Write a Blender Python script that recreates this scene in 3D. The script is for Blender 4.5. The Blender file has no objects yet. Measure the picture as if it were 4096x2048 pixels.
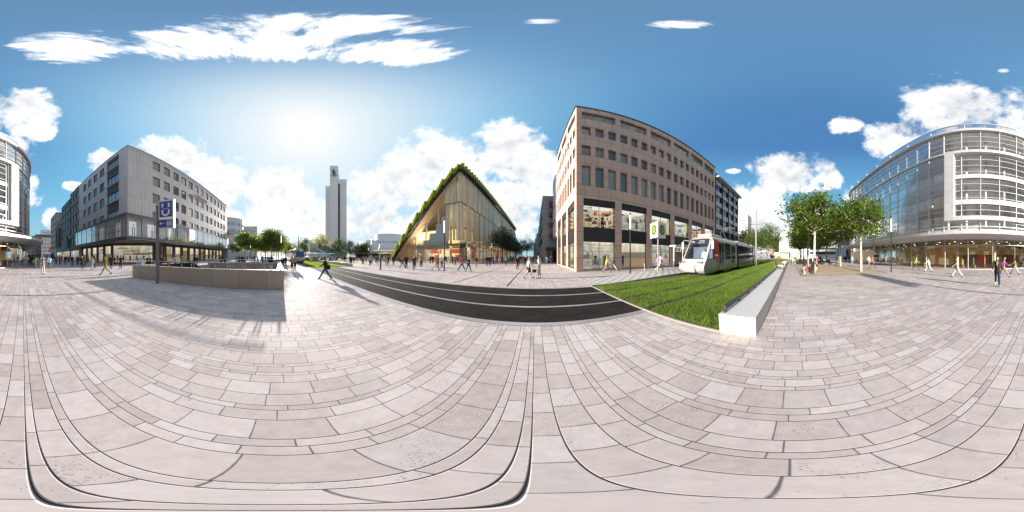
import bpy, math, random
from math import sin, cos, tan, pi, atan2, hypot
from mathutils import Vector
import numpy as np
R = math.radians
sc = bpy.context.scene
COL = sc.collection
random.seed(7)
EYE = 1.7
WL = {}          # world location of the base of every parent
KIDS = {}

def th(px): return R((px - 2048) / 4096 * 360 - 8)
def el(py): return R((1024 - py) * 180 / 2048)
def gp(px, py, z=0.0):
    D = (EYE - z) / tan(-el(py)); t = th(px); return (D * sin(t), D * cos(t))
def pd(px, D): t = th(px); return (D * sin(t), D * cos(t))
def zat(py, D): return EYE + D * tan(el(py))

class MB:
    def __init__(s): s.v = []; s.f = []; s.m = []
    def add(s, vs, fs, m=0):
        o = len(s.v); s.v += [tuple(p) for p in vs]
        s.f += [tuple(i + o for i in f) for f in fs]; s.m += [m] * len(fs); return s
    def quad(s, a, b, c, d, m=0): return s.add([a, b, c, d], [(0, 1, 2, 3)], m)
    def poly(s, pts, m=0): return s.add(pts, [tuple(range(len(pts)))], m)
    def box(s, x0, x1, y0, y1, z0, z1, m=0):
        v = [(x, y, z) for z in (z0, z1) for y in (y0, y1) for x in (x0, x1)]
        return s.add(v, [(0, 2, 3, 1), (4, 5, 7, 6), (0, 1, 5, 4), (1, 3, 7, 5), (3, 2, 6, 7), (2, 0, 4, 6)], m)
    def bbox(s, x0, x1, y0, y1, z0, z1, b=.02, m=0):   # box with chamfered vertical and top edges
        p = [(x0 + b, y0), (x1 - b, y0), (x1, y0 + b), (x1, y1 - b), (x1 - b, y1), (x0 + b, y1), (x0, y1 - b), (x0, y0 + b)]
        q = [(min(max(x, x0 + b), x1 - b), min(max(y, y0 + b), y1 - b)) for x, y in p]
        v = [(x, y, z0) for x, y in p] + [(x, y, z1 - b) for x, y in p] + [(x, y, z1) for x, y in q]
        f = [(i, (i + 1) % 8, 8 + (i + 1) % 8, 8 + i) for i in range(8)] + [(8 + i, 8 + (i + 1) % 8, 16 + (i + 1) % 8, 16 + i) for i in range(8)]
        return s.add(v, f + [tuple(range(16, 24)), tuple(range(7, -1, -1))], m)
    def obox(s, c, ang, L, W, z0, z1, m=0):            # oriented box: centre (x,y), L along ang
        ux, uy = cos(ang), sin(ang); v = []
        for z in (z0, z1):
            for b in (-.5, .5):
                for a in (-.5, .5): v.append((c[0] + a * L * ux - b * W * uy, c[1] + a * L * uy + b * W * ux, z))
        return s.add(v, [(0, 2, 3, 1), (4, 5, 7, 6), (0, 1, 5, 4), (1, 3, 7, 5), (3, 2, 6, 7), (2, 0, 4, 6)], m)
    def prism(s, pts, z0, z1, m=0):
        n = len(pts)
        return s.add([(x, y, z0) for x, y in pts] + [(x, y, z1) for x, y in pts],
                     [(i, (i + 1) % n, n + (i + 1) % n, n + i) for i in range(n)] + [tuple(range(n - 1, -1, -1)), tuple(range(n, 2 * n))], m)
    def xprism(s, xz, y0, y1, m=0):                     # polygon in xz extruded along y
        n = len(xz)
        return s.add([(x, y0, z) for x, z in xz] + [(x, y1, z) for x, z in xz],
                     [(i, (i + 1) % n, n + (i + 1) % n, n + i) for i in range(n)] + [tuple(range(n - 1, -1, -1)), tuple(range(n, 2 * n))], m)
    def path(s, pts, rad, n=8, m=0, cap=True):
        pts = [Vector(p) for p in pts]; k = len(pts)
        if not hasattr(rad, '__len__'): rad = [rad] * k
        vs = []; up = Vector((0, 0, 1)); px = None
        for i, p in enumerate(pts):
            d = (pts[min(i + 1, k - 1)] - pts[max(i - 1, 0)]).normalized()
            if px is None: px = d.cross(up) if abs(d.z) < .95 else d.cross(Vector((1, 0, 0)))
            px = (px - d * px.dot(d)).normalized(); py = d.cross(px)
            for j in range(n):
                a = 2 * pi * j / n; vs.append(p + (px * cos(a) + py * sin(a)) * rad[i])
        fs = [(i * n + j, i * n + (j + 1) % n, (i + 1) * n + (j + 1) % n, (i + 1) * n + j) for i in range(k - 1) for j in range(n)]
        if cap: fs += [tuple(range(n - 1, -1, -1)), tuple((k - 1) * n + j for j in range(n))]
        return s.add(vs, fs, m)
    def tube(s, a, b, r0, r1=None, n=8, m=0): return s.path([a, b], [r0, r0 if r1 is None else r1], n, m)
    def ball(s, c, r, nu=10, nv=7, m=0):
        if not hasattr(r, '__len__'): r = (r, r, r)
        vs = [(c[0], c[1], c[2] - r[2])]
        for i in range(1, nv):
            a = -pi / 2 + pi * i / nv
            for j in range(nu):
                b = 2 * pi * j / nu; vs.append((c[0] + r[0] * cos(a) * cos(b), c[1] + r[1] * cos(a) * sin(b), c[2] + r[2] * sin(a)))
        vs.append((c[0], c[1], c[2] + r[2])); e = len(vs) - 1
        fs = [(0, 1 + (j + 1) % nu, 1 + j) for j in range(nu)]
        for i in range(nv - 2):
            for j in range(nu): a = 1 + i * nu; fs.append((a + j, a + (j + 1) % nu, a + nu + (j + 1) % nu, a + nu + j))
        a = 1 + (nv - 2) * nu; fs += [(a + j, a + (j + 1) % nu, e) for j in range(nu)]
        return s.add(vs, fs, m)
    def etube(s, a, b, ra, rb, n=18, m=0):               # elliptical barrel between two heights, flat ends
        vs = [(c[0] + r[0] * cos(2 * pi * j / n), c[1] + r[1] * sin(2 * pi * j / n), c[2]) for c, r in ((a, ra), (b, rb)) for j in range(n)]
        return s.add(vs, [(j, (j + 1) % n, n + (j + 1) % n, n + j) for j in range(n)] + [tuple(range(n - 1, -1, -1)), tuple(range(n, 2 * n))], m)
    def disc(s, c, r, U, h=.01, n=28, m=0):             # upright disc, in the plane of U and z, thickness h along the outward normal
        ux, uy = U; nx, ny = uy, -ux
        a = [(c[0] + r * cos(2 * pi * j / n) * ux, c[1] + r * cos(2 * pi * j / n) * uy, c[2] + r * sin(2 * pi * j / n)) for j in range(n)]
        b = [(x + nx * h, y + ny * h, z) for x, y, z in a]
        return s.add(a + b, [(i, (i + 1) % n, n + (i + 1) % n, n + i) for i in range(n)] + [tuple(range(n, 2 * n)), tuple(range(n - 1, -1, -1))], m)
    def wall(s, O, U, W, Hh, ops, depth, m=0, mr=None):  # facade sheet with openings and reveals
        mr = m if mr is None else mr
        ux, uy = U; nx, ny = uy, -ux
        def P(u, v, d=0): return (O[0] + ux * u - nx * d, O[1] + uy * u - ny * d, O[2] + v)
        us = sorted(set([0, W] + [round(o[i], 4) for o in ops for i in (0, 1)]))
        vs = sorted(set([0, Hh] + [round(o[i], 4) for o in ops for i in (2, 3)]))
        for j in range(len(vs) - 1):
            b = (vs[j] + vs[j + 1]) / 2; run = None
            for i in range(len(us)):
                solid = i < len(us) - 1 and not any(o[0] < (us[i] + us[i + 1]) / 2 < o[1] and o[2] < b < o[3] for o in ops)
                if solid and run is None: run = us[i]
                if not solid and run is not None:
                    s.quad(P(run, vs[j]), P(us[i], vs[j]), P(us[i], vs[j + 1]), P(run, vs[j + 1]), m); run = None
        for u0, u1, v0, v1 in ops:
            for (a, b, c, e) in ((u0, v0, u0, v1), (u1, v1, u1, v0), (u1, v0, u0, v0), (u0, v1, u1, v1)):
                s.quad(P(a, b), P(a, b, depth), P(c, e, depth), P(c, e), mr)
        return s
    def build(s, name, mats, parent=None, smooth=False, local=False, loc=None):
        off = (0, 0, 0)
        if parent is not None and not local: off = WL[parent]
        if loc is not None: off = loc
        me = bpy.data.meshes.new(name)
        me.from_pydata([(x - off[0], y - off[1], z - off[2]) for x, y, z in s.v], [], s.f)
        mats = mats if isinstance(mats, (list, tuple)) else [mats]
        for mt in mats: me.materials.append(mt)
        if len(mats) > 1: me.polygons.foreach_set('material_index', s.m)
        if smooth: me.polygons.foreach_set('use_smooth', [True] * len(me.polygons))
        me.update()
        o = bpy.data.objects.new(name, me); COL.objects.link(o)
        if loc is not None: o.location = loc
        reg(o, parent)
        WL[o] = WL[parent] if parent is not None else off
        return o

def reg(o, parent):
    KIDS[o] = []
    if parent is not None: o.parent = parent; KIDS[parent].append(o)

def tag(o, label=None, cat=None, group=None, kind=None):
    if label: o['label'] = label
    if cat: o['category'] = cat
    if group: o['group'] = group
    if kind: o['kind'] = kind
    return o

def thing(name, label, cat, loc=(0, 0, 0), group=None):
    o = bpy.data.objects.new(name, None); COL.objects.link(o); o.location = loc; o.empty_display_size = .3
    reg(o, None); WL[o] = tuple(loc); return tag(o, label, cat, group)

def dup(o, loc=None, rz=None, label=None, scale=None, parent=None, group=None):
    c = o.copy(); COL.objects.link(c); KIDS[c] = []
    if parent is not None: c.parent = parent; KIDS[parent].append(c)
    for ch in list(KIDS[o]): dup(ch, parent=c)
    if loc is not None: c.location = loc; WL[c] = tuple(loc)
    if rz is not None: c.rotation_euler = (0, 0, rz)
    if scale is not None: c.scale = scale if hasattr(scale, '__len__') else (scale,) * 3
    if label: c['label'] = label
    if group: c['group'] = group
    return c

def struct(o): o['kind'] = 'structure'; return o

def put(mesh, name, parent, loc, rz=0, mats=None):       # one more object on a shared mesh
    o = bpy.data.objects.new(name, mesh); COL.objects.link(o); o.location = loc; o.rotation_euler = (0, 0, rz); reg(o, parent)
    if mats:
        for i, mt in enumerate(mats): o.material_slots[i].link = 'OBJECT'; o.material_slots[i].material = mt
    return o

def text(name, s, size, O, U, mt, parent, ext=.01, align='CENTER', roll=0, xs=1.0):
    cu = bpy.data.curves.new(name, 'FONT'); cu.body = s; cu.size = size; cu.extrude = ext; cu.align_x = align; cu.align_y = 'CENTER'; cu.resolution_u = 2
    t = bpy.data.objects.new('tmp', cu); COL.objects.link(t); bpy.context.view_layer.update()
    me = bpy.data.meshes.new_from_object(t.evaluated_get(bpy.context.evaluated_depsgraph_get())); me.name = name
    bpy.data.objects.remove(t); bpy.data.curves.remove(cu); me.materials.clear(); me.materials.append(mt)
    o = bpy.data.objects.new(name, me); COL.objects.link(o)
    b = WL[parent]; o.location = (O[0] - b[0], O[1] - b[1], O[2] - b[2]); o.rotation_euler = (pi / 2, roll, atan2(U[1], U[0])); o.scale = (xs, 1, 1)
    reg(o, parent); return o

def npmesh(name, V, F, mats, mi=None, smooth=False):     # numpy mesh, V (n,3), F (m,k)
    me = bpy.data.meshes.new(name); k = F.shape[1]
    me.vertices.add(len(V)); me.vertices.foreach_set('co', V.astype(np.float32).ravel())
    me.loops.add(F.size); me.loops.foreach_set('vertex_index', F.astype(np.int32).ravel())
    me.polygons.add(len(F)); me.polygons.foreach_set('loop_start', np.arange(0, F.size, k, dtype=np.int32))
    if mi is not None: me.polygons.foreach_set('material_index', mi.astype(np.int32))
    if smooth: me.polygons.foreach_set('use_smooth', np.ones(len(F), dtype=bool))
    for mt in mats: me.materials.append(mt)
    me.update(calc_edges=True); me.validate(); return me

# ---------------------------------------------------------------- node helper
class T:
    def __init__(s, tree): s.t = tree; tree.nodes.clear()
    def n(s, typ, ins=None, **pr):
        nd = s.t.nodes.new(typ)
        for k, v in pr.items(): setattr(nd, k, v)
        for k, v in (ins or {}).items():
            so = nd.inputs[k]
            if isinstance(v, bpy.types.NodeSocket): s.t.links.new(v, so)
            else: so.default_value = v
        return nd
    def m(s, op, a, b=None, c=None, clamp=False):
        i = {0: a}
        if b is not None: i[1] = b
        if c is not None: i[2] = c
        return s.n('ShaderNodeMath', i, operation=op, use_clamp=clamp).outputs[0]
    def v(s, op, a, b=None):
        i = {0: a}
        if b is not None: i[1] = b
        nd = s.n('ShaderNodeVectorMath', i, operation=op)
        return nd.outputs['Value'] if op in ('DOT_PRODUCT', 'LENGTH', 'DISTANCE') else nd.outputs[0]
    def mix(s, f, a, b, bt='MIX'):
        return s.n('ShaderNodeMix', {0: f, 6: a, 7: b}, data_type='RGBA', blend_type=bt).outputs[2]
    def ss(s, x, a, b): return s.n('ShaderNodeMapRange', {0: x, 1: a, 2: b, 3: 0., 4: 1.}, interpolation_type='SMOOTHSTEP').outputs[0]
    def ramp(s, f, stops, interp='LINEAR'):
        r = s.n('ShaderNodeValToRGB', {0: f}); cr = r.color_ramp; cr.interpolation = interp
        while len(cr.elements) < len(stops): cr.elements.new(.5)
        for e, (p, c) in zip(cr.elements, stops): e.position = p; e.color = c if len(c) == 4 else (*c, 1)
        return r.outputs[0]
    def noise(s, vec, scale, detail=3, rough=.55, out=0, dist=0.):
        return s.n('ShaderNodeTexNoise', {'Vector': vec, 'Scale': scale, 'Detail': detail, 'Roughness': rough, 'Distortion': dist}).outputs[out]
    def out(s, sh): s.n('ShaderNodeOutputMaterial', {0: sh})

def newmat(name):
    m = bpy.data.materials.new(name); m.use_nodes = True; return m, T(m.node_tree)
def c4(c): return (c[0], c[1], c[2], 1)

def pm(name, col, rough=.6, metal=0., var=.12, scale=2.5, bump=0., bscale=40, spec=.5, coat=0.):
    """Plain painted / stone / cloth surface: principled with mottled colour, mottled roughness and an optional fine bump."""
    m, t = newmat(name)
    co = t.n('ShaderNodeTexCoord').outputs['Object']
    nz = t.noise(co, scale, 5, .6)
    f = t.m('MULTIPLY_ADD', nz, 2 * var, 1 - var)
    c = t.v('SCALE', c4(col)[:3]); c.node.inputs[0].default_value = col; t.t.links.new(f, c.node.inputs['Scale'])
    ins = {'Base Color': c, 'Roughness': t.m('MULTIPLY_ADD', nz, .2, rough - .1, True), 'Metallic': metal, 'Specular IOR Level': spec, 'Coat Weight': coat}
    if bump:
        ins['Normal'] = t.n('ShaderNodeBump', {'Height': t.noise(co, bscale, 4), 'Strength': bump, 'Distance': .02}).outputs[0]
    t.out(t.n('ShaderNodeBsdfPrincipled', ins).outputs[0]); return m

def panelmat(name, col, pu, pz, joint=.02, jcol=(.05, .05, .05), var=.08, speck=.0, rough=.65, half=False, zo=0.):
    """Cladding: rectangular panels with joints and a tint per panel (u runs along axis-aligned walls)."""
    m, t = newmat(name)
    geo = t.n('ShaderNodeNewGeometry').outputs['Position']
    s = t.n('ShaderNodeSeparateXYZ', {0: geo})
    v = t.m('DIVIDE', t.m('SUBTRACT', s.outputs[2], zo), pz); iv = t.m('FLOOR', v)
    u = t.m('DIVIDE', t.m('ADD', s.outputs[0], s.outputs[1]), pu)
    if half: u = t.m('ADD', u, t.m('MULTIPLY', t.m('FRACT', t.m('MULTIPLY', iv, .5)), 1.))
    iu = t.m('FLOOR', u)
    def dist(x, p): f = t.m('FRACT', x); return t.m('MULTIPLY', t.m('MINIMUM', f, t.m('SUBTRACT', 1., f)), p)
    d = t.m('MINIMUM', dist(u, pu), dist(v, pz))
    jm = t.ss(d, joint * .4, joint)
    rnd = t.n('ShaderNodeTexWhiteNoise', {'Vector': t.n('ShaderNodeCombineXYZ', {0: iu, 1: iv, 2: 3.}).outputs[0]}, noise_dimensions='3D').outputs[0]
    nz = t.noise(geo, 1.3, 5, .65); fine = t.noise(geo, 26., 3, .7)
    f = t.m('ADD', t.m('MULTIPLY_ADD', rnd, 2 * var, 1 - var), t.m('MULTIPLY_ADD', nz, .3, -.15))
    f = t.m('ADD', f, t.m('MULTIPLY_ADD', fine, 2 * speck, -speck))
    c = t.v('SCALE', (0, 0, 0)); c.node.inputs[0].default_value = col; t.t.links.new(f, c.node.inputs['Scale'])
    c = t.mix(jm, c4(jcol), c)
    bp = t.n('ShaderNodeBump', {'Height': t.m('ADD', jm, t.m('MULTIPLY', fine, .15)), 'Strength': .5, 'Distance': .02}).outputs[0]
    t.out(t.n('ShaderNodeBsdfPrincipled', {'Base Color': c, 'Roughness': rough, 'Normal': bp}).outputs[0]); return m

def winmat(name, col, refl=.3, var=.5, scale=.35, tint=(.9, .93, .96)):
    """Window seen from outside by day: dim room behind, clear reflection on the pane."""
    m, t = newmat(name)
    geo = t.n('ShaderNodeNewGeometry').outputs['Position']
    f = t.m('MULTIPLY_ADD', t.noise(geo, scale, 2), 2 * var, 1 - var)
    c = t.v('SCALE', (0, 0, 0)); c.node.inputs[0].default_value = col; t.t.links.new(f, c.node.inputs['Scale'])
    d = t.n('ShaderNodeBsdfDiffuse', {0: c}).outputs[0]
    bp = t.n('ShaderNodeBump', {'Height': t.noise(geo, .8, 1), 'Strength': .08, 'Distance': .1}).outputs[0]
    g = t.n('ShaderNodeBsdfGlossy', {0: c4(tint), 'Roughness': .02, 'Normal': bp}).outputs[0]
    fr = t.n('ShaderNodeLayerWeight', {'Blend': .25}).outputs['Fresnel']
    t.out(t.n('ShaderNodeMixShader', {0: t.m('MULTIPLY_ADD', fr, .7, refl, True), 1: d, 2: g}).outputs[0]); return m

def glassmat(name, tint=(.93, .95, .95), refl=.08, gain=.8):
    m, t = newmat(name)
    a = t.n('ShaderNodeBsdfTransparent', {0: c4(tint)}).outputs[0]
    g = t.n('ShaderNodeBsdfGlossy', {0: (1, 1, 1, 1), 'Roughness': .01}).outputs[0]
    fr = t.n('ShaderNodeLayerWeight', {'Blend': .2}).outputs['Fresnel']
    t.out(t.n('ShaderNodeMixShader', {0: t.m('MULTIPLY_ADD', fr, gain, refl, True), 1: a, 2: g}).outputs[0]); return m

def litmat(name, col, e):
    m, t = newmat(name); t.out(t.n('ShaderNodeEmission', {0: c4(col), 1: e}).outputs[0]); return m

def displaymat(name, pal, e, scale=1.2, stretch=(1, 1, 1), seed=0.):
    """Shop interior: blocky patches of merchandise that glow themselves in place of lamps."""
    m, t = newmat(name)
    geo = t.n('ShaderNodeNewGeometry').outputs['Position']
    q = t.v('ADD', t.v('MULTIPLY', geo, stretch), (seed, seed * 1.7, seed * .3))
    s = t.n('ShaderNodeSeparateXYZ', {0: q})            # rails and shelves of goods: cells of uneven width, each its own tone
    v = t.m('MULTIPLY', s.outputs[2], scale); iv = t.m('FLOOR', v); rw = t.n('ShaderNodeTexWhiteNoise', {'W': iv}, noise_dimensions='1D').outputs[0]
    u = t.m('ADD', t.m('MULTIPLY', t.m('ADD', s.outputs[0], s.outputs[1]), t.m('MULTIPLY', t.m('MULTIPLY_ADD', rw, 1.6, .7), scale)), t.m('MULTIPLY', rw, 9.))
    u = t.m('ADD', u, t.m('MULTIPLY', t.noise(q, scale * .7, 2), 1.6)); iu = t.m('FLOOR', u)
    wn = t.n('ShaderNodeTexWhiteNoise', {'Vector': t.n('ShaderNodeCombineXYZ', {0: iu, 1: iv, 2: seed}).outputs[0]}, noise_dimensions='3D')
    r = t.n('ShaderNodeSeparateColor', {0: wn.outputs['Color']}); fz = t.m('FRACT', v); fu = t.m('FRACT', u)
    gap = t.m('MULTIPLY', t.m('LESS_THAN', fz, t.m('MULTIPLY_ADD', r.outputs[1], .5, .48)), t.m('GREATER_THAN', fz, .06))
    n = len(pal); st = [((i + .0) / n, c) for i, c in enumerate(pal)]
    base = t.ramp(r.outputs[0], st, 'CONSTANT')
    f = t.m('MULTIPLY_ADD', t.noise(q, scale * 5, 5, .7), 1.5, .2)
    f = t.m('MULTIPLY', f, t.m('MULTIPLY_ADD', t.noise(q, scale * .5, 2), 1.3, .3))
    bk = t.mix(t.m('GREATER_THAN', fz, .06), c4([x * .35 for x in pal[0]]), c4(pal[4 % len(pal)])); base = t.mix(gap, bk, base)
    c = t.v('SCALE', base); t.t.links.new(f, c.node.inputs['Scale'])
    b = t.n('ShaderNodeBsdfPrincipled', {'Base Color': c, 'Roughness': .7, 'Emission Color': c, 'Emission Strength': e}).outputs[0]  # the goods emit their own colour, standing in for shop lighting
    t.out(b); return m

def leafmat(name, cols, trans=.35):
    m, t = newmat(name)
    g = t.n('ShaderNodeNewGeometry')
    c = t.ramp(g.outputs['Random Per Island'], [(i / max(1, len(cols) - 1), c) for i, c in enumerate(cols)])
    nz = t.noise(g.outputs['Position'], .7, 2)
    c2 = t.v('SCALE', c); t.t.links.new(t.m('MULTIPLY_ADD', nz, .9, .55), c2.node.inputs['Scale'])
    p = t.n('ShaderNodeBsdfPrincipled', {'Base Color': c2, 'Roughness': .5, 'Specular IOR Level': .3}).outputs[0]
    tr = t.n('ShaderNodeBsdfTranslucent', {0: t.mix(.5, c2, (.35, .45, .05, 1), 'ADD')}).outputs[0]
    t.out(t.n('ShaderNodeMixShader', {0: trans, 1: p, 2: tr}).outputs[0]); return m
# ================================================================ sky, sun, camera
SUN_T, SUN_E = R(-89.2), R(13.5)
w = bpy.data.worlds.new('World'); sc.world = w; w.use_nodes = True
t = T(w.node_tree)
dirv = t.n('ShaderNodeTexCoord').outputs['Generated']
s3 = t.n('ShaderNodeSeparateXYZ', {0: dirv})
az = t.m('ARCTAN2', s3.outputs[0], s3.outputs[1])
U_ = t.m('FRACT', t.m('ADD', t.m('MULTIPLY', t.m('ADD', az, R(8)), 1 / (2 * pi)), .5))
elv = t.m('ARCSINE', s3.outputs[2])
V_ = t.m('MULTIPLY_ADD', elv, -1 / pi, .5)
P_ = t.n('ShaderNodeCombineXYZ', {0: t.m('MULTIPLY', U_, 2.), 1: V_, 2: 0.}).outputs[0]
# cumulus and cirrus banks: direction of the middle and angular half sizes (in 1/1288 of a half turn), cumulus then wisps
CUM = [(50, 285, 105, 62), (15, 400, 78, 75), (52, 480, 62, 66), (95, 330, 50, 25), (430, 395, 112, 62), (525, 470, 105, 80), (262, 402, 46, 30),
       (185, 468, 28, 13), (128, 552, 26, 32), (705, 505, 112, 88), (830, 560, 150, 66), (610, 575, 90, 55), (950, 470, 92, 62),
       (1120, 415, 165, 110), (1272, 385, 115, 105), (1345, 450, 80, 100), (1205, 500, 210, 95), (940, 560, 66, 45), (1320, 560, 72, 55), (1060, 580, 120, 60),
       (2125, 315, 46, 24), (1990, 440, 122, 58), (1900, 505, 108, 66), (2088, 440, 36, 42), (1965, 575, 150, 45), (2150, 535, 46, 60),
       (1845, 430, 26, 9), (2425, 268, 190, 78), (2280, 352, 112, 56), (2570, 330, 105, 78), (2626, 285, 105, 62), (2525, 178, 20, 7), (1740, 590, 120, 40)]
CIR = [(190, 120, 165, 40), (600, 108, 300, 48), (800, 62, 330, 30), (975, 130, 185, 34), (460, 90, 120, 26), (1360, 54, 62, 8), (1700, 62, 84, 11), (720, 130, 120, 30)]
def field(lst):
    acc = None
    for cx, cy, rx, ry in lst:
        q = t.v('MULTIPLY', t.v('SUBTRACT', P_, (cx / 1288, cy / 1288, 0)), (1288 / rx, 1288 / ry, 0))
        d = t.v('DOT_PRODUCT', q, q)
        acc = d if acc is None else t.m('SMOOTH_MIN', acc, d, .35)
    return t.m('SUBTRACT', 1., acc)
nb = t.noise(dirv, 5.5, 9, .62); nf = t.noise(dirv, 17., 7, .62)
wob = t.m('ADD', t.m('MULTIPLY_ADD', nb, 3.0, -1.5), t.m('MULTIPLY_ADD', nf, 1.7, -.85))
cu = t.ss(t.m('ADD', field(CUM), wob), -.05, .75)
st = t.v('MULTIPLY', dirv, (3., 7.5, 1.5))
nc = t.noise(st, 3.2, 9, .66)
ci = t.ss(t.m('ADD', field(CIR), t.m('MULTIPLY_ADD', nc, 4.0, -2.0)), -.05, .8)
# clear sky
sky = t.n('ShaderNodeTexSky', sky_type='NISHITA', sun_disc=False, sun_elevation=SUN_E, sun_rotation=SUN_T, air_density=1.0, dust_density=.6, ozone_density=2.).outputs[0]
nish = t.v('SCALE', sky); nish.node.inputs['Scale'].default_value = .10
glow_dir = Vector((sin(th(1224)) * cos(el(525)), cos(th(1224)) * cos(el(525)), sin(el(525))))
ca = t.v('DOT_PRODUCT', dirv, tuple(glow_dir))
ang = t.m('MULTIPLY', t.m('ARCCOSINE', ca), 180 / pi)
far = t.ramp(t.m('DIVIDE', elv, pi / 2), [(0., (.24, .39, .45)), (.2, (.10, .30, .46)), (.42, (.046, .137, .30)), (.6, (.040, .120, .265)), (.8, (.047, .128, .262)), (1., (.066, .150, .272))])
near = t.ramp(t.m('DIVIDE', elv, pi / 2), [(0., (.40, .46, .49)), (.3, (.125, .37, .55)), (.55, (.10, .31, .48)), (.75, (.078, .215, .375)), (1., (.066, .150, .272))])
blue = t.mix(t.ss(ang, 98., 26.), far, near)
blue = t.mix(.05, blue, nish)
g1 = t.m('MULTIPLY', t.m('POWER', 2.718, t.m('MULTIPLY', t.m('POWER', t.m('DIVIDE', ang, 25.), 1.3), -1.)), t.m('MULTIPLY_ADD', t.ss(elv, 1.45, .9), .63, .25), clamp=True)
g2 = t.m('POWER', 2.718, t.m('MULTIPLY', t.m('POWER', t.m('DIVIDE', ang, 33.), 2.), -1.))
blue = t.mix(t.m('MULTIPLY', t.m('MULTIPLY', g2, .72), t.ss(elv, 1.35, .75), clamp=True), blue, (.46, .52, .55, 1))
g0 = t.m('POWER', 2.718, t.m('MULTIPLY', t.m('POWER', t.m('DIVIDE', ang, 7.), 2.), -1.))
blue = t.mix(t.m('MULTIPLY', g1, 1.0, clamp=True), blue, (.57, .57, .562, 1))
# cloud body: bright crowns, greyer bases and folds
nb5 = t.noise(dirv, 5.5, 5, .5); nd_ = t.noise(t.v('ADD', dirv, (0, 0, .04)), 5.5, 5, .5)
lit = t.m('MULTIPLY_ADD', t.m('SUBTRACT', nb5, nd_), 3.6, .5, True)
core = t.ss(t.m('ADD', field(CUM), wob), .15, 1.5)
soft = t.noise(dirv, 2.6, 4, .5)
shade = t.m('SUBTRACT', t.m('ADD', t.m('MULTIPLY', lit, .75), t.m('MULTIPLY', soft, .65)), t.m('MULTIPLY', core, .34), clamp=True)
body = t.mix(shade, (.36, .37, .385, 1), (.78, .775, .77, 1))
body = t.mix(t.m('MULTIPLY', g2, .30), body, (.66, .66, .655, 1))
col = t.mix(t.m('MULTIPLY', ci, .93), blue, (.72, .72, .73, 1))
col = t.mix(t.m('MULTIPLY', cu, .96), col, body)
# below the horizon (never seen above the ground sheet) the sky colour just carries on
col = t.mix(t.m('MULTIPLY', g0, .6), col, (.62, .62, .61, 1))
bg = t.n('ShaderNodeBackground', {0: col, 1: .70})
t.n('ShaderNodeOutputWorld', {0: bg.outputs[0]})

sd = bpy.data.lights.new('sun', 'SUN'); sd.energy = 5.0; sd.angle = R(1.0); sd.color = (1., .93, .83)
so = bpy.data.objects.new('sun', sd); COL.objects.link(so)
so.rotation_euler = Vector((-sin(SUN_T) * cos(SUN_E), -cos(SUN_T) * cos(SUN_E), -sin(SUN_E))).to_track_quat('-Z', 'Y').to_euler()

cd = bpy.data.cameras.new('camera'); co_ = bpy.data.objects.new('camera', cd); COL.objects.link(co_)
co_.location = (0, 0, EYE); co_.rotation_euler = (pi / 2, 0, R(8)); cd.type = 'PANO'; cd.clip_start = .05; cd.clip_end = 3000
try: cd.panorama_type = 'EQUIRECTANGULAR'
except Exception: cd.cycles.panorama_type = 'EQUIRECTANGULAR'
sc.camera = co_
vs = sc.view_settings; vs.view_transform = 'Standard'; vs.look = 'None'; vs.exposure = 1.35; vs.gamma = 1; vs.use_curve_mapping = False
cy = sc.cycles; cy.use_denoising = True; cy.max_bounces = 7; cy.transparent_max_bounces = 14; cy.sample_clamp_indirect = 6; cy.diffuse_bounces = 3; cy.glossy_bounces = 3
cy.caustics_reflective = False; cy.caustics_refractive = False

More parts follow.
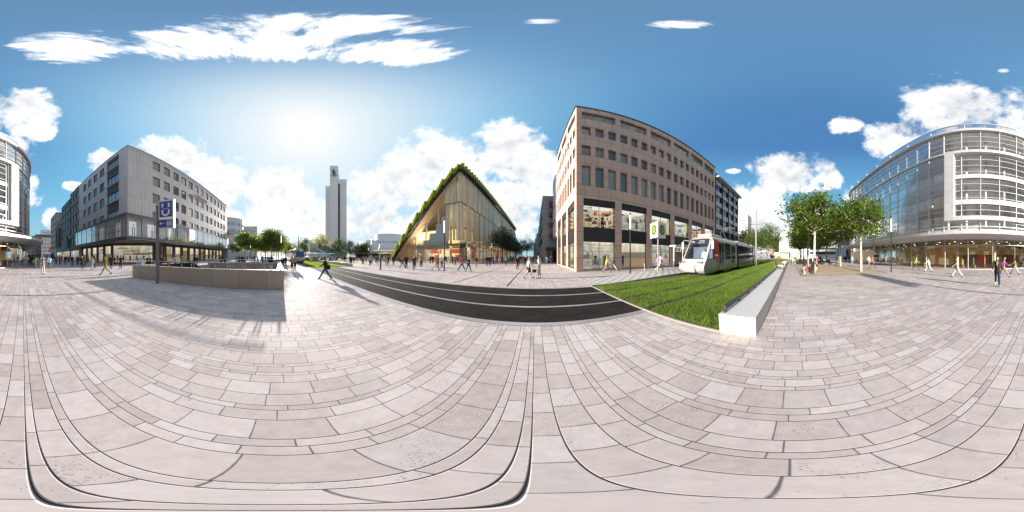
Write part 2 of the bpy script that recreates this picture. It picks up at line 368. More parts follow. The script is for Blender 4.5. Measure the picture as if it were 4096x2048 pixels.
# ================================================================ ground
def paving():
    m, t = newmat('paving')
    pos = t.n('ShaderNodeNewGeometry').outputs['Position']
    wv = t.noise(pos, .8, 2)
    s = t.n('ShaderNodeSeparateXYZ', {0: pos})
    wid = [.152, .075, .313, .103, .093, .26, .15, .075, .193, .238, .158, .06]
    P = sum(wid); b = [sum(wid[:i]) for i in range(len(wid))]
    q = t.m('DIVIDE', t.m('SUBTRACT', -.0745, s.outputs[0]), P)
    k = t.m('FLOOR', q); u = t.m('MULTIPLY', t.m('FRACT', q), P)
    d = t.m('SUBTRACT', P, u); idx = t.m('MULTIPLY', k, 12.)
    for x in b:
        e = t.m('SUBTRACT', u, x)
        d = t.m('MINIMUM', d, t.m('ABSOLUTE', e)); idx = t.m('ADD', idx, t.m('GREATER_THAN', e, 0.))
    def wn(x, dim='1D'): return t.n('ShaderNodeTexWhiteNoise', {'W': x}, noise_dimensions='1D')
    rr = wn(idx).outputs[0]
    L = t.m('MULTIPLY_ADD', rr, .18, .30)
    v = t.m('DIVIDE', t.m('ADD', s.outputs[1], t.m('MULTIPLY', rr, 37.)), L)
    fv = t.m('FRACT', v); dv = t.m('MULTIPLY', t.m('MINIMUM', fv, t.m('SUBTRACT', 1., fv)), L)
    sid = t.m('MULTIPLY_ADD', idx, 13.37, t.m('FLOOR', v))
    w2 = wn(sid); r1 = w2.outputs[0]; rc = t.n('ShaderNodeSeparateColor', {0: w2.outputs[1]})
    fine = t.noise(pos, 9., 6, .7)
    jl = t.ss(d, .0022, .0044)                               # long open joints
    jc = t.ss(t.m('ADD', dv, t.m('MULTIPLY_ADD', fine, .006, -.003)), .0018, .0042)
    jm = t.m('MULTIPLY', jl, t.m('MULTIPLY_ADD', jc, .8, .2))
    # pits of the shot-blasted slabs, more on some slabs than others
    vo = t.n('ShaderNodeTexVoronoi', {'Vector': pos, 'Scale': 58.}).outputs['Distance']
    pit = t.ss(t.m('ADD', vo, t.m('MULTIPLY_ADD', t.noise(pos, 5., 4), .9, t.m('MULTIPLY_ADD', rc.outputs[1], -.34, -.22))), .03, .12)
    vo2 = t.n('ShaderNodeTexVoronoi', {'Vector': pos, 'Scale': 24.}).outputs['Distance']
    pit2 = t.ss(t.m('ADD', vo2, t.m('MULTIPLY', t.noise(pos, 3.3, 3), .30)), .17, .24)
    f = t.m('ADD', t.m('MULTIPLY', t.m('MULTIPLY_ADD', r1, .18, .825), t.m('MULTIPLY_ADD', t.m('GREATER_THAN', rc.outputs[2], .88), -.11, 1.0)), t.m('MULTIPLY_ADD', t.noise(pos, .35, 5, .6), .5, -.25))
    f = t.m('ADD', f, t.m('MULTIPLY_ADD', fine, .5, -.25))
    stain = t.ss(t.noise(pos, .55, 7, .68, dist=.6), .52, .72); f = t.m('MULTIPLY', f, t.m('MULTIPLY_ADD', stain, -.13, 1.03)); f = t.m('MULTIPLY', f, t.m('MULTIPLY_ADD', pit, .5, .5)); f = t.m('MULTIPLY', f, t.m('MULTIPLY_ADD', pit2, .35, .65))
    base = t.mix(rc.outputs[0], (.54, .455, .435, 1), (.56, .495, .475, 1))
    c = t.v('SCALE', base); t.t.links.new(f, c.node.inputs['Scale'])
    c = t.mix(jm, (.035, .032, .035, 1), c)
    hgt = t.m('ADD', t.m('MULTIPLY', t.m('MINIMUM', t.ss(d, .0, .0065), t.ss(dv, .0, .0055)), 1.), t.m('MULTIPLY_ADD', fine, .12, t.m('MULTIPLY', pit, .15)))
    bp = t.n('ShaderNodeBump', {'Height': hgt, 'Strength': .45, 'Distance': .010}).outputs[0]
    ro = t.m('MULTIPLY_ADD', fine, .25, t.m('MULTIPLY_ADD', r1, .14, .60))
    t.out(t.n('ShaderNodeBsdfPrincipled', {'Base Color': c, 'Roughness': ro, 'Normal': bp, 'Specular IOR Level': .10}).outputs[0]); return m
M = {}
M['paving'] = paving()
PIT = (-21.8, -8.45, -9.8, -.1)                              # the open stair well x0,x1,y0,y1
g = MB()
xs = [-900, PIT[0], PIT[1], 900]; ys = [-900, PIT[2], PIT[3], 900]
for i in range(3):
    for j in range(3):
        if not (i == 1 and j == 1): g.quad((xs[i], ys[j], 0), (xs[i + 1], ys[j], 0), (xs[i + 1], ys[j + 1], 0), (xs[i], ys[j + 1], 0))
struct(g.build('plaza_pavement', M['paving']))

def asphalt():
    m, t = newmat('asphalt'); pos = t.n('ShaderNodeNewGeometry').outputs['Position']
    n1 = t.noise(pos, 1.1, 6, .7); n2 = t.noise(pos, 60., 3, .8)
    c = t.ramp(t.m('MULTIPLY_ADD', n2, .5, t.m('MULTIPLY', n1, .5)), [(.3, (.008, .0065, .006)), (.5, (.024, .019, .017)), (.66, (.052, .043, .039)), (.85, (.09, .08, .072))])
    bp = t.n('ShaderNodeBump', {'Height': n2, 'Strength': .8, 'Distance': .01}).outputs[0]
    t.out(t.n('ShaderNodeBsdfPrincipled', {'Base Color': c, 'Roughness': .95, 'Specular IOR Level': .1, 'Normal': bp}).outputs[0]); return m
M['asphalt'] = asphalt()
M['groove'] = pm('rail groove soil', (.020, .018, .010), .9, 0, .3, 8)
M['rail'] = pm('rail steel', (.50, .47, .50), .38, .55, .12, 1.5)
M['concrete_edge'] = pm('concrete edging', (.24, .21, .175), .8, 0, .15, 3, .2)
M['fairface'] = pm('fair faced concrete', (.55, .53, .51), .7, 0, .07, 1.2, .12, 30)
M['granite_wall'] = panelmat('granite wall panels', (.40, .325, .255), 1.45, 3., .012, (.14, .13, .12), .05, .12, .6)
M['steel'] = pm('brushed steel', (.55, .55, .56), .28, .9, .05)
M['dark_metal'] = pm('anthracite paint', (.035, .036, .042), .45, .2, .1)
M['black'] = pm('black panel', (.012, .012, .012), .5, 0, .2)
M['white_paint'] = pm('white paint', (.78, .77, .76), .45, 0, .04)
M['lamp'] = litmat('lamp tube', (1, .99, .96), 1.0)
M['wood'] = pm('bench timber', (.20, .115, .07), .6, 0, .3, 6)
SL = .024
def sk(x): return SL * max(0., -x)                           # the tracks swing slightly away towards the west
def strip(mb, y0, y1, x0, x1, z, m=0):
    pts = [x0] + ([0.] if x0 < 0 < x1 else []) + [x1]
    for a, b in zip(pts, pts[1:]): mb.quad((a, y0 + sk(a), z), (b, y0 + sk(b), z), (b, y1 + sk(b), z), (a, y1 + sk(a), z), m)
XL, XR = -23.6, 3.12
a = MB(); strip(a, 3.72, 8.45, XL, XR, .004); struct(a.build('track_bed', M['asphalt']))
for y0, y1 in ((3.70, 3.90), (5.17, 5.30), (6.75, 6.88), (8.27, 8.40)):
    a = MB(); strip(a, y0, y1, XL, XR, .009)
    struct(a.build('tram_rail', M['rail']))
    a = MB(); strip(a, (y0 + y1) / 2 - .09, (y0 + y1) / 2 + .09, XR, 75, .024); strip(a, (y0 + y1) / 2 - .09, (y0 + y1) / 2 + .09, -90, XL, .024); struct(a.build('rail_groove', M['groove']))
for x in (-1.55, -4.85):
    a = MB(); a.quad((x - .05, 8.9, .004), (x + .05, 8.9, .004), (x + .05, 60, .004), (x - .05, 60, .004)); struct(a.build('drainage_channel', M['black']))

# ---- lawns
def soil():
    m, t = newmat('turf'); pos = t.n('ShaderNodeNewGeometry').outputs['Position']
    c = t.ramp(t.noise(pos, 3., 6, .7), [(.3, (.030, .055, .010)), (.6, (.065, .12, .018)), (.8, (.11, .17, .03))])
    bp = t.n('ShaderNodeBump', {'Height': t.noise(pos, 50., 3), 'Strength': 1., 'Distance': .04}).outputs[0]
    t.out(t.n('ShaderNodeBsdfPrincipled', {'Base Color': c, 'Roughness': .8, 'Normal': bp}).outputs[0]); return m
M['turf'] = soil()
M['blade'] = leafmat('grass blade', [(.045, .10, .010), (.09, .17, .016), (.15, .23, .03), (.26, .27, .07)], .45)
a = MB(); a.quad((XR, 1.42, .02), (80, 1.0, .02), (80, 8.5, .02), (XR, 8.5, .02)); tag(a.build('lawn_turf', M['turf']), kind='structure')
a = MB(); a.quad((-95, 5.6, .02), (XL, 3.8 + sk(XL), .02), (XL, 10.9, .02), (-95, 10.6, .02)); tag(a.build('lawn_turf', M['turf']), kind='structure')
def blades(name, boxes, seed):
    rg = np.random.default_rng(seed); P = []
    for x0, x1, y0, y1, n, h0, wd in boxes:
        x = rg.uniform(x0, x1, n); y = rg.uniform(y0, y1, n); yy = y - SL * np.maximum(0, -x)
        keep = np.ones(n, bool)
        for r in (3.80, 5.235, 6.815, 8.33): keep &= np.abs(yy - r) > .10
        x, y = x[keep], y[keep]; k = len(x)
        patch = .75 + .55 * np.sin(x * 1.7 + 2 * np.sin(y * 1.3)) * np.sin(y * 2.3 + x * .6) + .3 * np.sin(x * 4.1 + y) * np.sin(y * 5.3 - x * 2)
        h = h0 * rg.uniform(.55, 1.25, k) * (.75 + .35 * patch); a = rg.uniform(0, 2 * pi, k); ln = rg.uniform(.1, .75, k) * h; b = rg.uniform(0, 2 * pi, k)
        c = np.stack([x, y, np.full(k, .015)], 1); dx = np.stack([np.cos(a), np.sin(a), 0 * a], 1) * wd / 2
        tip = c + np.stack([np.cos(b) * ln, np.sin(b) * ln, h], 1)
        P.append(np.stack([c - dx, c + dx, tip], 1))
    V = np.concatenate(P).reshape(-1, 3); F = np.arange(len(V)).reshape(-1, 3)
    o = bpy.data.objects.new(name, npmesh(name, V, F, [M['blade']])); COL.objects.link(o); reg(o, None)
    return tag(o, 'short green grass growing between the tram rails', 'grass', kind='stuff')
blades('grass', [(3.16, 7, 1.48, 8.45, 46000, .105, .012), (7, 13, 1.45, 8.45, 36000, .11, .016), (13, 26, 1.35, 8.4, 30000, .12, .026), (26, 60, 1.2, 8.4, 22000, .13, .06)], 1)
blades('grass', [(-33, XL, 4.6, 10.8, 16000, .11, .04), (-60, -33, 5.0, 10.6, 14000, .12, .07)], 2)
a = MB(); a.box(XR, 60, 8.52, 8.60, -.02, .06); a.box(XR - .07, XR, 1.40, 8.60, -.02, .04); struct(a.build('kerb_edging', M['concrete_edge']))
# tan gravel square with the plane trees
def gravel():
    m, t = newmat('bound gravel'); pos = t.n('ShaderNodeNewGeometry').outputs['Position']
    n2 = t.noise(pos, 38., 4, .8)
    c = t.ramp(t.m('MULTIPLY_ADD', n2, .7, t.m('MULTIPLY', t.noise(pos, .6, 5), .3)), [(.25, (.27, .20, .14)), (.55, (.46, .355, .26)), (.8, (.60, .49, .38))])
    bp = t.n('ShaderNodeBump', {'Height': n2, 'Strength': .6, 'Distance': .01}).outputs[0]
    t.out(t.n('ShaderNodeBsdfPrincipled', {'Base Color': c, 'Roughness': .9, 'Normal': bp}).outputs[0]); return m
M['gravel'] = gravel()
a = MB(); a.quad((13.9, -9.15, .004), (60, -9.3, .004), (60, -1.2, .004), (13.9, -.95, .004)); struct(a.build('gravel_ground', M['gravel']))
a = MB(); a.box(13.82, 13.9, -9.2, -.9, 0, .012); a.box(13.82, 60, -9.3, -9.2, 0, .012); a.box(13.82, 60, -.95, -.88, 0, .012); struct(a.build('gravel_edging', M['dark_metal']))
a = MB(); a.quad((-60, 11.6, .004), (-25.5, 12.2, .004), (-25.5, 27, .004), (-60, 30, .004)); struct(a.build('gravel_ground', M['gravel']))
# tram platform with chequered paving, ramping up from the crossing
def checker():
    m, t = newmat('chequered paving'); pos = t.n('ShaderNodeNewGeometry').outputs['Position']
    ck = t.n('ShaderNodeTexChecker', {'Vector': t.v('MULTIPLY', pos, (1, 1, 0)), 'Color1': (.52, .49, .46, 1), 'Color2': (.31, .295, .28, 1), 'Scale': 2.6}).outputs[0]
    c = t.v('SCALE', ck); t.t.links.new(t.m('MULTIPLY_ADD', t.noise(pos, 5., 5), .5, .75), c.node.inputs['Scale'])
    t.out(t.n('ShaderNodeBsdfPrincipled', {'Base Color': c, 'Roughness': .7}).outputs[0]); return m
M['checker'] = checker()
PF = [(3.3, 8.72, 11.0, .012), (9.2, 8.66, 11.9, .25), (60, 8.66, 12.4, .25)]
a = MB()
for p, q in zip(PF, PF[1:]):
    a.quad((p[0], p[1], p[3]), (q[0], q[1], q[3]), (q[0], q[2], q[3]), (p[0], p[2], p[3]), 0)
    a.quad((p[0], p[1], 0), (q[0], q[1], 0), (q[0], q[1], q[3]), (p[0], p[1], p[3]), 1)
    a.quad((q[0], q[2], 0), (p[0], p[2], 0), (p[0], p[2], p[3]), (q[0], q[2], q[3]), 1)
struct(a.build('tram_platform', [M['checker'], pm('platform edge concrete', (.20, .195, .19), .8, 0, .2, 4, .3)]))
# ================================================================ people
DG = None
def remesh(mb, vox, it=5):
    """Fuse overlapping volumes into one continuous surface; returns (verts, faces)."""
    me = bpy.data.meshes.new('tmp'); me.from_pydata(mb.v, [], mb.f); me.update()
    o = bpy.data.objects.new('tmp', me); COL.objects.link(o)
    r = o.modifiers.new('r', 'REMESH'); r.mode = 'VOXEL'; r.voxel_size = vox
    s = o.modifiers.new('s', 'SMOOTH'); s.factor = .5; s.iterations = it
    bpy.context.view_layer.update()
    e = bpy.data.meshes.new_from_object(o.evaluated_get(bpy.context.evaluated_depsgraph_get()))
    vs = [tuple(v.co) for v in e.vertices]; fs = [tuple(p.vertices) for p in e.polygons]
    bpy.data.objects.remove(o); bpy.data.meshes.remove(me); bpy.data.meshes.remove(e)
    return vs, fs

def cap(mb, a, b, r0, r1):
    mb.tube(a, b, r0, r1, 10); mb.ball(a, r0, 10, 6); mb.ball(b, r1, 10, 6)

POSE = {  # thigh swing, knee bend per leg; arm swing, elbow bend, sideways lift per arm; weight shift
    'walk': dict(l=(27, 4), r=(-20, 22), la=(-24, 18, 7), ra=(26, 22, 7), lean=3),
    'stride': dict(l=(-24, 14), r=(33, 5), la=(30, 28, 9), ra=(-30, 14, 9), lean=5),
    'swing': dict(l=(31, 2), r=(-25, 26), la=(-38, 12, 16), ra=(42, 40, 16), lean=3),
    'stand': dict(l=(3, 2), r=(-2, 1), la=(3, 12, 6), ra=(-2, 14, 6), lean=0),
    'relaxed': dict(l=(6, 10), r=(-2, 0), la=(5, 22, 12), ra=(8, 35, 10), lean=0),
    'pockets': dict(l=(5, 6), r=(-4, 0), la=(-16, 48, 20), ra=(-16, 48, 20), lean=-1),
    'hold': dict(l=(7, 8), r=(-3, 1), la=(12, 95, 8), ra=(4, 20, 8), lean=1),
    'akimbo': dict(l=(4, 3), r=(-4, 3), la=(-18, 80, 34), ra=(-18, 80, 34), lean=0),
}
def joints(pose, fem):
    p = POSE[pose]; J = {}
    sw = .165 if fem else .195; hw = .085 if fem else .09
    def leg(side, hip, kn):
        a = R(hip); b = R(hip - kn); k = Vector((side * .004, sin(a) * .43, -cos(a) * .43)); n = k + Vector((0, sin(b) * .42, -cos(b) * .42)); return k, n, b
    L = leg(-1, *p['l']); Rr = leg(1, *p['r'])
    hz = .085 - min(L[1].z - .0, Rr[1].z)
    for nm, s, (k, n, b) in (('l', -1, L), ('r', 1, Rr)):
        h = Vector((s * hw, 0, hz)); J[nm + 'h'], J[nm + 'k'], J[nm + 'n'] = h, h + k, h + n
        J[nm + 'n'].x += s * .012; pitch = b * .9 if (h + n).z > .12 else 0
        f = Vector((0, cos(pitch), sin(pitch))) if pitch < 0 else Vector((0, 1, 0))
        J[nm + 't'] = J[nm + 'n'] + f * .15 + Vector((s * .025, 0, -.05 if pitch == 0 else -.035))
    ln = R(p['lean'])
    def up(x, y, z): return Vector((x, y * cos(ln) + z * sin(ln), hz + z * cos(ln) - y * sin(ln)))
    J['up'] = up; J['hz'] = hz
    for nm, s in (('l', -1), ('r', 1)):
        a, e, ab = (R(q) for q in p[nm + 'a']); sh = up(s * sw, -.005, .515)
        d1 = Vector((s * sin(ab), sin(a) * cos(ab), -cos(a) * cos(ab))); el_ = sh + d1 * .285
        d2 = Vector((s * sin(ab) * (.5 if p[nm + 'a'][2] < 18 else -.85), sin(a + e), -cos(a + e))).normalized(); wr = el_ + d2 * .245
        J[nm + 's'], J[nm + 'e'], J[nm + 'w'], J[nm + 'd'] = sh, el_, wr, d2
    return J

CACHE = {}
def person_meshes(sex, pose, sleeve, bottom):
    """body, top, bottom, shoes, hair meshes of one figure, facing +y, feet at z=0"""
    key = (sex, pose, sleeve, bottom)
    if key in CACHE: return CACHE[key]
    fem = sex == 'f'; J = joints(pose, fem); up = J['up']
    b = MB()
    b.ball(up(0, 0, .045), (.150, .105, .11)); b.ball(up(0, 0, .2), (.125 if fem else .14, .092, .15)); b.ball(up(0, .005, .40), (.142 if fem else .165, .105, .16))
    cap(b, up(-.13, 0, .50), up(.13, 0, .50), .062, .062); cap(b, up(0, -.01, .52), up(0, .01, .63), .052, .05)
    hc = up(0, .025, .735)
    b.ball(hc, (.074, .092, .112), 12, 9); b.ball(hc + Vector((0, .03, -.055)), (.055, .062, .062), 10, 7)
    for s in (-1, 1): b.ball(hc + Vector((s * .076, -.005, -.01)), (.014, .02, .03), 8, 5)
    b.ball(hc + Vector((0, .096, -.018)), (.016, .022, .026), 8, 5)
    for n, s in (('l', -1), ('r', 1)):
        cap(b, J[n + 'h'], J[n + 'k'], .078, .052); cap(b, J[n + 'k'], J[n + 'n'], .052, .036); b.ball(J[n + 'k'].lerp(J[n + 'n'], .3) + Vector((0, -.008, 0)), (.045, .047, .1))
        cap(b, J[n + 'n'], J[n + 't'], .036, .034)
        cap(b, J[n + 's'], J[n + 'e'], .047, .037); cap(b, J[n + 'e'], J[n + 'w'], .037, .026)
        w_, d = J[n + 'w'], J[n + 'd']; cap(b, w_, w_ + d * .075, .028, .033)
    vs, fs = remesh(b, .019, 4); o = MB(); o.add(vs, fs, 0)
    for n, s in (('l', -1), ('r', 1)):                     # five fingers, slightly curled towards the palm
        w_, d = J[n + 'w'], J[n + 'd']; side = Vector((0, 1, 0)); side = (side - d * side.dot(d)).normalized(); inn = d.cross(side) * s
        for i, (l, off) in enumerate(((.068, .027), (.078, .009), (.072, -.009), (.056, -.026))):
            a = w_ + d * .082 + side * off; k = a + d * l * .55 + inn * .006; o.path([a, k, k + d * l * .4 + inn * .022], [.0095, .0085, .006], 6)
        a = w_ + d * .03 + side * .028; k = a + d * .03 + side * .022 + inn * .008; o.path([a, k, k + d * .032 + side * .004 + inn * .012], [.012, .010, .007], 6)
    for s in (-1, 1):
        o.ball(hc + Vector((s * .031, .083, .004)), (.013, .010, .008), 8, 5, 1); o.path([hc + Vector((s * .015, .092, .024)), hc + Vector((s * .032, .093, .029)), hc + Vector((s * .05, .08, .023))], .004, 5, 1)
    o.path([hc + Vector((-.024, .087, -.062)), hc + Vector((0, .094, -.064)), hc + Vector((.024, .087, -.062))], .005, 5, 2)
    # top
    c = MB()
    jk = sleeve == 'jacket'; g = .018 if not jk else .03
    c.ball(up(0, 0, .09), (.15 + g, .105 + g, .10)); c.ball(up(0, 0, .2), ((.125 if fem else .145) + g, .092 + g, .15)); c.ball(up(0, .005, .40), ((.145 if fem else .168) + g, .106 + g, .165))
    cap(c, up(-.115, 0, .505), up(.115, 0, .505), .058 + g * .6, .058 + g * .6); cap(c, up(0, -.012, .52), up(0, -.004, .565), .06, .058 if not jk else .066)
    if jk: c.etube(up(0, 0, -.10), up(0, 0, .16), (.19, .135), (.168, .118)); c.etube(up(0, 0, .16), up(0, .005, .42), (.166, .116), (.19, .132))
    else: c.etube(up(0, 0, -.01), up(0, 0, .2), (.176, .128), (.15 if fem else .162, .11))
    for n in 'lr':
        e_ = J[n + 'e'] if sleeve != 'short' else J[n + 's'].lerp(J[n + 'e'], .55)
        cap(c, J[n + 's'], e_, .055 + g * .5, .044 + g * .5)
        if sleeve != 'short': cap(c, J[n + 'e'], J[n + 'e'].lerp(J[n + 'w'], .93), .044 + g * .5, .034 + g * .4)
    tv, tf = remesh(c, .022, 5)
    # bottom
    c = MB()
    c.ball(up(0, 0, .03), (.163, .118, .12))
    if bottom == 'skirt':
        m_ = (J['lk'] + J['rk']) / 2; c.path([up(0, 0, .12), up(0, 0, -.05), m_ + Vector((0, 0, .03))], [.13, .17, .165], 16); c.ball(up(0, 0, .0), (.165, .12, .1))
    elif bottom == 'shorts':
        for n in 'lr': cap(c, J[n + 'h'], J[n + 'h'].lerp(J[n + 'k'], .9), .098, .08)
    else:
        for n in 'lr':
            cap(c, J[n + 'h'], J[n + 'k'], .098, .076); cap(c, J[n + 'k'], J[n + 'n'] + Vector((0, 0, .01)), .076, .058 if not fem else .052); c.ball(J[n + 'n'] + Vector((0, -.005, .03)), (.062, .068, .05))
    bv, bf = remesh(c, .022, 4)
    sh = []
    for n in 'lr':
        q = MB(); cap(q, J[n + 'n'] + Vector((0, -.03, -.035)), J[n + 't'], .045, .04); cap(q, J[n + 'n'] + Vector((0, 0, .02)), J[n + 'n'] + Vector((0, -.01, -.03)), .043, .045)
        q.v = [(x, y, max(z, .002)) for x, y, z in q.v]; sh.append(remesh(q, .016, 2))
    hr = MB(); k = hc + Vector((0, -.012, .022))
    hr.ball(k, (.083, .098, .103), 12, 8)
    if fem: hr.ball(hc + Vector((0, -.065, -.04)), (.078, .055, .12)); hr.ball(hc + Vector((0, -.07, -.13)), (.07, .04, .09))
    else: hr.ball(hc + Vector((0, -.045, -.02)), (.078, .06, .075))
    hv, hf = remesh(hr, .016, 3)
    hv = [(x, min(y, hc.y + .078 - .75 * max(0, hc.z + .055 - z)), z) for x, y, z in hv]
    def mk(nm, v, f, mi=None):
        me = bpy.data.meshes.new(nm); me.from_pydata(v, [], f); me.polygons.foreach_set('use_smooth', [True] * len(f))
        for _ in range(3 if mi else 1): me.materials.append(None)
        if mi: me.polygons.foreach_set('material_index', mi)
        me.update(); return me
    r = CACHE[key] = (mk('person', o.v, o.f, o.m), mk('top', tv, tf), mk('trousers', bv, bf), mk('shoe', *sh[0]), mk('hair', hv, hf), J, mk('shoe', *sh[1]))
    return r

COLR = dict(black=(.018, .018, .020), charcoal=(.045, .045, .05), navy=(.022, .030, .06), grey=(.17, .17, .175), lightgrey=(.42, .42, .43), white=(.50, .485, .465), brown=(.075, .045, .035), darkbrown=(.035, .022, .018),
            maroon=(.07, .018, .020), olive=(.20, .19, .035), tan=(.38, .28, .18), khaki=(.26, .22, .15), green=(.17, .36, .06), darkgreen=(.015, .055, .05), teal=(.10, .40, .34), lightblue=(.38, .58, .66), blue=(.05, .10, .30),
            denim=(.055, .085, .16), lightdenim=(.20, .29, .46), purple=(.19, .11, .33), mauve=(.26, .09, .21), pink=(.46, .25, .40), orange=(.75, .20, .03), yellow=(.55, .34, .03), mustard=(.62, .42, .10), red=(.48, .03, .04),
            coral=(.55, .10, .10), taupe=(.30, .26, .23), cream=(.62, .58, .50), rust=(.30, .12, .06), greygreen=(.13, .15, .11))
CM = {}
def cloth(c):
    if c not in CM: CM[c] = pm('cloth ' + c, COLR[c], .85, 0, .12, 6, .25, 60, .25)
    return CM[c]
SKIN = [pm('skin light', (.56, .33, .235), .5, 0, .05, 8), pm('skin tan', (.44, .24, .155), .5, 0, .05, 8)]
HAIR = dict(black=(.012, .010, .009), brown=(.045, .024, .014), blond=(.33, .20, .075), ginger=(.26, .09, .03), grey=(.30, .29, .28), fair=(.18, .11, .05))
HM = {k: pm('hair ' + k, v, .55, 0, .25, 30) for k, v in HAIR.items()}
EYEM = pm('eye and brow', (.02, .014, .01), .4); LIPM = pm('lips', (.36, .12, .10), .5)
NP = [0]
def person(x, y, face, top, bot, label, pose='stand', sex='m', sleeve='long', bottom='trousers', hair='brown', shoe='black', z=0., group=None, s=None, extra=None):
    """face: heading in degrees clockwise from +y"""
    me = person_meshes(sex, pose, sleeve, bottom); NP[0] += 1
    s = s if s else (1.0 if sex == 'm' else .95)
    o = bpy.data.objects.new('person', me[0]); COL.objects.link(o); reg(o, None); WL[o] = (x, y, z)
    o.location = (x, y, z); o.rotation_euler = (0, 0, -R(face)); o.scale = (s, s, s)
    for i, mt in enumerate((SKIN[NP[0] % 3 == 0], EYEM, LIPM)): o.material_slots[i].link = 'OBJECT'; o.material_slots[i].material = mt
    tn = 'jacket' if sleeve == 'jacket' else ('shirt' if sleeve == 'short' else 'pullover')
    for nm, m_, mt in ((tn, me[1], cloth(top)), (bottom, me[2], cloth(bot)), ('shoe', me[3], cloth(shoe)), ('shoe', me[6], cloth(shoe)), ('hair', me[4], HM[hair])): put(m_, nm, o, (0, 0, 0), 0, [mt])
    tag(o, label, 'person', group)
    if extra: extra(o, me[5])
    return o
def handbag(col):
    def f(o, J):
        h = J['rw'] + J['rd'] * .1; a = MB()
        top = h - Vector((0, 0, .16)); a.bbox(top.x - .06, top.x + .06, top.y - .17, top.y + .17, top.z - .24, top.z, .03)
        a.path([top + Vector((0, -.1, -.02)), top + Vector((0, -.06, .14)), h, top + Vector((0, .06, .14)), top + Vector((0, .1, -.02))], .009, 6)
        b = a.build('handbag', cloth(col), None); b.location = o.location; b.rotation_euler = o.rotation_euler; b.scale = o.scale
        tag(b, f'{col} handbag of the woman ' + ('on the gravel square' if o.location.x > 5 else 'with blond hair' if col == 'brown' else 'with the dark jacket before the shopping street'), 'handbag')
    return f
def shirtfront(col):
    def f(o, J):
        a = MB(); up = J['up']; vs = [up(-.06, .120, .535), up(.06, .120, .535), up(.03, .150, .36), up(.0, .152, .24), up(-.03, .150, .36)]
        a.poly([tuple(v) for v in vs]); a.poly([tuple(v + Vector((0, -.06, 0))) for v in vs][::-1])
        b = a.build('shirt_front', cloth(col), o, local=True)
    return f

# heading of each figure relative to the line of sight: 0 walks away, 90 faces the right of the view, 180 comes closer
FACE = {171.6: 0, 141: 10, 199: 355, 328: 180, 368: 205, 379: 0, 422.6: 270, 444: 0, 482.6: 0, 290: 180, 310: 10, 225: 0, 240: 180, 260: 0, 123: 180, 133: 10, 338: 180, 566: 200, 595: 170, 655: 90,
        645: 0, 696: 0, 727: 0, 778: 180, 788: 190, 884: 180, 899: 150, 958: 0, 970: 0, 977: 10, 1008: 90, 1017: 270, 1052: 0, 1062: 180, 1073: 150, 1080: 180, 1088: 200, 1133: 0, 1142.6: 0, 1168: 0,
        1180: 320, 1302: 270, 1403.5: 0, 1415: 200, 1454: 180, 1449: 20, 1480: 0, 1488: 0, 1505: 180, 1512: 0, 1522.6: 270, 1545: 180, 1553: 180, 1574: 0, 1609.6: 90, 1604: 0, 1619: 180, 1625: 0,
        1655.7: 180, 1661: 180, 1686: 0, 1680: 270, 1743.5: 270, 1751: 0, 1767: 180, 1721: 0, 1731: 0, 1811: 0, 1821: 0, 1848: 270, 1874: 150, 1905.7: 180, 1947: 0, 1958.7: 180, 1981: 0, 1975.5: 0,
        1998: 180, 2023: 0, 2069: 150, 2075: 0, 2098: 0, 2104: 180, 2114.6: 70, 2156.5: 285, 2143: 0, 2167: 0, 2177: 0, 2186: 0, 2203.6: 180, 2427: 90, 2453.6: 90, 2640: 60, 3218: 90, 3251: 180,
        3266.5: 90, 3259: 90, 3171: 90, 3180.5: 330, 3281.6: 0, 3353: 180, 3359: 180, 3376: 0, 3385: 0, 3396: 0, 3409: 0, 3445: 0, 3475.5: 200, 3492: 270, 3663.5: 90, 3715: 270, 3829: 255, 3989.5: 180, 4014: 90, 4060: 270}
def W(px, py, f, *a, **k):                                  # person standing where a line of sight meets the ground
    x, y = gp(px, py, k.get('z', 0.)); return person(x, y, math.degrees(th(px)) + FACE.get(px, f), *a, **k)
def Wd(px, D, f, *a, **k):
    x, y = pd(px, D); return person(x, y, math.degrees(th(px)) + FACE.get(px, f), *a, **k)
# --- beside the curved glass shop and in the western shopping street
W(171.6, 1097, 183, 'taupe', 'white', 'Woman in a sleeveless taupe top and white trousers walking away towards the shopping street', 'walk', 'f', 'short', hair='ginger')
W(141, 1072, 195, 'green', 'white', 'Woman in a bright green pullover and white trousers walking into the shopping street', 'swing', 'f', hair='brown')
W(199, 1075.5, 190, 'lightblue', 'greygreen', 'Man in a light blue shirt and grey green trousers walking into the shopping street', 'swing', hair='black')
W(328, 1077.5, 10, 'charcoal', 'darkbrown', 'Man in a charcoal jacket and dark brown trousers walking out of the shopping street', 'walk', sleeve='jacket', hair='grey')
W(368, 1080.5, 120, 'lightgrey', 'lightgrey', 'Woman in a pale grey suit walking past the grey stone columns', 'walk', 'f', 'jacket')
W(379, 1073, 200, 'olive', 'denim', 'Woman in an olive top and jeans standing beside the woman in the pale suit', 'stand', 'f')
W(422.6, 1099.5, 268, 'olive', 'tan', 'Man in an olive pullover and tan trousers striding with swinging arms', 'swing', hair='brown', shoe='brown')
W(444, 1076, 215, 'navy', 'navy', 'Man in a navy sweater and dark jeans standing in front of the lit shop window', 'stand')
W(482.6, 1075.5, 210, 'black', 'charcoal', 'Man in a short sleeved black shirt looking into the lit corner shop window', 'stand', sleeve='short', hair='black')
W(290, 1067.5, 20, 'darkbrown', 'denim', 'Man in a dark brown shirt and jeans in front of the street crowd', 'stand', sleeve='short')
W(310, 1066, 160, 'black', 'denim', 'Man in a black pullover and blue jeans next to the man in a brown shirt', 'relaxed')
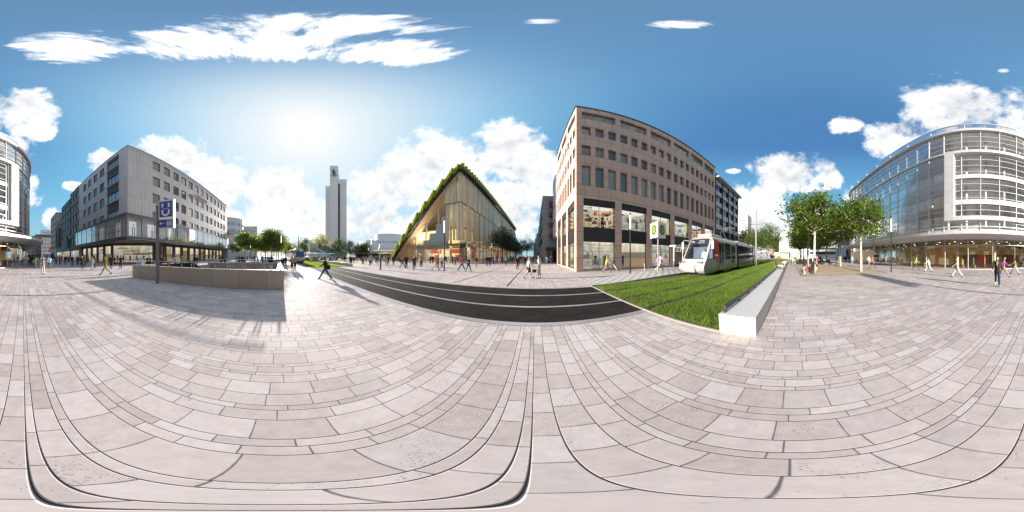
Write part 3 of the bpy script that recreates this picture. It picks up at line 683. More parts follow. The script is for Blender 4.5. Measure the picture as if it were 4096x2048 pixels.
W(225, 1058, 170, 'grey', 'charcoal', 'Man in a grey shirt and charcoal trousers walking alone into the shopping street', 'walk')
W(240, 1061.5, 10, 'mauve', 'denim', 'Woman in a dusky mauve top and jeans walking out of the shopping street', 'walk', 'f')
W(260, 1059, 180, 'darkgreen', 'mauve', 'Man in a dark green jacket and mauve trousers by the shop entrance', 'stand', sleeve='jacket')
W(123, 1062.5, 0, 'black', 'denim', 'Man in a black shirt and jeans walking along the glass shop front', 'walk', sleeve='short')
W(133, 1066, 190, 'navy', 'denim', 'Man in a navy top and jeans behind the woman in bright green', 'stand')
W(338, 1068, 20, 'rust', 'black', 'Man in a rust coloured top standing behind the man in charcoal', 'stand')
# --- around the stair well
Wd(566, 15.2, 60, 'lightblue', 'denim', 'Woman in a light blue cardigan standing at the end of the stair well wall', 'relaxed', 'f', hair='fair')
Wd(595, 16.2, 20, 'black', 'black', 'Man in a black suit and white shirt beside the stair well wall', 'stand', sleeve='jacket', extra=shirtfront('white'))
Wd(655, 20, 120, 'brown', 'charcoal', 'Woman in a brown top walking between the sign post and the shop windows', 'walk', 'f', hair='black')
Wd(645, 21, 130, 'charcoal', 'charcoal', 'Man in charcoal partly behind the blue sign post', 'stand')
Wd(696, 19.5, 190, 'white', 'khaki', 'Man in a white shirt looking at the shop windows with crossed forearms', 'hold', hair='black')
Wd(727, 22, 200, 'teal', 'lightgrey', 'Woman in a pale teal blouse looking at the shop windows', 'stand', 'f', hair='ginger')
Wd(778, 29, 30, 'black', 'black', 'Man in black chatting before the warm lit windows beside a second man', 'stand', sleeve='jacket')
Wd(788, 29.5, 300, 'navy', 'black', 'Man in a navy suit chatting with the man in black before the lit windows', 'stand', sleeve='jacket', extra=shirtfront('white'))
Wd(884, 25.5, 70, 'black', 'black', 'Man in a black suit and grey tie just beyond the far handrail', 'stand', sleeve='jacket', hair='fair', extra=shirtfront('lightgrey'))
Wd(899, 26.5, 60, 'navy', 'charcoal', 'Man in a slate blue suit behind the man in black beyond the handrail', 'stand', sleeve='jacket', hair='black', extra=shirtfront('white'))
Wd(958, 25.5, 260, 'brown', 'charcoal', 'Man in a short sleeved brown shirt seen from behind beyond the handrail', 'stand', sleeve='short', hair='brown')
Wd(970, 27, 250, 'black', 'charcoal', 'Man in a black jacket next to the brown shirt beyond the handrail', 'stand', sleeve='jacket', hair='black')
Wd(977, 28, 250, 'taupe', 'denim', 'Man in a taupe shirt at the end of the trio beyond the handrail', 'stand', sleeve='short', hair='grey')
Wd(1008, 29, 320, 'darkgreen', 'black', 'Woman in dark green under the trees beyond the handrail', 'stand', 'f', hair='black')
Wd(1017, 27.5, 270, 'darkbrown', 'taupe', 'Woman in a dark brown blouse under the trees beyond the handrail', 'stand', 'f', sleeve='short')
Wd(1052, 33, 270, 'black', 'denim', 'Man in a black shirt and jeans under the trees seen from behind', 'stand', sleeve='short')
Wd(1062, 34, 260, 'darkbrown', 'khaki', 'Man in a dark brown top and khaki trousers under the plane trees', 'relaxed')
Wd(1073, 33, 60, 'grey', 'charcoal', 'Man in a grey jacket standing with two men under the plane trees', 'stand', sleeve='jacket')
Wd(1080, 34, 90, 'black', 'black', 'Man in a black suit with white shirt under the plane trees', 'stand', sleeve='jacket', extra=shirtfront('white'))
Wd(1088, 33, 280, 'charcoal', 'black', 'Man in a charcoal coat at the end of the group under the plane trees', 'stand', sleeve='jacket', hair='black')
W(1133, 1064.5, 250, 'darkbrown', 'black', 'Woman in a dark brown jacket walking beside the blue ticket machine', 'walk', 'f', 'jacket')
W(1142.6, 1065.5, 262, 'darkgreen', 'darkgreen', 'Woman in a long dark green outfit walking towards the far tram', 'stand', 'f', 'jacket')
W(1168, 1083.5, 275, 'taupe', 'charcoal', 'Woman in a taupe T-shirt and grey jeans standing on the sunlit paving seen from behind', 'stand', 'f', 'short', hair='black')
W(1180, 1082, 240, 'khaki', 'darkbrown', 'Man in a khaki shirt standing close beside the woman in the taupe T-shirt', 'stand', sleeve='short', hair='ginger')
def bag_on_hip(o, J):
    a = MB(); h = J['up'](.16, -.16, .05); a.bbox(h.x - .09, h.x + .09, h.y - .2, h.y + .14, h.z - .16, h.z + .16, .05)
    a.path([h + Vector((0, -.1, .14)), J['up'](-.02, -.14, .4), J['up'](-.12, .0, .57)], .018, 6)
    b = a.build('shoulder_bag', cloth('black')); b.location = o.location; b.rotation_euler = o.rotation_euler
    tag(b, 'black shoulder bag on the hip of the man crossing the tracks', 'bag')
W(1302, 1117, 262, 'darkbrown', 'denim', 'Man in a dark brown jacket and jeans striding towards the tracks with a bag', 'stride', sleeve='jacket', hair='black', shoe='white', extra=bag_on_hip)
# --- square before the green roof
W(1403.5, 1065, 170, 'black', 'black', 'Man in a black suit walking past the white bench wall end', 'walk', sleeve='jacket', hair='fair')
W(1415, 1053.5, 150, 'maroon', 'darkbrown', 'Man in a maroon brown suit near the grassy ramp', 'walk', sleeve='jacket', hair='ginger')
W(1454, 1056.5, 120, 'taupe', 'charcoal', 'Woman in a taupe top and charcoal trousers walking with a companion', 'walk', 'f', 'short')
W(1449, 1056, 110, 'black', 'charcoal', 'Man in black walking with the woman in taupe', 'walk')
W(1480, 1062.5, 180, 'lightgrey', 'black', 'Man in a pale grey shirt and black trousers near the slim lamp post', 'hold', hair='grey')
W(1488, 1056.5, 120, 'teal', 'khaki', 'Man in a teal shirt and khaki trousers near the slim lamp post', 'stand', hair='grey')
W(1505, 1054, 100, 'darkgreen', 'lightdenim', 'Woman in a green top and light jeans in the group before the theatre', 'stand', 'f')
W(1512, 1060, 190, 'brown', 'tan', 'Woman in a brown jacket and tan skirt before the theatre', 'walk', 'f', 'jacket', 'skirt', hair='ginger')
W(1522.6, 1078.5, 255, 'navy', 'navy', 'Man in a navy blue suit standing in profile on the bright square', 'stand', sleeve='jacket', hair='black')
W(1545, 1062, 150, 'taupe', 'taupe', 'Man in a taupe jacket and trousers beside the yellow parasol', 'walk', sleeve='jacket', hair='grey')
W(1553, 1059.5, 170, 'navy', 'navy', 'Man in a navy suit behind the man in taupe', 'stand', sleeve='jacket', hair='black')
W(1574, 1060.5, 170, 'darkbrown', 'black', 'Man in a dark brown coat and black trousers seen from behind near the green hedge', 'stand', sleeve='jacket', hair='black')
W(1609.6, 1071.5, 95, 'charcoal', 'grey', 'Woman in charcoal and grey walking fast before the green hedge', 'stride', 'f', hair='fair')
W(1604, 1056, 180, 'rust', 'darkbrown', 'Woman in a rust top near the hedge end of the green roof', 'stand', 'f', 'short')
W(1619, 1055, 200, 'charcoal', 'black', 'Man in a charcoal jacket leaning by the hedge end', 'stand', sleeve='jacket')
W(1625, 1074, 175, 'darkbrown', 'maroon', 'Man in a maroon velvet suit before the small glass vestibule', 'stand', sleeve='jacket', hair='brown')
W(1655.7, 1080.5, 200, 'brown', 'denim', 'Man in a brown shirt, jeans and cap striding before the small glass vestibule', 'stride', sleeve='short', hair='grey')
W(1661, 1066, 190, 'brown', 'charcoal', 'Man in a brown shirt partly behind the man with the cap', 'stand', sleeve='short')
W(1686, 1068.5, 180, 'khaki', 'darkbrown', 'Man in a khaki shirt and brown trousers seen from behind at the glass vestibule', 'stand', sleeve='short', hair='brown')
W(1680, 1063, 270, 'tan', 'taupe', 'Woman in tan standing beside the man in khaki at the vestibule', 'stand', 'f', 'short')
W(1743.5, 1079.5, 265, 'orange', 'white', 'Woman in an orange top and white trousers striding across the square', 'stride', 'f', 'short', hair='grey')
W(1751, 1071.5, 190, 'khaki', 'charcoal', 'Man in a khaki vest behind the woman in orange', 'stand', sleeve='short', hair='black')
W(1767, 1070.5, 175, 'cream', 'denim', 'Man in a cream shirt and dark jeans left of the tall lamp post', 'stand', sleeve='short', hair='black')
W(1721, 1054.5, 160, 'darkgreen', 'black', 'Man in dark green in front of the lit ground floor', 'stand')
W(1731, 1054, 180, 'black', 'black', 'Man in black in front of the colourful lit display', 'stand', sleeve='jacket')
W(1811, 1056, 190, 'brown', 'darkbrown', 'Man in a brown shirt between lamp post and large glass vestibule', 'stand', sleeve='short')
W(1821, 1061, 180, 'grey', 'denim', 'Man in a grey pullover entering the large glass vestibule', 'stand')
W(1848, 1081.5, 250, 'mauve', 'darkgreen', 'Man in a plum pullover and teal jeans striding before the large glass vestibule', 'stride', hair='brown')
W(1874, 1088, 175, 'charcoal', 'grey', 'Woman in a charcoal top and grey trousers walking towards the tracks', 'swing', 'f', hair='fair')
W(1905.7, 1068.5, 180, 'brown', 'taupe', 'Woman in a brown top standing inside the large glass vestibule', 'stand', 'f')
W(1947, 1064.5, 350, 'black', 'denim', 'Man in a black pullover and blue jeans in front of the street trees', 'stand')
W(1958.7, 1064, 10, 'darkbrown', 'charcoal', 'Man in a dark brown jacket next to the man in jeans before the street trees', 'stand', sleeve='jacket')
W(1981, 1057.5, 0, 'taupe', 'purple', 'Woman in a taupe top and violet trousers beside the street trees', 'stand', 'f', hair='grey')
W(1975.5, 1056.5, 0, 'black', 'black', 'Man in black by the first street tree', 'stand')
W(1998, 1061.5, 180, 'taupe', 'mauve', 'Woman in a taupe cardigan and mauve trousers under the street trees', 'walk', 'f')
W(2023, 1061.5, 5, 'teal', 'charcoal', 'Man in a mint green shirt and charcoal trousers walking up the shopping street', 'swing', hair='grey')
W(2069, 1077.5, 190, 'darkbrown', 'denim', 'Woman in a dark jacket and jeans with a red bag on the bright paving', 'hold', 'f', 'jacket', hair='ginger', extra=handbag('red'))
W(2075, 1063, 180, 'brown', 'charcoal', 'Man in a brown top just behind the woman with the red bag', 'stand')
W(2098, 1062.5, 200, 'black', 'denim', 'Man in a black jacket and jeans in the middle of the shopping street', 'stand', sleeve='jacket')
W(2104, 1062, 20, 'darkbrown', 'denim', 'Man in dark brown facing the man in the black jacket', 'stand', sleeve='short')
W(2114.6, 1113.5, 80, 'lightgrey', 'charcoal', 'Blond woman in a grey blouse and short dark skirt with a brown handbag', 'walk', 'f', 'long', 'skirt', hair='blond', shoe='tan', extra=handbag('brown'))
W(2156.5, 1113.5, 262, 'white', 'white', 'Man in an off-white suit with hands in his pockets facing the blond woman', 'pockets', sleeve='jacket', hair='brown', shoe='brown')
W(2143, 1053.5, 180, 'olive', 'lightgrey', 'Woman in an olive green top walking down the shopping street', 'walk', 'f')
W(2167, 1053.5, 200, 'purple', 'charcoal', 'Woman in a violet top by the grey panelled house', 'stand', 'f')
W(2177, 1048.5, 180, 'mustard', 'black', 'Man in a mustard yellow shirt by the grey panelled house', 'stand')
W(2186, 1056.5, 180, 'lightblue', 'lightgrey', 'Man in a pale blue shirt and light trousers near the grey panelled house', 'stand')
W(2203.6, 1057.5, 170, 'navy', 'navy', 'Man in a navy suit at the dark shop entrance of the grey panelled house', 'walk', sleeve='jacket')
# --- along the stone shop and on the platform
W(2427, 1090, 95, 'yellow', 'khaki', 'Man in a yellow orange shirt and khaki trousers walking past the stone shop', 'walk', hair='blond')
W(2453.6, 1082, 100, 'purple', 'white', 'Woman in a violet T-shirt and white trousers beside the man in yellow', 'stride', 'f', 'short', hair='ginger')
W(2640, 1081.5, 60, 'pink', 'white', 'Man in a pink pullover, white trousers and dark cap walking on the tram platform', 'swing', hair='black', shoe='white', z=.25)
# --- gravel square and glass shop
W(3218, 1102, 80, 'darkbrown', 'lightdenim', 'Woman in a dark jacket and light jeans holding a red bag on the gravel', 'hold', 'f', 'jacket', hair='ginger', extra=handbag('red'))
W(3251, 1097.6, 262, 'black', 'black', 'Man in a black suit and open white shirt, hands in pockets, on the gravel', 'pockets', sleeve='jacket', hair='fair', extra=shirtfront('white'))
W(3266.5, 1084.5, 80, 'mauve', 'darkbrown', 'Woman in a long mauve brown dress behind the man in the black suit', 'stand', 'f', 'short', 'skirt', hair='ginger')
W(3259, 1085, 90, 'darkgreen', 'darkgreen', 'Man in dark green hidden behind the man in the black suit', 'stand')
W(3171, 1065.5, 100, 'cream', 'grey', 'Woman in a cream top and grey jeans beside the timber bench', 'stand', 'f')
W(3180.5, 1062., 90, 'mustard', 'khaki', 'Man in a mustard jacket beside the woman in cream', 'stand', sleeve='jacket')
W(3281.6, 1052.5, 90, 'black', 'black', 'Man in black standing alone among the plane trees', 'stand', sleeve='jacket', hair='black')
W(3353, 1055.5, 110, 'yellow', 'white', 'Woman in a yellow top and white trousers near the twin lamp posts', 'stand', 'f', 'short')
W(3359, 1050, 110, 'tan', 'olive', 'Man in a tan shirt near the twin lamp posts', 'stand')
W(3376, 1046, 110, 'charcoal', 'navy', 'Man in charcoal walking towards the brick church', 'walk')
W(3385, 1048, 110, 'navy', 'charcoal', 'Man in navy walking towards the brick church', 'walk')
W(3396, 1051, 115, 'darkgreen', 'navy', 'Man in dark teal walking towards the brick church', 'walk')
W(3409, 1056, 118, 'teal', 'khaki', 'Man in a mint green shirt walking towards the brick church', 'stand', hair='blond')
W(3445, 1070.5, 125, 'pink', 'white', 'Woman in a pink top and white trousers behind the plane tree trunk', 'walk', 'f', 'short')
W(3475.5, 1062, 60, 'white', 'taupe', 'Man in a white shirt and taupe trousers passing the dark stone wall', 'walk', hair='grey')
W(3492, 1072.5, 70, 'coral', 'brown', 'Woman in a coral red top and brown trousers passing the dark stone wall', 'stride', 'f', hair='fair')
W(3663.5, 1078, 80, 'green', 'brown', 'Woman in a green top and brown trousers walking along the glass shop', 'stride', 'f', hair='fair')
W(3715, 1086.5, 265, 'white', 'white', 'Woman in a white top, white trousers and a dark cap walking along the glass shop', 'stride', 'f', hair='black')
W(3829, 1107.5, 275, 'taupe', 'white', 'Woman in a dark taupe waistcoat and white trousers striding on the paving', 'stride', 'f', 'short', hair='brown')
W(3989.5, 1141, 350, 'darkbrown', 'navy', 'Smiling man in a brown leather jacket and dark jeans walking towards the viewer', 'walk', sleeve='jacket', hair='black', shoe='white', extra=shirtfront('lightgrey'))
W(4014, 1107.5, 250, 'mauve', 'tan', 'Man in a lilac pullover and tan trousers behind the man in leather', 'stride', hair='black', shoe='brown')
W(4060, 1097, 85, 'olive', 'white', 'Woman in an olive vest and white trousers walking along the shop windows', 'stride', 'f', 'short', hair='brown')
# --- crowds
rc = random.Random(11)
DARK = ['black', 'charcoal', 'navy', 'darkbrown', 'black', 'charcoal', 'grey', 'brown', 'maroon', 'denim', 'darkgreen', 'taupe']
MIXD = DARK + ['white', 'teal', 'lightblue', 'rust', 'cream', 'coral', 'purple', 'lightgrey']
TRO = ['black', 'charcoal', 'denim', 'navy', 'khaki', 'denim', 'grey', 'darkbrown', 'lightgrey']
def crowd(n, spots, group, where, cols, dz=None):
    for i in range(n):
        x, y, z = spots(i); top = rc.choice(cols); bot = rc.choice(TRO); fem = rc.random() < .4
        pose = rc.choice(['stand', 'walk', 'stand', 'relaxed', 'walk', 'stride']); sl = rc.choice(['long', 'jacket', 'short']) if not fem else rc.choice(['long', 'short'])
        person(x, y, rc.uniform(0, 360), top, bot, f"{'Woman' if fem else 'Man'} in {top} and {bot} {where}", pose, 'f' if fem else 'm', sl, hair=rc.choice(list(HAIR)), z=z, group=group, s=rc.uniform(.93, 1.03))
def fan(px0, px1, D0, D1):
    def f(i):
        x, y = pd(rc.uniform(px0, px1), D0 + (D1 - D0) * rc.random() ** 1.3); return x, y, 0.
    return f
# ================================================================ trees
M['bark'] = pm('plane tree bark', (.36, .33, .27), .85, 0, .35, 5, .5, 18)
M['bark_dark'] = pm('dark bark', (.09, .07, .05), .9, 0, .3, 5, .5, 18)
LEAF = {'plane': leafmat('plane leaf', [(.034, .066, .008), (.054, .094, .010), (.080, .125, .013), (.14, .18, .025)], .40),
        'dark': leafmat('dark leaf', [(.010, .022, .008), (.018, .036, .012), (.03, .05, .016)], .2),
        'deep': leafmat('deep green leaf', [(.018, .040, .014), (.030, .062, .020), (.05, .085, .03)], .3),
        'yellow': leafmat('yellow leaf', [(.20, .15, .015), (.30, .22, .025), (.15, .13, .02), (.38, .29, .05)], .4),
        'mixed': leafmat('olive leaf', [(.04, .06, .012), (.08, .10, .02), (.15, .14, .02), (.06, .10, .02)], .35)}
def make_tree(seed, H, trunk_h, rx, ry, nclump, nleaf, ls, leaf, bark='bark', tr=.16, flat=.55, lean=0., top=None):
    """trunk mesh + crown mesh at the origin; crown = leaf sized faces gathered in clumps along limbs"""
    rg = np.random.default_rng(seed); rd = random.Random(seed)
    cz = (trunk_h + H) / 2 + .2; rz = (H - trunk_h) / 2
    cl = []
    for i in range(nclump):
        for _ in range(30):
            d = rg.normal(size=3); d /= np.linalg.norm(d); r = rg.uniform(.35, 1.0) ** .55
            lump = 1 + .28 * np.sin(3 * np.arctan2(d[1], d[0]) + seed) + .2 * np.sin(5 * d[2] + seed * 2)
            p = np.array([d[0] * rx * r * lump, d[1] * ry * r * lump, cz + d[2] * rz * r * (1 + .25 * rg.uniform(-1, 1))])
            if all(np.linalg.norm(p - q) > .28 * min(rx, rz) * (1 if nclump < 60 else .6) for q in cl): break
        cl.append(p)
    if top is not None: cl += [np.array(q) for q in top]
    k = MB(); pts = []; rad = []
    for i in range(9):
        f = i / 8; pts.append((.06 * sin(f * 7 + seed) * f, .06 * cos(f * 5 + seed) * f, f * (trunk_h + (H - trunk_h) * .55))); rad.append(tr * (1.25 if i == 0 else 1 - .62 * f))
    k.path(pts, rad, 10)
    for i, c in enumerate(cl):
        if i % max(1, len(cl) // 16): continue
        z0 = trunk_h * .92 + (c[2] - trunk_h) * .45; z0 = min(max(z0, trunk_h * .85), pts[-1][2]); b = Vector((0, 0, z0)); e = Vector(c)
        mid = b.lerp(e, .55) + Vector((rd.uniform(-.2, .2), rd.uniform(-.2, .2), -.08 * (e - b).length)); k.path([b, mid, e], [tr * .42, tr * .25, tr * .08], 6)
    per = nleaf // len(cl); Vs = []
    for c in cl:
        sz = rg.uniform(.6, 1.25); n = int(per * sz); cs = rx * .27 * sz
        p = rg.normal(size=(n, 3)) * np.array([cs, cs, cs * flat]); p[:, 2] -= .16 * np.linalg.norm(p[:, :2], axis=1) ** 1.2; p += c
        L = ls * rg.uniform(.6, 1.25, n)
        nrm = rg.normal(size=(n, 3)); nrm[:, 2] = np.abs(nrm[:, 2]) + .55; nrm /= np.linalg.norm(nrm, axis=1)[:, None]
        a = np.cross(nrm, rg.normal(size=(n, 3))); a /= np.linalg.norm(a, axis=1)[:, None]; b = np.cross(nrm, a)
        a *= L[:, None] * .5; b *= L[:, None] * .42
        Vs.append(np.stack([p - a * 1.1, p - b * .9 + a * .1 - nrm * L[:, None] * .12, p + a * 1.2, p + b * .9 + a * .1 - nrm * L[:, None] * .12], 1))
    V = np.concatenate(Vs).reshape(-1, 3); F = np.arange(len(V)).reshape(-1, 4)
    tm = bpy.data.meshes.new('trunk'); tm.from_pydata(k.v, [], k.f); tm.polygons.foreach_set('use_smooth', [True] * len(k.f)); tm.materials.append(M[bark]); tm.update()
    return tm, npmesh('crown', V, F, [LEAF[leaf]])
def plant(meshes, name, x, y, label, group=None, rz=0., s=1., z=0.):
    r = thing(name, label, 'tree', (x, y, z), group); r.rotation_euler = (0, 0, rz); r.scale = s if hasattr(s, '__len__') else (s,) * 3
    put(meshes[0], 'trunk', r, (0, 0, 0)); put(meshes[1], 'crown', r, (0, 0, 0)); return r
PL = [make_tree(3 + i, 7.5, 3.6, 2.75, 2.3, 30, 6200, .25, 'plane', tr=.155, flat=.55, top=tp) for i, tp in enumerate(([(-1.9, .3, 7.6), (-2.3, .2, 6.7), (.2, 0, 7.2)], [(1.6, .2, 7.3), (2.4, 0, 6.2)], [(-.5, .6, 7.7), (2.2, .3, 6.9)]))]
G1 = 'plane trees on the gravel square'
row = [(16.4, -2.4, 'Pale barked plane tree at the gravel edge behind the man in the black suit'), (16.1, -7.4, 'Plane tree at the gravel corner closest to the glass shop front'),
       (25.6, -2.7, 'Plane tree second in its row along the stone bench wall'), (25.4, -8.0, 'Plane tree second in its row along the shop side of the gravel'),
       (34.8, -2.7, 'Plane tree third in the row along the bench wall'), (34.6, -7.7, 'Plane tree third in the shop side row beside the timber loungers'),
       (44, -2.7, 'Plane tree fourth in the row along the bench wall'), (44.5, -7.6, 'Plane tree fourth in the shop side row on the gravel'),
       (53, -2.9, 'Last plane tree of the row along the bench wall'), (54, -7.5, 'Last plane tree of the shop side row on the gravel')]
for i, (x, y, lb) in enumerate(row): plant(PL[(0, 1, 2, 0, 1, 2, 2, 1, 0, 1)[i]], 'plane_tree', x, y, lb, G1, rz=(pi, 1.45, .4, 2.2, 1.0, 4.0, 2.8, 5.0, .2, 1.7)[i] + 0., s=(1.06, 1.02, 1.02, 1.02, 1, .96, .95, 1, .97, 1)[i])
G2 = 'plane trees beyond the stair well'
for i, (px, D) in enumerate([(979, 46), (1021, 54), (1044, 62), (1062, 53), (1085, 41), (1096, 48), (1106, 56), (1000, 66), (1072, 66), (1112, 70), (1115, 88), (950, 72), (1020, 85), (1060, 95), (1090, 82)]):
    x, y = pd(px, D); plant(PL[i % 3], 'plane_tree', x, y, 'Sunlit plane tree with bare pale trunk in the grove beyond the stair well', G2, rz=i * 1.9, s=1.08 if D < 60 else 1.0)
ST = make_tree(21, 9.5, 4.0, 2.9, 2.9, 34, 3600, .30, 'dark', 'bark_dark', .15, .7)
for i, (px, D) in enumerate([(2010, 44), (2026, 53), (2040, 62), (2052, 71), (2060, 82), (2068, 96)]):
    x, y = pd(px, D); plant(ST, 'street_tree', x, y, 'Dark leafy street tree in the row before the slatted facade, ' + ('tallest in view', 'second along', 'third along', 'fourth along', 'fifth along', 'last of the row')[i], 'street trees before the slatted facade', rz=i * 1.3, s=(1., .95, .95, .93, .95, .95)[i])
x, y = pd(2108, 62); plant(ST, 'street_tree', x, y, 'Lone dark street tree standing in the middle of the shopping street', rz=2.2, s=.86)
BIG = make_tree(31, 17, 5.0, 6.4, 6.4, 60, 5200, .55, 'yellow', 'bark_dark', .35, .7)
x, y = pd(1280, 122); plant(BIG, 'yellow_tree', x, y, 'Large tree with yellow autumn leaves behind the grassy ramp')
BG2 = [make_tree(41 + i, 13, 2.2, 4.2, 4.2, 50, 4200, .5, lf, 'bark_dark', .3, .75) for i, lf in enumerate(('deep', 'mixed', 'plane'))]
for i, (px, D, k, s, lb) in enumerate([(1355, 112, 0, 1.02, 'Round dark green tree in front of the grey tower'), (1222, 112, 0, 1.05, 'Bushy green tree just behind the upper tip of the ramp'), (1206, 128, 2, .9, 'Green tree between far tram and ramp tip'),
        (1403, 130, 1, 1.05, 'Olive green tree beside the foot of the grey tower'), (1440, 140, 1, .95, 'Olive tree in the middle of the gap between tower and theatre'), (1462, 138, 2, 1.0, 'Fresh green tree beside the white theatre'),
        (1160, 120, 2, .9, 'Green tree behind the small green stop sign'), (1148, 140, 0, 1.0, 'Dark green tree far behind the small green stop sign'), (1425, 165, 0, .9, 'Dark green tree far off behind the olive tree'), (1180, 150, 1, .9, 'Olive tree far off behind the far tram')]):
    x, y = pd(px, D); plant(BG2[k], 'park_tree', x, y, lb, None, rz=i * 2.1, s=s)
RT = make_tree(51, 13.5, 4.2, 4.6, 4.6, 52, 6000, .42, 'plane', 'bark', .32, .6); RM = make_tree(52, 12, 3.0, 4.8, 4.8, 52, 5600, .42, 'mixed', 'bark', .28, .65)
x, y = pd(3075, 58); plant(RT, 'old_plane_tree', x, y, 'Broad old plane tree with pale forked trunk beyond the tram', s=.93)
x, y = pd(2996, 62); plant(RM, 'old_plane_tree', x, y, 'Olive green old plane tree close to the black and grey office block', rz=1.)
x, y = pd(3030, 78); plant(RM, 'old_plane_tree', x, y, 'Olive green plane tree filling the gap behind the two old planes', rz=3., s=1.05)
x, y = pd(3120, 120); plant(BG2[0], 'park_tree', x, y, 'Hazy dark tree behind the white cantilevered house', rz=1., s=1.22)
x, y = pd(3145, 128); plant(BG2[0], 'park_tree', x, y, 'Hazy dark tree peeping over the white cantilevered house', rz=3., s=1.0)

# ================================================================ street furniture
def lamp_post():
    r = thing('street_lamp', '', 'street lamp', (0, 0, 0)); a = MB(); a.path([(0, 0, 0), (0, 0, .05), (0, 0, .05), (0, 0, 4.35)], [.09, .09, .075, .07], 12); a.build('pole', M['dark_metal'], r, True)
    a = MB(); a.path([(0, 0, 4.36), (0, 0, 5.78)], .062, 12); a.build('light_tube', M['lamp'], r, True); a = MB(); a.path([(0, 0, 5.79), (0, 0, 6.05)], [.07, .068], 12); a.build('cap', M['dark_metal'], r, True); return r
LP = lamp_post()
for i, (x, y, lb) in enumerate([(*gp(1777, 1083.5), 'Slim lamp post with white tube before the corner of the green roofed hall'), (*gp(2521, 1093), 'Slim lamp post with white tube at the edge of the chequered platform'), (*gp(3565, 1087), 'Slim lamp post with white tube in front of the curved glass shop'),
        (*pd(1485, 37.5), 'Slim lamp post with white tube in front of the white theatre'), (*pd(1518, 55), 'Slim lamp post close behind the yellow parasol'), (*pd(1514, 72), 'Slim lamp post far behind the yellow parasol'), (*pd(1582, 75), 'Slim lamp post between theatre and lowest hedge'),
        (*pd(911.7, 37.5), 'Slim lamp post at the far corner of the grey panelled office block'), (*pd(1125, 32.4), 'Slim lamp post behind the blue ticket machine'), (*pd(1002, 50), 'Slim lamp post half hidden among the plane trees'),
        (*pd(3353, 37), 'Taller looking one of the twin lamp posts beyond the gravel'), (*pd(3347.5, 55), 'Smaller looking one of the twin lamp posts beyond the gravel'), (*pd(1474, 80), 'Slim lamp post beside the tree before the theatre'), (*pd(1967, 50), 'Slim lamp post before the slatted facade')]):
    if i == 0: LP.location = (x, y, 0); LP['label'] = lb; LP['group'] = 'slim street lamps'
    else: dup(LP, (x, y, 0), 0, lb, group='slim street lamps')
# long concrete bench wall on both sides
def bench_wall(x0, x1, y0, y1, h, label, rail_y, ends):
    r = thing('bench_wall', label, 'bench wall', (x0, y0, 0)); a = MB(); s = 1 if x1 > x0 else -1
    a.xprism([(x0, h), (x1, h), (x1, 0), (x0 + s * .06, 0)], y0, y1); a.build('concrete_body', M['fairface'], r)
    a = MB(); xa, xb = ends; a.box(min(xa, xb), max(xa, xb), rail_y - .03, rail_y + .03, h + .06, h + .15); n = int(abs(xb - xa) / .95)
    for i in range(n + 1):
        x = xa + (xb - xa) * i / n; a.box(x - .04, x + .04, rail_y - .03, rail_y + .03, h, h + .06)
    a.build('low_rail', M['dark_metal'], r); return r
bench_wall(3.0, 44, .66, 1.42, .47, 'Long pale concrete bench wall with low dark rail beside the tram lawn', 1.35, (3.15, 14.8))
bench_wall(-23.7, -62, 10.85, 11.6, .47, 'Concrete bench wall with timber seats across the tracks before the grassy ramp', 10.93, (-36, -61))
def timber_bench(): 
    r = thing('timber_bench', '', 'bench', (0, 0, 0)); a = MB()
    for i in range(5): a.bbox(-.9, .9, -.36 + i * .14, -.24 + i * .14, .03, .075, .012)
    a.build('seat', M['wood'], r, local=True); a = MB()
    for i in range(5): a.add([(-.9, .34 + i * .035, .14 + i * .115), (.9, .34 + i * .035, .14 + i * .115), (.9, .37 + i * .035, .245 + i * .115), (-.9, .37 + i * .035, .245 + i * .115), (-.9, .38 + i * .035, .14 + i * .115), (.9, .38 + i * .035, .14 + i * .115), (.9, .41 + i * .035, .245 + i * .115), (-.9, .41 + i * .035, .245 + i * .115)], [(0, 1, 2, 3), (5, 4, 7, 6), (0, 4, 5, 1), (3, 2, 6, 7), (0, 3, 7, 4), (1, 5, 6, 2)])
    a.build('backrest', M['wood'], r, local=True)
    for x in (-.5, .5):
        a = MB(); a.path([(x, -.2, .04), (x, -.2, .3), (x, .28, .32)], .016, 6); a.build('armrest', M['steel'], r, local=True)
    for x in (-.7, .7):
        a = MB(); a.box(x - .03, x + .03, -.3, .36, 0, .03); a.build('foot', M['dark_metal'], r, local=True)
    return r
TB = timber_bench(); TB.location = (15.9, 1.02, .47); TB.rotation_euler = (0, 0, 0); tag(TB, 'Timber bench with backrest on the bench wall behind its low rail end', None, 'timber benches on the bench walls')
for i, (x, y, z, rz, lb) in enumerate([(22.5, 1.02, .47, 0, 'Timber bench on the bench wall, second along the tram lawn'), (26.5, 1.02, .47, 0, 'Timber bench on the bench wall, third along the tram lawn'),
        (*pd(1358, 27.6), .47, 0, 'Timber bench closest to the white end of the wall across the tracks'), (*pd(1328, 31.5), .47, 0, 'Second timber bench from the white wall end across the tracks'), (*pd(1290, 39), .47, 0, 'Third timber bench from the white wall end across the tracks'), (*pd(1262, 47), .47, 0, 'Fourth timber bench from the white wall end across the tracks'), (*pd(1245, 55), .47, 0, 'Last timber bench of the wall across the tracks')]):
    if x < 0: y = 11.2
    dup(TB, (x, y, z), rz, lb)
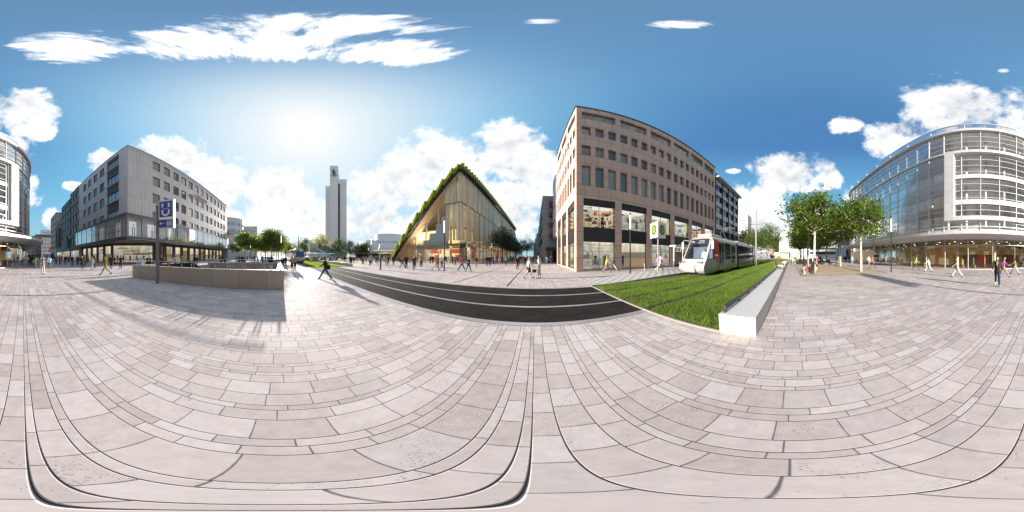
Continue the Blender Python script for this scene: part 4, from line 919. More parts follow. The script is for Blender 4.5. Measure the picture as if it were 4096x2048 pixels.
def lounger(): 
    r = thing('timber_lounger', '', 'lounger', (0, 0, 0)); a = MB(); a.bbox(-1.1, 1.1, -.6, .6, 0, .25, .02); a.build('plinth', M['fairface'], r, local=True)
    a = MB(); a.bbox(-1.6, 1.6, -.7, .7, .26, .42, .02); a.build('seat', M['wood'], r, local=True)
    a = MB(); a.xprism([(-.1, .43), (.55, .43), (.2, 1.0), (.1, 1.0)], -.6, .6); a.build('backrest', M['wood'], r, local=True); return r
LG = lounger(); x, y = gp(3315, 1057); LG.location = (x, y, 0); LG.rotation_euler = (0, 0, 1.9); tag(LG, 'Timber lounger with raised back on a white plinth under the plane trees', None, 'timber loungers on the gravel')
x, y = gp(3292, 1051); dup(LG, (x, y, 0), 1.5, 'Timber lounger farther along the gravel behind the first one')

# stair well of the underground
r = thing('stair_well', 'Low granite parapet round the open underground stair well with steel handrails', 'stair well', (-8.3, -4.8, 0))
a = MB(); a.box(-8.45, -8.1, -10.15, .25, 0, 1.0); a.build('front_parapet', M['granite_wall'], r)
a = MB(); a.box(-21.9, -8.45, -.1, .25, 0, .995); a.build('end_parapet', M['granite_wall'], r)
a = MB(); a.box(-22.15, -21.8, -10.15, .25, 0, .78); a.build('far_parapet', M['granite_wall'], r)
a = MB(); a.box(-21.8, -8.45, -10.15, -9.8, 0, .45); a.build('street_side_parapet', M['granite_wall'], r)
a = MB()
for x0, x1, y0, y1 in ((PIT[0], PIT[1], PIT[2], PIT[2]), (PIT[1], PIT[1], PIT[2], PIT[3]), (PIT[1], PIT[0], PIT[3], PIT[3]), (PIT[0], PIT[0], PIT[3], PIT[2])):
    a.quad((x0, y0, 0), (x1, y1, 0), (x1, y1, -4.5), (x0, y0, -4.5))
a.quad((PIT[0], PIT[2], -4.5), (PIT[1], PIT[2], -4.5), (PIT[1], PIT[3], -4.5), (PIT[0], PIT[3], -4.5)); a.build('pit_lining', pm('pit concrete', (.27, .25, .225), .7, 0, .12, .7, .1), r)
a = MB(); yl = [-9.85, -8.9, -7.9, -6.6, -5.6, -4.9, -4.75, -3.9, -3.75, -3.4, -2.7, -2.55, -2.35, -1.85, -1.7, -.75, -.45, -.35]
for y in yl: a.tube((-8.27, y, 1.0), (-8.27, y, 1.22), .022, None, 6); a.tube((-8.27, y, 1.2), (-8.27, y, 1.33), .006, None, 5)
a.path([(-8.27, -10.1, 1.34), (-8.27, -.15, 1.34)], .02, 8); a.build('front_handrail', M['steel'], r)
a = MB(); a.path([(-21.95, -10.1, 1.2), (-21.95, .1, 1.2)], .04, 8); [a.tube((-21.95, y, .78), (-21.95, y, 1.18), .02, None, 6) for y in np.arange(-9.8, .2, .83)]; a.build('far_handrail', M['steel'], r)
a = MB(); a.path([(-9, -10.0, .95), (-21.8, -10.0, .95)], .035, 8); [a.tube((x, -10., .45), (x, -10., .93), .02, None, 6) for x in np.arange(-21.5, -9, 1.3)]; a.build('street_handrail', M['steel'], r)
for x in (-8.5, -8.75, -9.4, -10.6):
    a = MB(); a.tube((x, .08, 1.0), (x, .08, 1.26), .03, None, 6); a.build('end_post', M['steel'], r)
for x, nm in ((-11.2, 'black'), (-13.4, 'black')):
    e = thing('escalator', 'Escalator with black balustrade descending into the stair well, ' + ('front one' if x > -12 else 'rear one'), 'escalator', (x, -7, 0), 'escalators in the stair well')
    for dx in (-.55, .55):
        a = MB(); p = [(x + dx - .02, y, z) for y, z in ((-9.6, .95), (-8.0, .95), (-.9, -3.0), (-.9, -4.0), (-8.2, -.1), (-9.6, -.1))]; q = [(x_ + .04, y, z) for x_, y, z in p]; n = len(p)
        a.add(p + q, [tuple(range(n)), tuple(range(2 * n - 1, n - 1, -1))] + [(i, n + i, n + (i + 1) % n, (i + 1) % n) for i in range(n)]); a.build('balustrade', M['black'], e)
        a = MB(); a.path([(x + dx, -9.65, .8), (x + dx, -9.6, .98), (x + dx, -8.0, .98), (x + dx, -.9, -2.97)], .04, 6); a.build('moving_handrail', M['black'], e)
    a = MB(); a.poly([(x - .52, -9.6, .0), (x + .52, -9.6, .0), (x + .52, -8.2, .0), (x - .52, -8.2, .0)]); a.poly([(x - .52, -8.2, 0), (x + .52, -8.2, 0), (x + .52, -1., -4.0), (x - .52, -1., -4.)]); a.build('steps', M['steel'], e)
# blue underground sign
sx, sy = gp(630, 1134); BLUE = pm('sign blue', (.022, .035, .27), .35, 0, .03); SW = pm('sign white', (.66, .63, .60), .4, 0, .03)
r = thing('underground_sign', 'Blue and white underground station sign on a square grey pole before the parapet', 'sign', (sx, sy, 0))
a = MB(); a.obox((sx, sy), R(-20), .19, .12, 0, 4.9); a.build('pole', pm('grey pole', (.20, .185, .175), .5, .3, .06, 3), r)
A_ = R(-20); U = None
tv = th(665); U = (cos(-(tv)) * 1., 0)
# the panels run from the pole to the right of the view, turned a little towards it
ua = -tv + pi + R(28) - pi; u = Vector((cos(-tv) , sin(-tv))); rot = R(-22); u = Vector((u.x * cos(rot) - u.y * sin(rot), u.x * sin(rot) + u.y * cos(rot))); U = (u.x, u.y); n = (U[1], -U[0])
def sp(s, d=0): return (sx + U[0] * (s + .13) + n[0] * d, sy + U[1] * (s + .13) + n[1] * d)
def plate(nm, s0, s1, z0, z1, d0, d1, mt, par):
    a = MB(); c = sp((s0 + s1) / 2, (d0 + d1) / 2); a.obox(c, atan2(U[1], U[0]), s1 - s0, abs(d1 - d0), z0, z1); return a.build(nm, mt, par)
bx = plate('sign_box', 0, .98, 3.98, 5.16, -.12, .12, SW, r); pn = plate('blue_panel', .05, .86, 4.06, 5.06, .12, .128, BLUE, bx)
plate('arrow_sign_box', 0, .98, 3.38, 3.93, -.12, .12, SW, r); plate('arrow_panel', .01, .88, 3.42, 3.90, .12, .128, BLUE, r)
def sv(s, z, d=.134): p = sp(s, d); return (p[0], p[1], z)
for s in (.19, .60):
    a = MB(); a.quad(sv(s, 4.68), sv(s + .125, 4.68), sv(s + .125, 4.93), sv(s, 4.93)); a.build('logo', SW, r)
a = MB()
for s in (.19, .60):
    for z0, z1 in ((4.36, 4.50),): a.quad(sv(s, z0), sv(s + .125, z0), sv(s + .125, z1), sv(s, z1))
for i in range(16):
    t0, t1 = pi + pi * i / 16, pi + pi * (i + 1) / 16
    a.quad(*[sv(.4575 + rr * cos(tt), 4.36 + rr * sin(tt) * .95) for rr, tt in ((.2675, t0), (.2675, t1), (.1425, t1), (.1425, t0))])
a.build('logo', SW, r); p = sp(.4575, .136); text('lettering', 'Stadtbahn', .125, (p[0], p[1], 4.585), U, SW, r, .002, xs=.92)
a = MB(); a.quad(sv(.06, 3.64), sv(.29, 3.64), sv(.29, 3.68), sv(.06, 3.68)); a.poly([sv(.05, 3.66), sv(.14, 3.56), sv(.17, 3.58), sv(.10, 3.66), sv(.17, 3.74), sv(.14, 3.76)])
a.build('arrow', SW, r); p = sp(.41, .136); text('lettering', '15 m', .085, (p[0], p[1], 3.655), U, SW, r, .002)
a = MB()
for s0, s1, z0, z1 in ((.53, .82, 3.47, 3.495), (.53, .82, 3.825, 3.85), (.53, .555, 3.495, 3.825), (.795, .82, 3.495, 3.825)): a.quad(sv(s0, z0), sv(s1, z0), sv(s1, z1), sv(s0, z1))
for i in range(3):
    s = .60 + i * .075; a.quad(sv(s - .025, 3.53), sv(s + .025, 3.53), sv(s + .025, 3.72), sv(s - .025, 3.72)); a.poly([sv(s + .024 * cos(q), 3.755 + .024 * sin(q)) for q in np.arange(0, 2 * pi, .7)])
a.build('lift_symbol', SW, r)
for z in (4.85, 4.15, 3.65): plate('bracket', -.06, 0, z - .03, z + .03, -.03, .03, M['steel'], r)
# blue ticket machine
x, y = pd(1120.5, 23.2); r = thing('ticket_machine', 'Dark blue ticket machine standing beyond the parapet corner', 'ticket machine', (x, y, 0))
a = MB(); a.bbox(x - .25, x + .25, y - .33, y + .33, .45, 1.22, .03); a.build('cabinet', pm('machine blue', (.012, .016, .085), .35, 0, .05), r)
for dy in (-.24, .24):
    a = MB(); a.box(x - .2, x + .2, y + dy - .07, y + dy + .07, 0, .45); a.build('leg', pm('machine leg blue', (.012, .016, .085), .35), r)
a = MB(); a.box(x - .27, x + .27, y - .35, y + .35, 1.22, 1.26); a.build('lid', M['white_paint'], r)
# tram stop sign: triangular white light box with round green and yellow emblems
def hs(name, x, y, z0, z1, side, pole_h0, label, rot):
    r = thing(name, label, 'sign', (x, y, pole_h0)); a = MB(); a.tube((x, y, pole_h0), (x, y, z0 + .02), .055, None, 10); a.build('pole', pm('stop pole', (.33, .31, .29), .4, .4), r)
    P = [(x + side * .577 * cos(rot + k * 2 * pi / 3), y + side * .577 * sin(rot + k * 2 * pi / 3)) for k in range(3)]
    a = MB(); a.prism(P, z0, z1); a.build('light_box', pm('stop sign white', (.60, .60, .585), .4, 0, .02), r)
    G_, Y_ = pm('emblem green', (.006, .13, .03), .5), pm('emblem yellow', (.36, .25, .012), .5)
    for k in range(3):
        A, B = P[k], P[(k + 1) % 3]; L = hypot(B[0] - A[0], B[1] - A[1]); U = ((B[0] - A[0]) / L, (B[1] - A[1]) / L); n = (U[1], -U[0]); c = ((A[0] + B[0]) / 2, (A[1] + B[1]) / 2, (z0 + z1) / 2 + .02); R_ = (z1 - z0) * .33
        a = MB(); a.disc((c[0], c[1], c[2]), R_ * 1.06, U, .004, m=1); a.disc((c[0] + n[0] * .004, c[1] + n[1] * .004, c[2]), R_, U, .004, m=0); a.disc((c[0] + n[0] * .008, c[1] + n[1] * .008, c[2]), R_ * .60, U, .004, m=1); e = a.build('emblem', [G_, Y_], r)
        text('letter', 'H', R_ * 1.25, (c[0] + n[0] * .014, c[1] + n[1] * .014, c[2]), U, G_, e, .002)
    return r
x, y = gp(2632, 1090, .25); hs('tram_stop_sign', x, y, 3.28, 4.62, 1.42, .25, 'White three sided tram stop sign with two green and yellow H emblems on the platform', -th(2636) - pi / 2 + R(0))
x, y = pd(1143, 52); r = thing('tram_stop_sign', 'Small white tram stop panel with one green disc beyond the stair well', 'sign', (x, y, 0)); a = MB(); a.tube((x, y, 0), (x, y, 3.2), .05); a.build('pole', M['dark_metal'], r)
U = (cos(-th(1143)), sin(-th(1143))); a = MB(); a.obox((x, y), atan2(U[1], U[0]), .62, .08, 2.3, 3.2); a.build('panel', M['white_paint'], r); n = (U[1], -U[0]); a = MB(); a.disc((x + n[0] * .042, y + n[1] * .042, 2.85), .22, U, .01); a.build('emblem', pm('stop disc green', (.12, .38, .08), .5), r)
# shelters
M['clear'] = glassmat('clear glass'); M['shop_glass'] = glassmat('shop glass', (.86, .87, .86), .05, .6); M['facade_glass'] = glassmat('facade glass', (.90, .91, .92), .07, .55)
x0, y0 = 13.2, 11.0
r = thing('tram_shelter', 'Glass tram shelter with flat roof and a coloured route map on the platform', 'shelter', (x0, y0, .25))
a = MB(); a.bbox(x0 - .2, x0 + 4.6, y0 - .9, y0 + 1.0, 2.72, 2.86, .03); a.build('roof', pm('shelter roof', (.62, .60, .57), .4), r)
for dx in (0, 2.2, 4.4):
    a = MB(); a.box(x0 + dx - .05, x0 + dx + .05, y0 + .45, y0 + .55, .25, 2.72); a.build('post', M['white_paint'], r)
a = MB(); a.box(x0 - .06, x0 + .02, y0 - .75, y0 - .65, .25, 2.72); a.build('post', M['white_paint'], r)
def mapmat():
    m, t = newmat('route map'); p = t.n('ShaderNodeNewGeometry').outputs['Position']; c = t.ramp(t.noise(p, 6., 6, .8, dist=1.5), [(.3, (.10, .18, .16)), (.42, (.24, .30, .24)), (.52, (.42, .36, .22)), (.6, (.50, .14, .09)), (.7, (.20, .34, .32))])
    t.out(t.n('ShaderNodeBsdfPrincipled', {'Base Color': c, 'Roughness': .3}).outputs[0]); return m
a = MB(); a.box(x0 + .10, x0 + 2.1, y0 + .46, y0 + .50, .75, 2.05); a.build('route_map', mapmat(), r); a = MB(); a.box(x0 + .08, x0 + 2.12, y0 + .505, y0 + .54, .5, 2.15); a.build('map_board', M['dark_metal'], r)
a = MB(); [a.box(x0 + .15 + i * .5, x0 + .5 + i * .5, y0 + .47, y0 + .49, 2.2, 2.6) for i in range(4)]; a.build('poster_strip', M['white_paint'], r)
a = MB(); a.box(x0 + 2.3, x0 + 4.3, y0 + .48, y0 + .50, .5, 2.6); a.build('glass_pane', M['clear'], r); a = MB(); a.box(x0 + 2.45, x0 + 2.9, y0 + .42, y0 + .46, .6, 2.05); a.build('timetable_case', BLUE, r)
r = thing('platform_fence', 'Low glass balustrade with slim posts behind the tram platform', 'balustrade', (5.6, 11.9, .1))
for px, py in ((2578, 1087), (2678, 1080), (2718, 1078.5)):
    x, y = gp(px, py, .2); a = MB(); a.tube((x, y, .1), (x, y, 1.05), .025, None, 8); a.build('post', M['steel'], r)
(xa, ya), (xb, yb) = gp(2578, 1087, .2), gp(2718, 1078.5, .2); a = MB(); a.quad((xa, ya, .3), (xb, yb, .3), (xb, yb, 1.0), (xa, ya, 1.0)); a.build('glass_pane', M['clear'], r)
# catenary poles
def catenary(x, y, label, arms, H=10.):
    r = thing('catenary_pole', label, 'catenary pole', (x, y, 0)); a = MB(); a.obox((x, y), 0, .24, .24, 0, H); a.build('pole', pm('catenary grey', (.085, .082, .08), .5, .3), r)
    for y1 in arms:
        a = MB(); a.path([(x, y, 7.3), (x, y1, 7.45)], .035, 6); a.path([(x, y, 5.6), (x, y1, 5.7)], .028, 6); a.path([(x, y1 * .75 + y * .25, 7.4), (x, y, 5.75)], .015, 5); a.build('cross_arm', M['dark_metal'], r)
    return r
catenary(28, 6.05, 'Tall square catenary pole rising from the lawn beside the standing tram', (3.2, 8.9))
x, y = pd(1194, 68); catenary(x, y, 'Catenary pole with cross arms behind the far tram', (y - 3.5, y + 3.5))
for yy, x0, x1 in ((7.4, 12, 90), (4.4, 12, 90)):
    a = MB(); a.path([(x0, yy, 5.65), (28, yy, 5.62), (x1, yy, 5.65)], .012, 4); a.path([(28, yy, 7.4), (58, yy, 6.7), (x1, yy, 7.4)], .010, 4); o = a.build('overhead_wire', M['dark_metal']); tag(o, 'Thin overhead wire above the ' + ('platform side' if yy > 5 else 'bench wall side') + ' tram track', 'wire')
# parasol before the theatre and canopies before the ramp
x, y = pd(1545, 50); r = thing('parasol', 'Wide flat yellow parasol in front of the white theatre', 'parasol', (x, y, 0)); a = MB(); a.tube((x, y, 0), (x, y, 2.6), .04); a.build('pole', M['steel'], r)
a = MB(); a.path([(x, y, 2.42), (x, y, 2.46), (x, y, 2.85)], [2.6, 2.6, .1], 20); a.build('canopy', pm('yellow canvas', (.62, .46, .15), .8), r)
for i, (px, D) in enumerate(((1236, 58), (1262, 62), (1290, 66), (1322, 70))):
    x, y = pd(px, D); r = thing('parasol', 'White flat parasol before the glass front of the ramp, ' + ('closest to the far tram', 'second from the tram', 'third from the tram', 'fourth from the tram')[i], 'parasol', (x, y, 0), 'white parasols before the ramp'); a = MB(); a.tube((x, y, 0), (x, y, 2.7), .04, None, 6); a.build('pole', M['steel'], r)
    a = MB(); a.path([(x, y, 2.62), (x, y, 2.66), (x, y, 2.95)], [2.2, 2.2, .1], 16); a.build('canopy', M['white_paint'], r)
# ================================================================ buildings
M['win_grey'] = winmat('window pane grey', (.125, .108, .098), .10, tint=(.95, .88, .82))
M['win_warm'] = winmat('window pane with blinds', (.30, .265, .215), .10, tint=(.95, .88, .82))
M['win_dark'] = winmat('window pane dark', (.022, .022, .024), .09)
M['win_sky'] = winmat('window pane clear', (.12, .122, .125), .26)
M['frame_dark'] = pm('window frame dark', (.03, .03, .032), .4, .3)
M['frame_bronze'] = pm('window frame bronze', (.22, .165, .14), .5, .1)
WC = {}
def window(par, O, U, o, depth, fm, pane, fw=.06, mull=0, name='window'):
    """one window: frame mesh with a pane below it in the tree, set into an opening of wall O,U"""
    w_, h_ = round(o[1] - o[0], 3), round(o[3] - o[2], 3); key = (w_, h_, fm, fw, mull)
    if key not in WC:
        a = MB(); f = fw; a.box(0, w_, 0, .07, 0, f); a.box(0, w_, 0, .07, h_ - f, h_); a.box(0, f, .0, .07, f, h_ - f); a.box(w_ - f, w_, .0, .07, f, h_ - f)
        for i in range(mull): x = w_ * (i + 1) / (mull + 1); a.box(x - f / 2, x + f / 2, .003, .067, f, h_ - f)
        me = bpy.data.meshes.new('window'); me.from_pydata(a.v, [], a.f); me.materials.append(M[fm]); me.update()
        p = bpy.data.meshes.new('pane'); p.from_pydata([(f, .04, f), (w_ - f, .04, f), (w_ - f, .04, h_ - f), (f, .04, h_ - f)], [], [(0, 1, 2, 3)]); p.materials.append(None); p.update(); WC[key] = (me, p)
    me, p = WC[key]; nx, ny = U[1], -U[0]; b = WL[par]
    r = put(me, name, par, (O[0] + U[0] * o[0] - nx * depth - b[0], O[1] + U[1] * o[0] - ny * depth - b[1], O[2] + o[2] - b[2]), atan2(U[1], U[0]))
    put(p, 'pane', r, (0, 0, 0), 0, [pane if not isinstance(pane, str) else M[pane]]); return r
def F(O, U, u, d, z): return (O[0] + U[0] * u + U[1] * d, O[1] + U[1] * u - U[0] * d, O[2] + z)   # d outward
def slab(mb, O, U, u0, u1, d0, d1, z0, z1, m=0):
    p = [F(O, U, u, d, z) for z in (z0, z1) for d in (d0, d1) for u in (u0, u1)]
    f = [(0, 2, 3, 1), (4, 5, 7, 6), (0, 1, 5, 4), (1, 3, 7, 5), (3, 2, 6, 7), (2, 0, 4, 6)]
    mb.add(p, f if d0 > d1 else [q[::-1] for q in f], m)
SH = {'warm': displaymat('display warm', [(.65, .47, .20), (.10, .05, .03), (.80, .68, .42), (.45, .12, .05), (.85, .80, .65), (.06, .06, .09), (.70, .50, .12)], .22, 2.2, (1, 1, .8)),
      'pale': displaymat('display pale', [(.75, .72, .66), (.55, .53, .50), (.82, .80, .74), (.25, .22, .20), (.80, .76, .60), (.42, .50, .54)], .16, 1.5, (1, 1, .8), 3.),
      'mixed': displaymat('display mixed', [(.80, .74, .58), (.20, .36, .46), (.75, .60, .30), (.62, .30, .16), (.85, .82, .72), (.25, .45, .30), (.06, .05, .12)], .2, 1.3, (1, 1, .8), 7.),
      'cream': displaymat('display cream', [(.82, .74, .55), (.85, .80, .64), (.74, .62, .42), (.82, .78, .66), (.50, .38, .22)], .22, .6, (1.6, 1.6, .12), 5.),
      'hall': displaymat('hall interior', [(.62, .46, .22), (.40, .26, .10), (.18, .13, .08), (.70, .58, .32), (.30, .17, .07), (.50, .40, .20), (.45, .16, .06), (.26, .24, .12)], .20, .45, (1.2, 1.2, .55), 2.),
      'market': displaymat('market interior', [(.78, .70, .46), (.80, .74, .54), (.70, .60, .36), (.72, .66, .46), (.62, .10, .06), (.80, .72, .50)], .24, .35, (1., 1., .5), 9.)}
M['shop_floor'] = pm('shop floor', (.42, .36, .29), .35, 0, .08); M['shop_ceiling'] = litmat('glowing shop ceiling', (1, .93, .80), .42)  # display ceiling emits evenly in place of separate shop lamps
def display(par, O, U, o, depth, back, inner=1.7, glass='shop_glass', fm='frame_dark', mull=0, ceil=True):
    """shop window: glazed frame in front of a self-glowing display box"""
    fr = window(par, O, U, o, depth, fm, M[glass], .05, mull, 'display_window')
    b = MB(); u0, u1, z0, z1 = o; d = -depth - .08; e = d - inner
    b.quad(F(O, U, u0, e, z0), F(O, U, u1, e, z0), F(O, U, u1, e, z1), F(O, U, u0, e, z1), 0)
    b.quad(F(O, U, u0, d, z0), F(O, U, u1, d, z0), F(O, U, u1, e, z0), F(O, U, u0, e, z0), 1)
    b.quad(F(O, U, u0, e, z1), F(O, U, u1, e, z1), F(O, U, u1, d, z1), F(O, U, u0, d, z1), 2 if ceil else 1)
    b.quad(F(O, U, u0, d, z0), F(O, U, u0, e, z0), F(O, U, u0, e, z1), F(O, U, u0, d, z1), 0); b.quad(F(O, U, u1, e, z0), F(O, U, u1, d, z0), F(O, U, u1, d, z1), F(O, U, u1, e, z1), 0)
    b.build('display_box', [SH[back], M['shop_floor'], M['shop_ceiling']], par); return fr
MANN = pm('mannequin white', (.72, .70, .66), .4)
def mannequin(x, y, z, face, top, bot, label, pose='stand', sex='f', bottom='trousers', sleeve='short', head=True):
    me = person_meshes(sex, pose, sleeve, bottom); o = thing('mannequin', label, 'mannequin', (x, y, z)); o.rotation_euler = (0, 0, -R(face))
    b = put(me[0], 'figure', o, (0, 0, 0), 0, [MANN, MANN, MANN]); put(me[1], 'top', o, (0, 0, 0), 0, [cloth(top)]); put(me[2], bottom, o, (0, 0, 0), 0, [cloth(bot)]); return o

# ---------------- brown granite corner building with shops
M['granite'] = panelmat('brown granite cladding', (.55, .365, .285), 1.583, 1.42, .022, (.05, .035, .03), .07, .22, .6, zo=.1)
BX, BY, BW, BD, BH = 4.38, 16.8, 29.2, 14.9, 24.3
r = thing('granite_building', 'Brown granite corner block with black framed shop windows on two storeys', 'building', (BX, BY, 0))
def up_rows(n, u0, pitch, wd, rows): return [(u0 + i * pitch, u0 + i * pitch + wd, a, b) for a, b in rows for i in range(n)]
rows = [(9.85, 12.7), (14.3, 16.0), (17.96, 19.7)]
opsF = up_rows(18, .60, 1.583, 1.04, rows); strF = [(.62 + 4.75 * i, .62 + 4.75 * i + 4.1, 21.5, 23.2) for i in range(6)]; shF = [(.80 + 4.75 * i, .80 + 4.75 * i + 3.87, .2, 8.26) for i in range(6)]
opsL = [(BD - .60 - i * 1.583 - 1.04, BD - .60 - i * 1.583, a, b) for a, b in rows for i in range(9)]; strL = [(BD - .62 - 4.75 * i - 4.1, BD - .62 - 4.75 * i, 21.5, 23.2) for i in range(3)]; shL = [(BD - .80 - 4.75 * i - 3.87, BD - .80 - 4.75 * i, .2, 8.26) for i in range(3)]
FO, FU = (BX, BY, 0), (1, 0); LO, LU = (BX, BY + BD, 0), (0, -1)
a = MB(); a.wall(FO, FU, BW, BH, opsF + strF + shF, .38); a.wall(LO, LU, BD, BH, opsL + strL + shL, .38)
a.quad((BX + BW, BY, 0), (BX + BW, BY + BD, 0), (BX + BW, BY + BD, BH), (BX + BW, BY, BH)); a.quad((BX + BW, BY + BD, 0), (BX, BY + BD, 0), (BX, BY + BD, BH), (BX + BW, BY + BD, BH)); a.build('wall', M['granite'], r)
a = MB(); a.box(BX - .12, BX + BW + .1, BY - .12, BY + BD + .1, BH, BH + .16); a.build('roof', M['dark_metal'], r)
rr_ = random.Random(5)
for o in opsF: window(r, FO, FU, o, .30, 'frame_bronze', rr_.choice(['win_grey', 'win_grey', 'win_warm']) if o[2] < 16.5 else 'win_grey')
for o in strF: window(r, FO, FU, o, .30, 'frame_bronze', 'win_grey', mull=2)
for o in opsL: window(r, LO, LU, o, .30, 'frame_bronze', 'win_sky')
for o in strL: window(r, LO, LU, o, .30, 'frame_bronze', 'win_sky', mull=2)
sets = [('warm', 'pale'), ('pale', 'cream'), ('mixed', 'pale'), ('mixed', 'cream'), ('warm', 'mixed'), ('pale', 'warm')]
for lst, O, U in ((shF, FO, FU), (shL, LO, LU)):
    for i, (u0, u1, _, _) in enumerate(lst):
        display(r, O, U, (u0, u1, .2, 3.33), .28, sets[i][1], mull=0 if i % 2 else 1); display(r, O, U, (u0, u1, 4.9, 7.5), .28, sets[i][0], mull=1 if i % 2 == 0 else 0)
        for z0, z1 in ((3.33, 4.9), (7.5, 8.26)):
            a = MB(); slab(a, O, U, u0 + .003, u1 - .003, -.10, -.34, z0, z1); a.build('fascia', M['black'], r)
        a = MB(); slab(a, O, U, u0, u1, -.2, -.36, .14, .2); a.build('sill', M['frame_dark'], r)
for (x, pz, f, top, bot, sx_, btm, lb) in [(6.2, .22, 200, 'rust', 'charcoal', 'f', 'skirt', 'Mannequin in a rust top in the first shop window of the stone block'), (7.0, .22, 170, 'charcoal', 'grey', 'f', 'skirt', 'Mannequin in charcoal next to the rust coloured one in the first shop window'), (8.2, .22, 190, 'taupe', 'tan', 'm', 'trousers', 'Mannequin in taupe and tan in the first shop window of the stone block'),
        (10.7, .22, 190, 'blue', 'blue', 'f', 'trousers', 'Mannequin in a blue top and blue tights in the second shop window'), (17.0, .22, 180, 'blue', 'blue', 'f', 'skirt', 'Mannequin in a sleeveless blue dress in the third shop window'),
        (11.8, 4.92, 180, 'charcoal', 'grey', 'm', 'trousers', 'Mannequin in charcoal upstairs in the second bay'), (12.9, 4.92, 200, 'lightgrey', 'taupe', 'f', 'skirt', 'Mannequin in pale grey upstairs in the second bay'), (6.4, 4.92, 180, 'yellow', 'charcoal', 'm', 'trousers', 'Mannequin in yellow upstairs in the first bay'), (7.9, 4.92, 170, 'red', 'navy', 'm', 'trousers', 'Mannequin in red upstairs in the first bay')]:
    mannequin(x, BY + 1.1, pz, f, top, bot, lb, 'relaxed', sx_, btm)

# ---------------- black and grey office block with flat projecting roof
r = thing('office_block', 'Black framed office block with pale spandrel bands and a projecting flat roof behind the tram', 'building', (42, 17, 0))
OX, OY, OW = 33.7, 16.9, 16.2; a = MB(); a.box(OX, OX + OW, OY + .4, OY + 14, 0, 21.4); a.build('wall', M['black'], r)
for k in range(7):
    z = .9 + 2.92 * k
    for i in range(4):
        u0 = OX + .25 + i * 4.0; a = MB(); a.box(u0, u0 + 3.75, OY - .02, OY + .35, z + 1.75 - .3, z + 2.92 - .3) if k < 7 and z + 2.92 < 22 else None
        if a.v: a.build('spandrel', pm('spandrel grey', (.42, .41, .43), .45, .1, .12, .6) if 'spandrel grey' not in bpy.data.materials else bpy.data.materials['spandrel grey'], r)
        if k < 7: window(r, (u0, OY, z - .3), (1, 0), (0, 3.75, 0, 1.75), .2, 'frame_dark', rr_.choice(['win_dark', 'win_dark', 'win_grey']), .07, 3)
a = MB(); [a.box(OX + i * 4.0 - .12 + .1, OX + i * 4.0 + .12 + .1, OY - .2, OY + .4, 0, 21.4) for i in range(5)]; a.build('pilaster_frame', M['black'], r)
a = MB(); a.box(OX - .05, OX + OW + 1.2, OY - 1.1, OY + 14, 21.45, 21.8); a.build('roof', pm('roof edge grey', (.36, .35, .34), .6), r)
a = MB(); a.box(OX + .3, OX + OW - 1, OY + .5, OY + 12, 21.8, 23.6); a.build('penthouse', M['dark_metal'], r)

# ---------------- houses along the shopping street beside the granite block
M['grey_panel'] = panelmat('grey stone panels', (.26, .255, .26), 1.2, 1.4, .02, (.09, .09, .09), .08, .08, .6)
r = thing('panelled_house', 'Grey panelled house with four red box windows in the shopping street', 'building', (3.5, 41, 0))
a = MB(); a.box(2.0, 14, 41, 70, 3.9, 17.6); a.box(2.0, 2.8, 41, 70, 0, 3.9); a.box(2.8, 14, 43, 70, 0, 3.9); a.build('wall', M['grey_panel'], r)
a = MB(); a.box(2.81, 14, 42.4, 42.9, 0, 3.0); a.build('shop_front', M['win_dark'], r)
REDB = pm('red box window', (.20, .012, .014), .5, 0, .1)
for z0, z1 in ((14.4, 15.6), (11.75, 12.9), (9.0, 10.1), (6.2, 7.25)):
    a = MB(); a.box(3.62, 4.62, 39.9, 41, z0, z1); a.build('box_window', REDB, r)
ops = up_rows(9, .8, 3.1, 1.9, [(5.2, 7.), (8.4, 10.2), (11.6, 13.4), (14.6, 16.4)]); 
for o in ops: window(r, (1.96, 70, 0), (0, -1), o, -.02, 'frame_dark', 'win_sky')
r = thing('glazed_house', 'Narrow blue glazed office front jutting over the pavement beside the granite block', 'building', (8, 35, 0))
a = MB(); a.box(4.4, 14, 32.0, 39.2, 5.7, 21.); a.box(5.2, 14, 32.0, 39.2, 0, 5.7); a.build('wall', pm('pale blue panel', (.34, .36, .40), .4, .1, .1), r)
for k in range(4):
    for i in range(3): window(r, (4.36, 39.2, 6.3 + k * 3.7), (0, -1), (.25 + i * 2.3, 2.35 + i * 2.3, 0, 2.6), -.02, 'white_paint', 'win_sky', .05, 2)
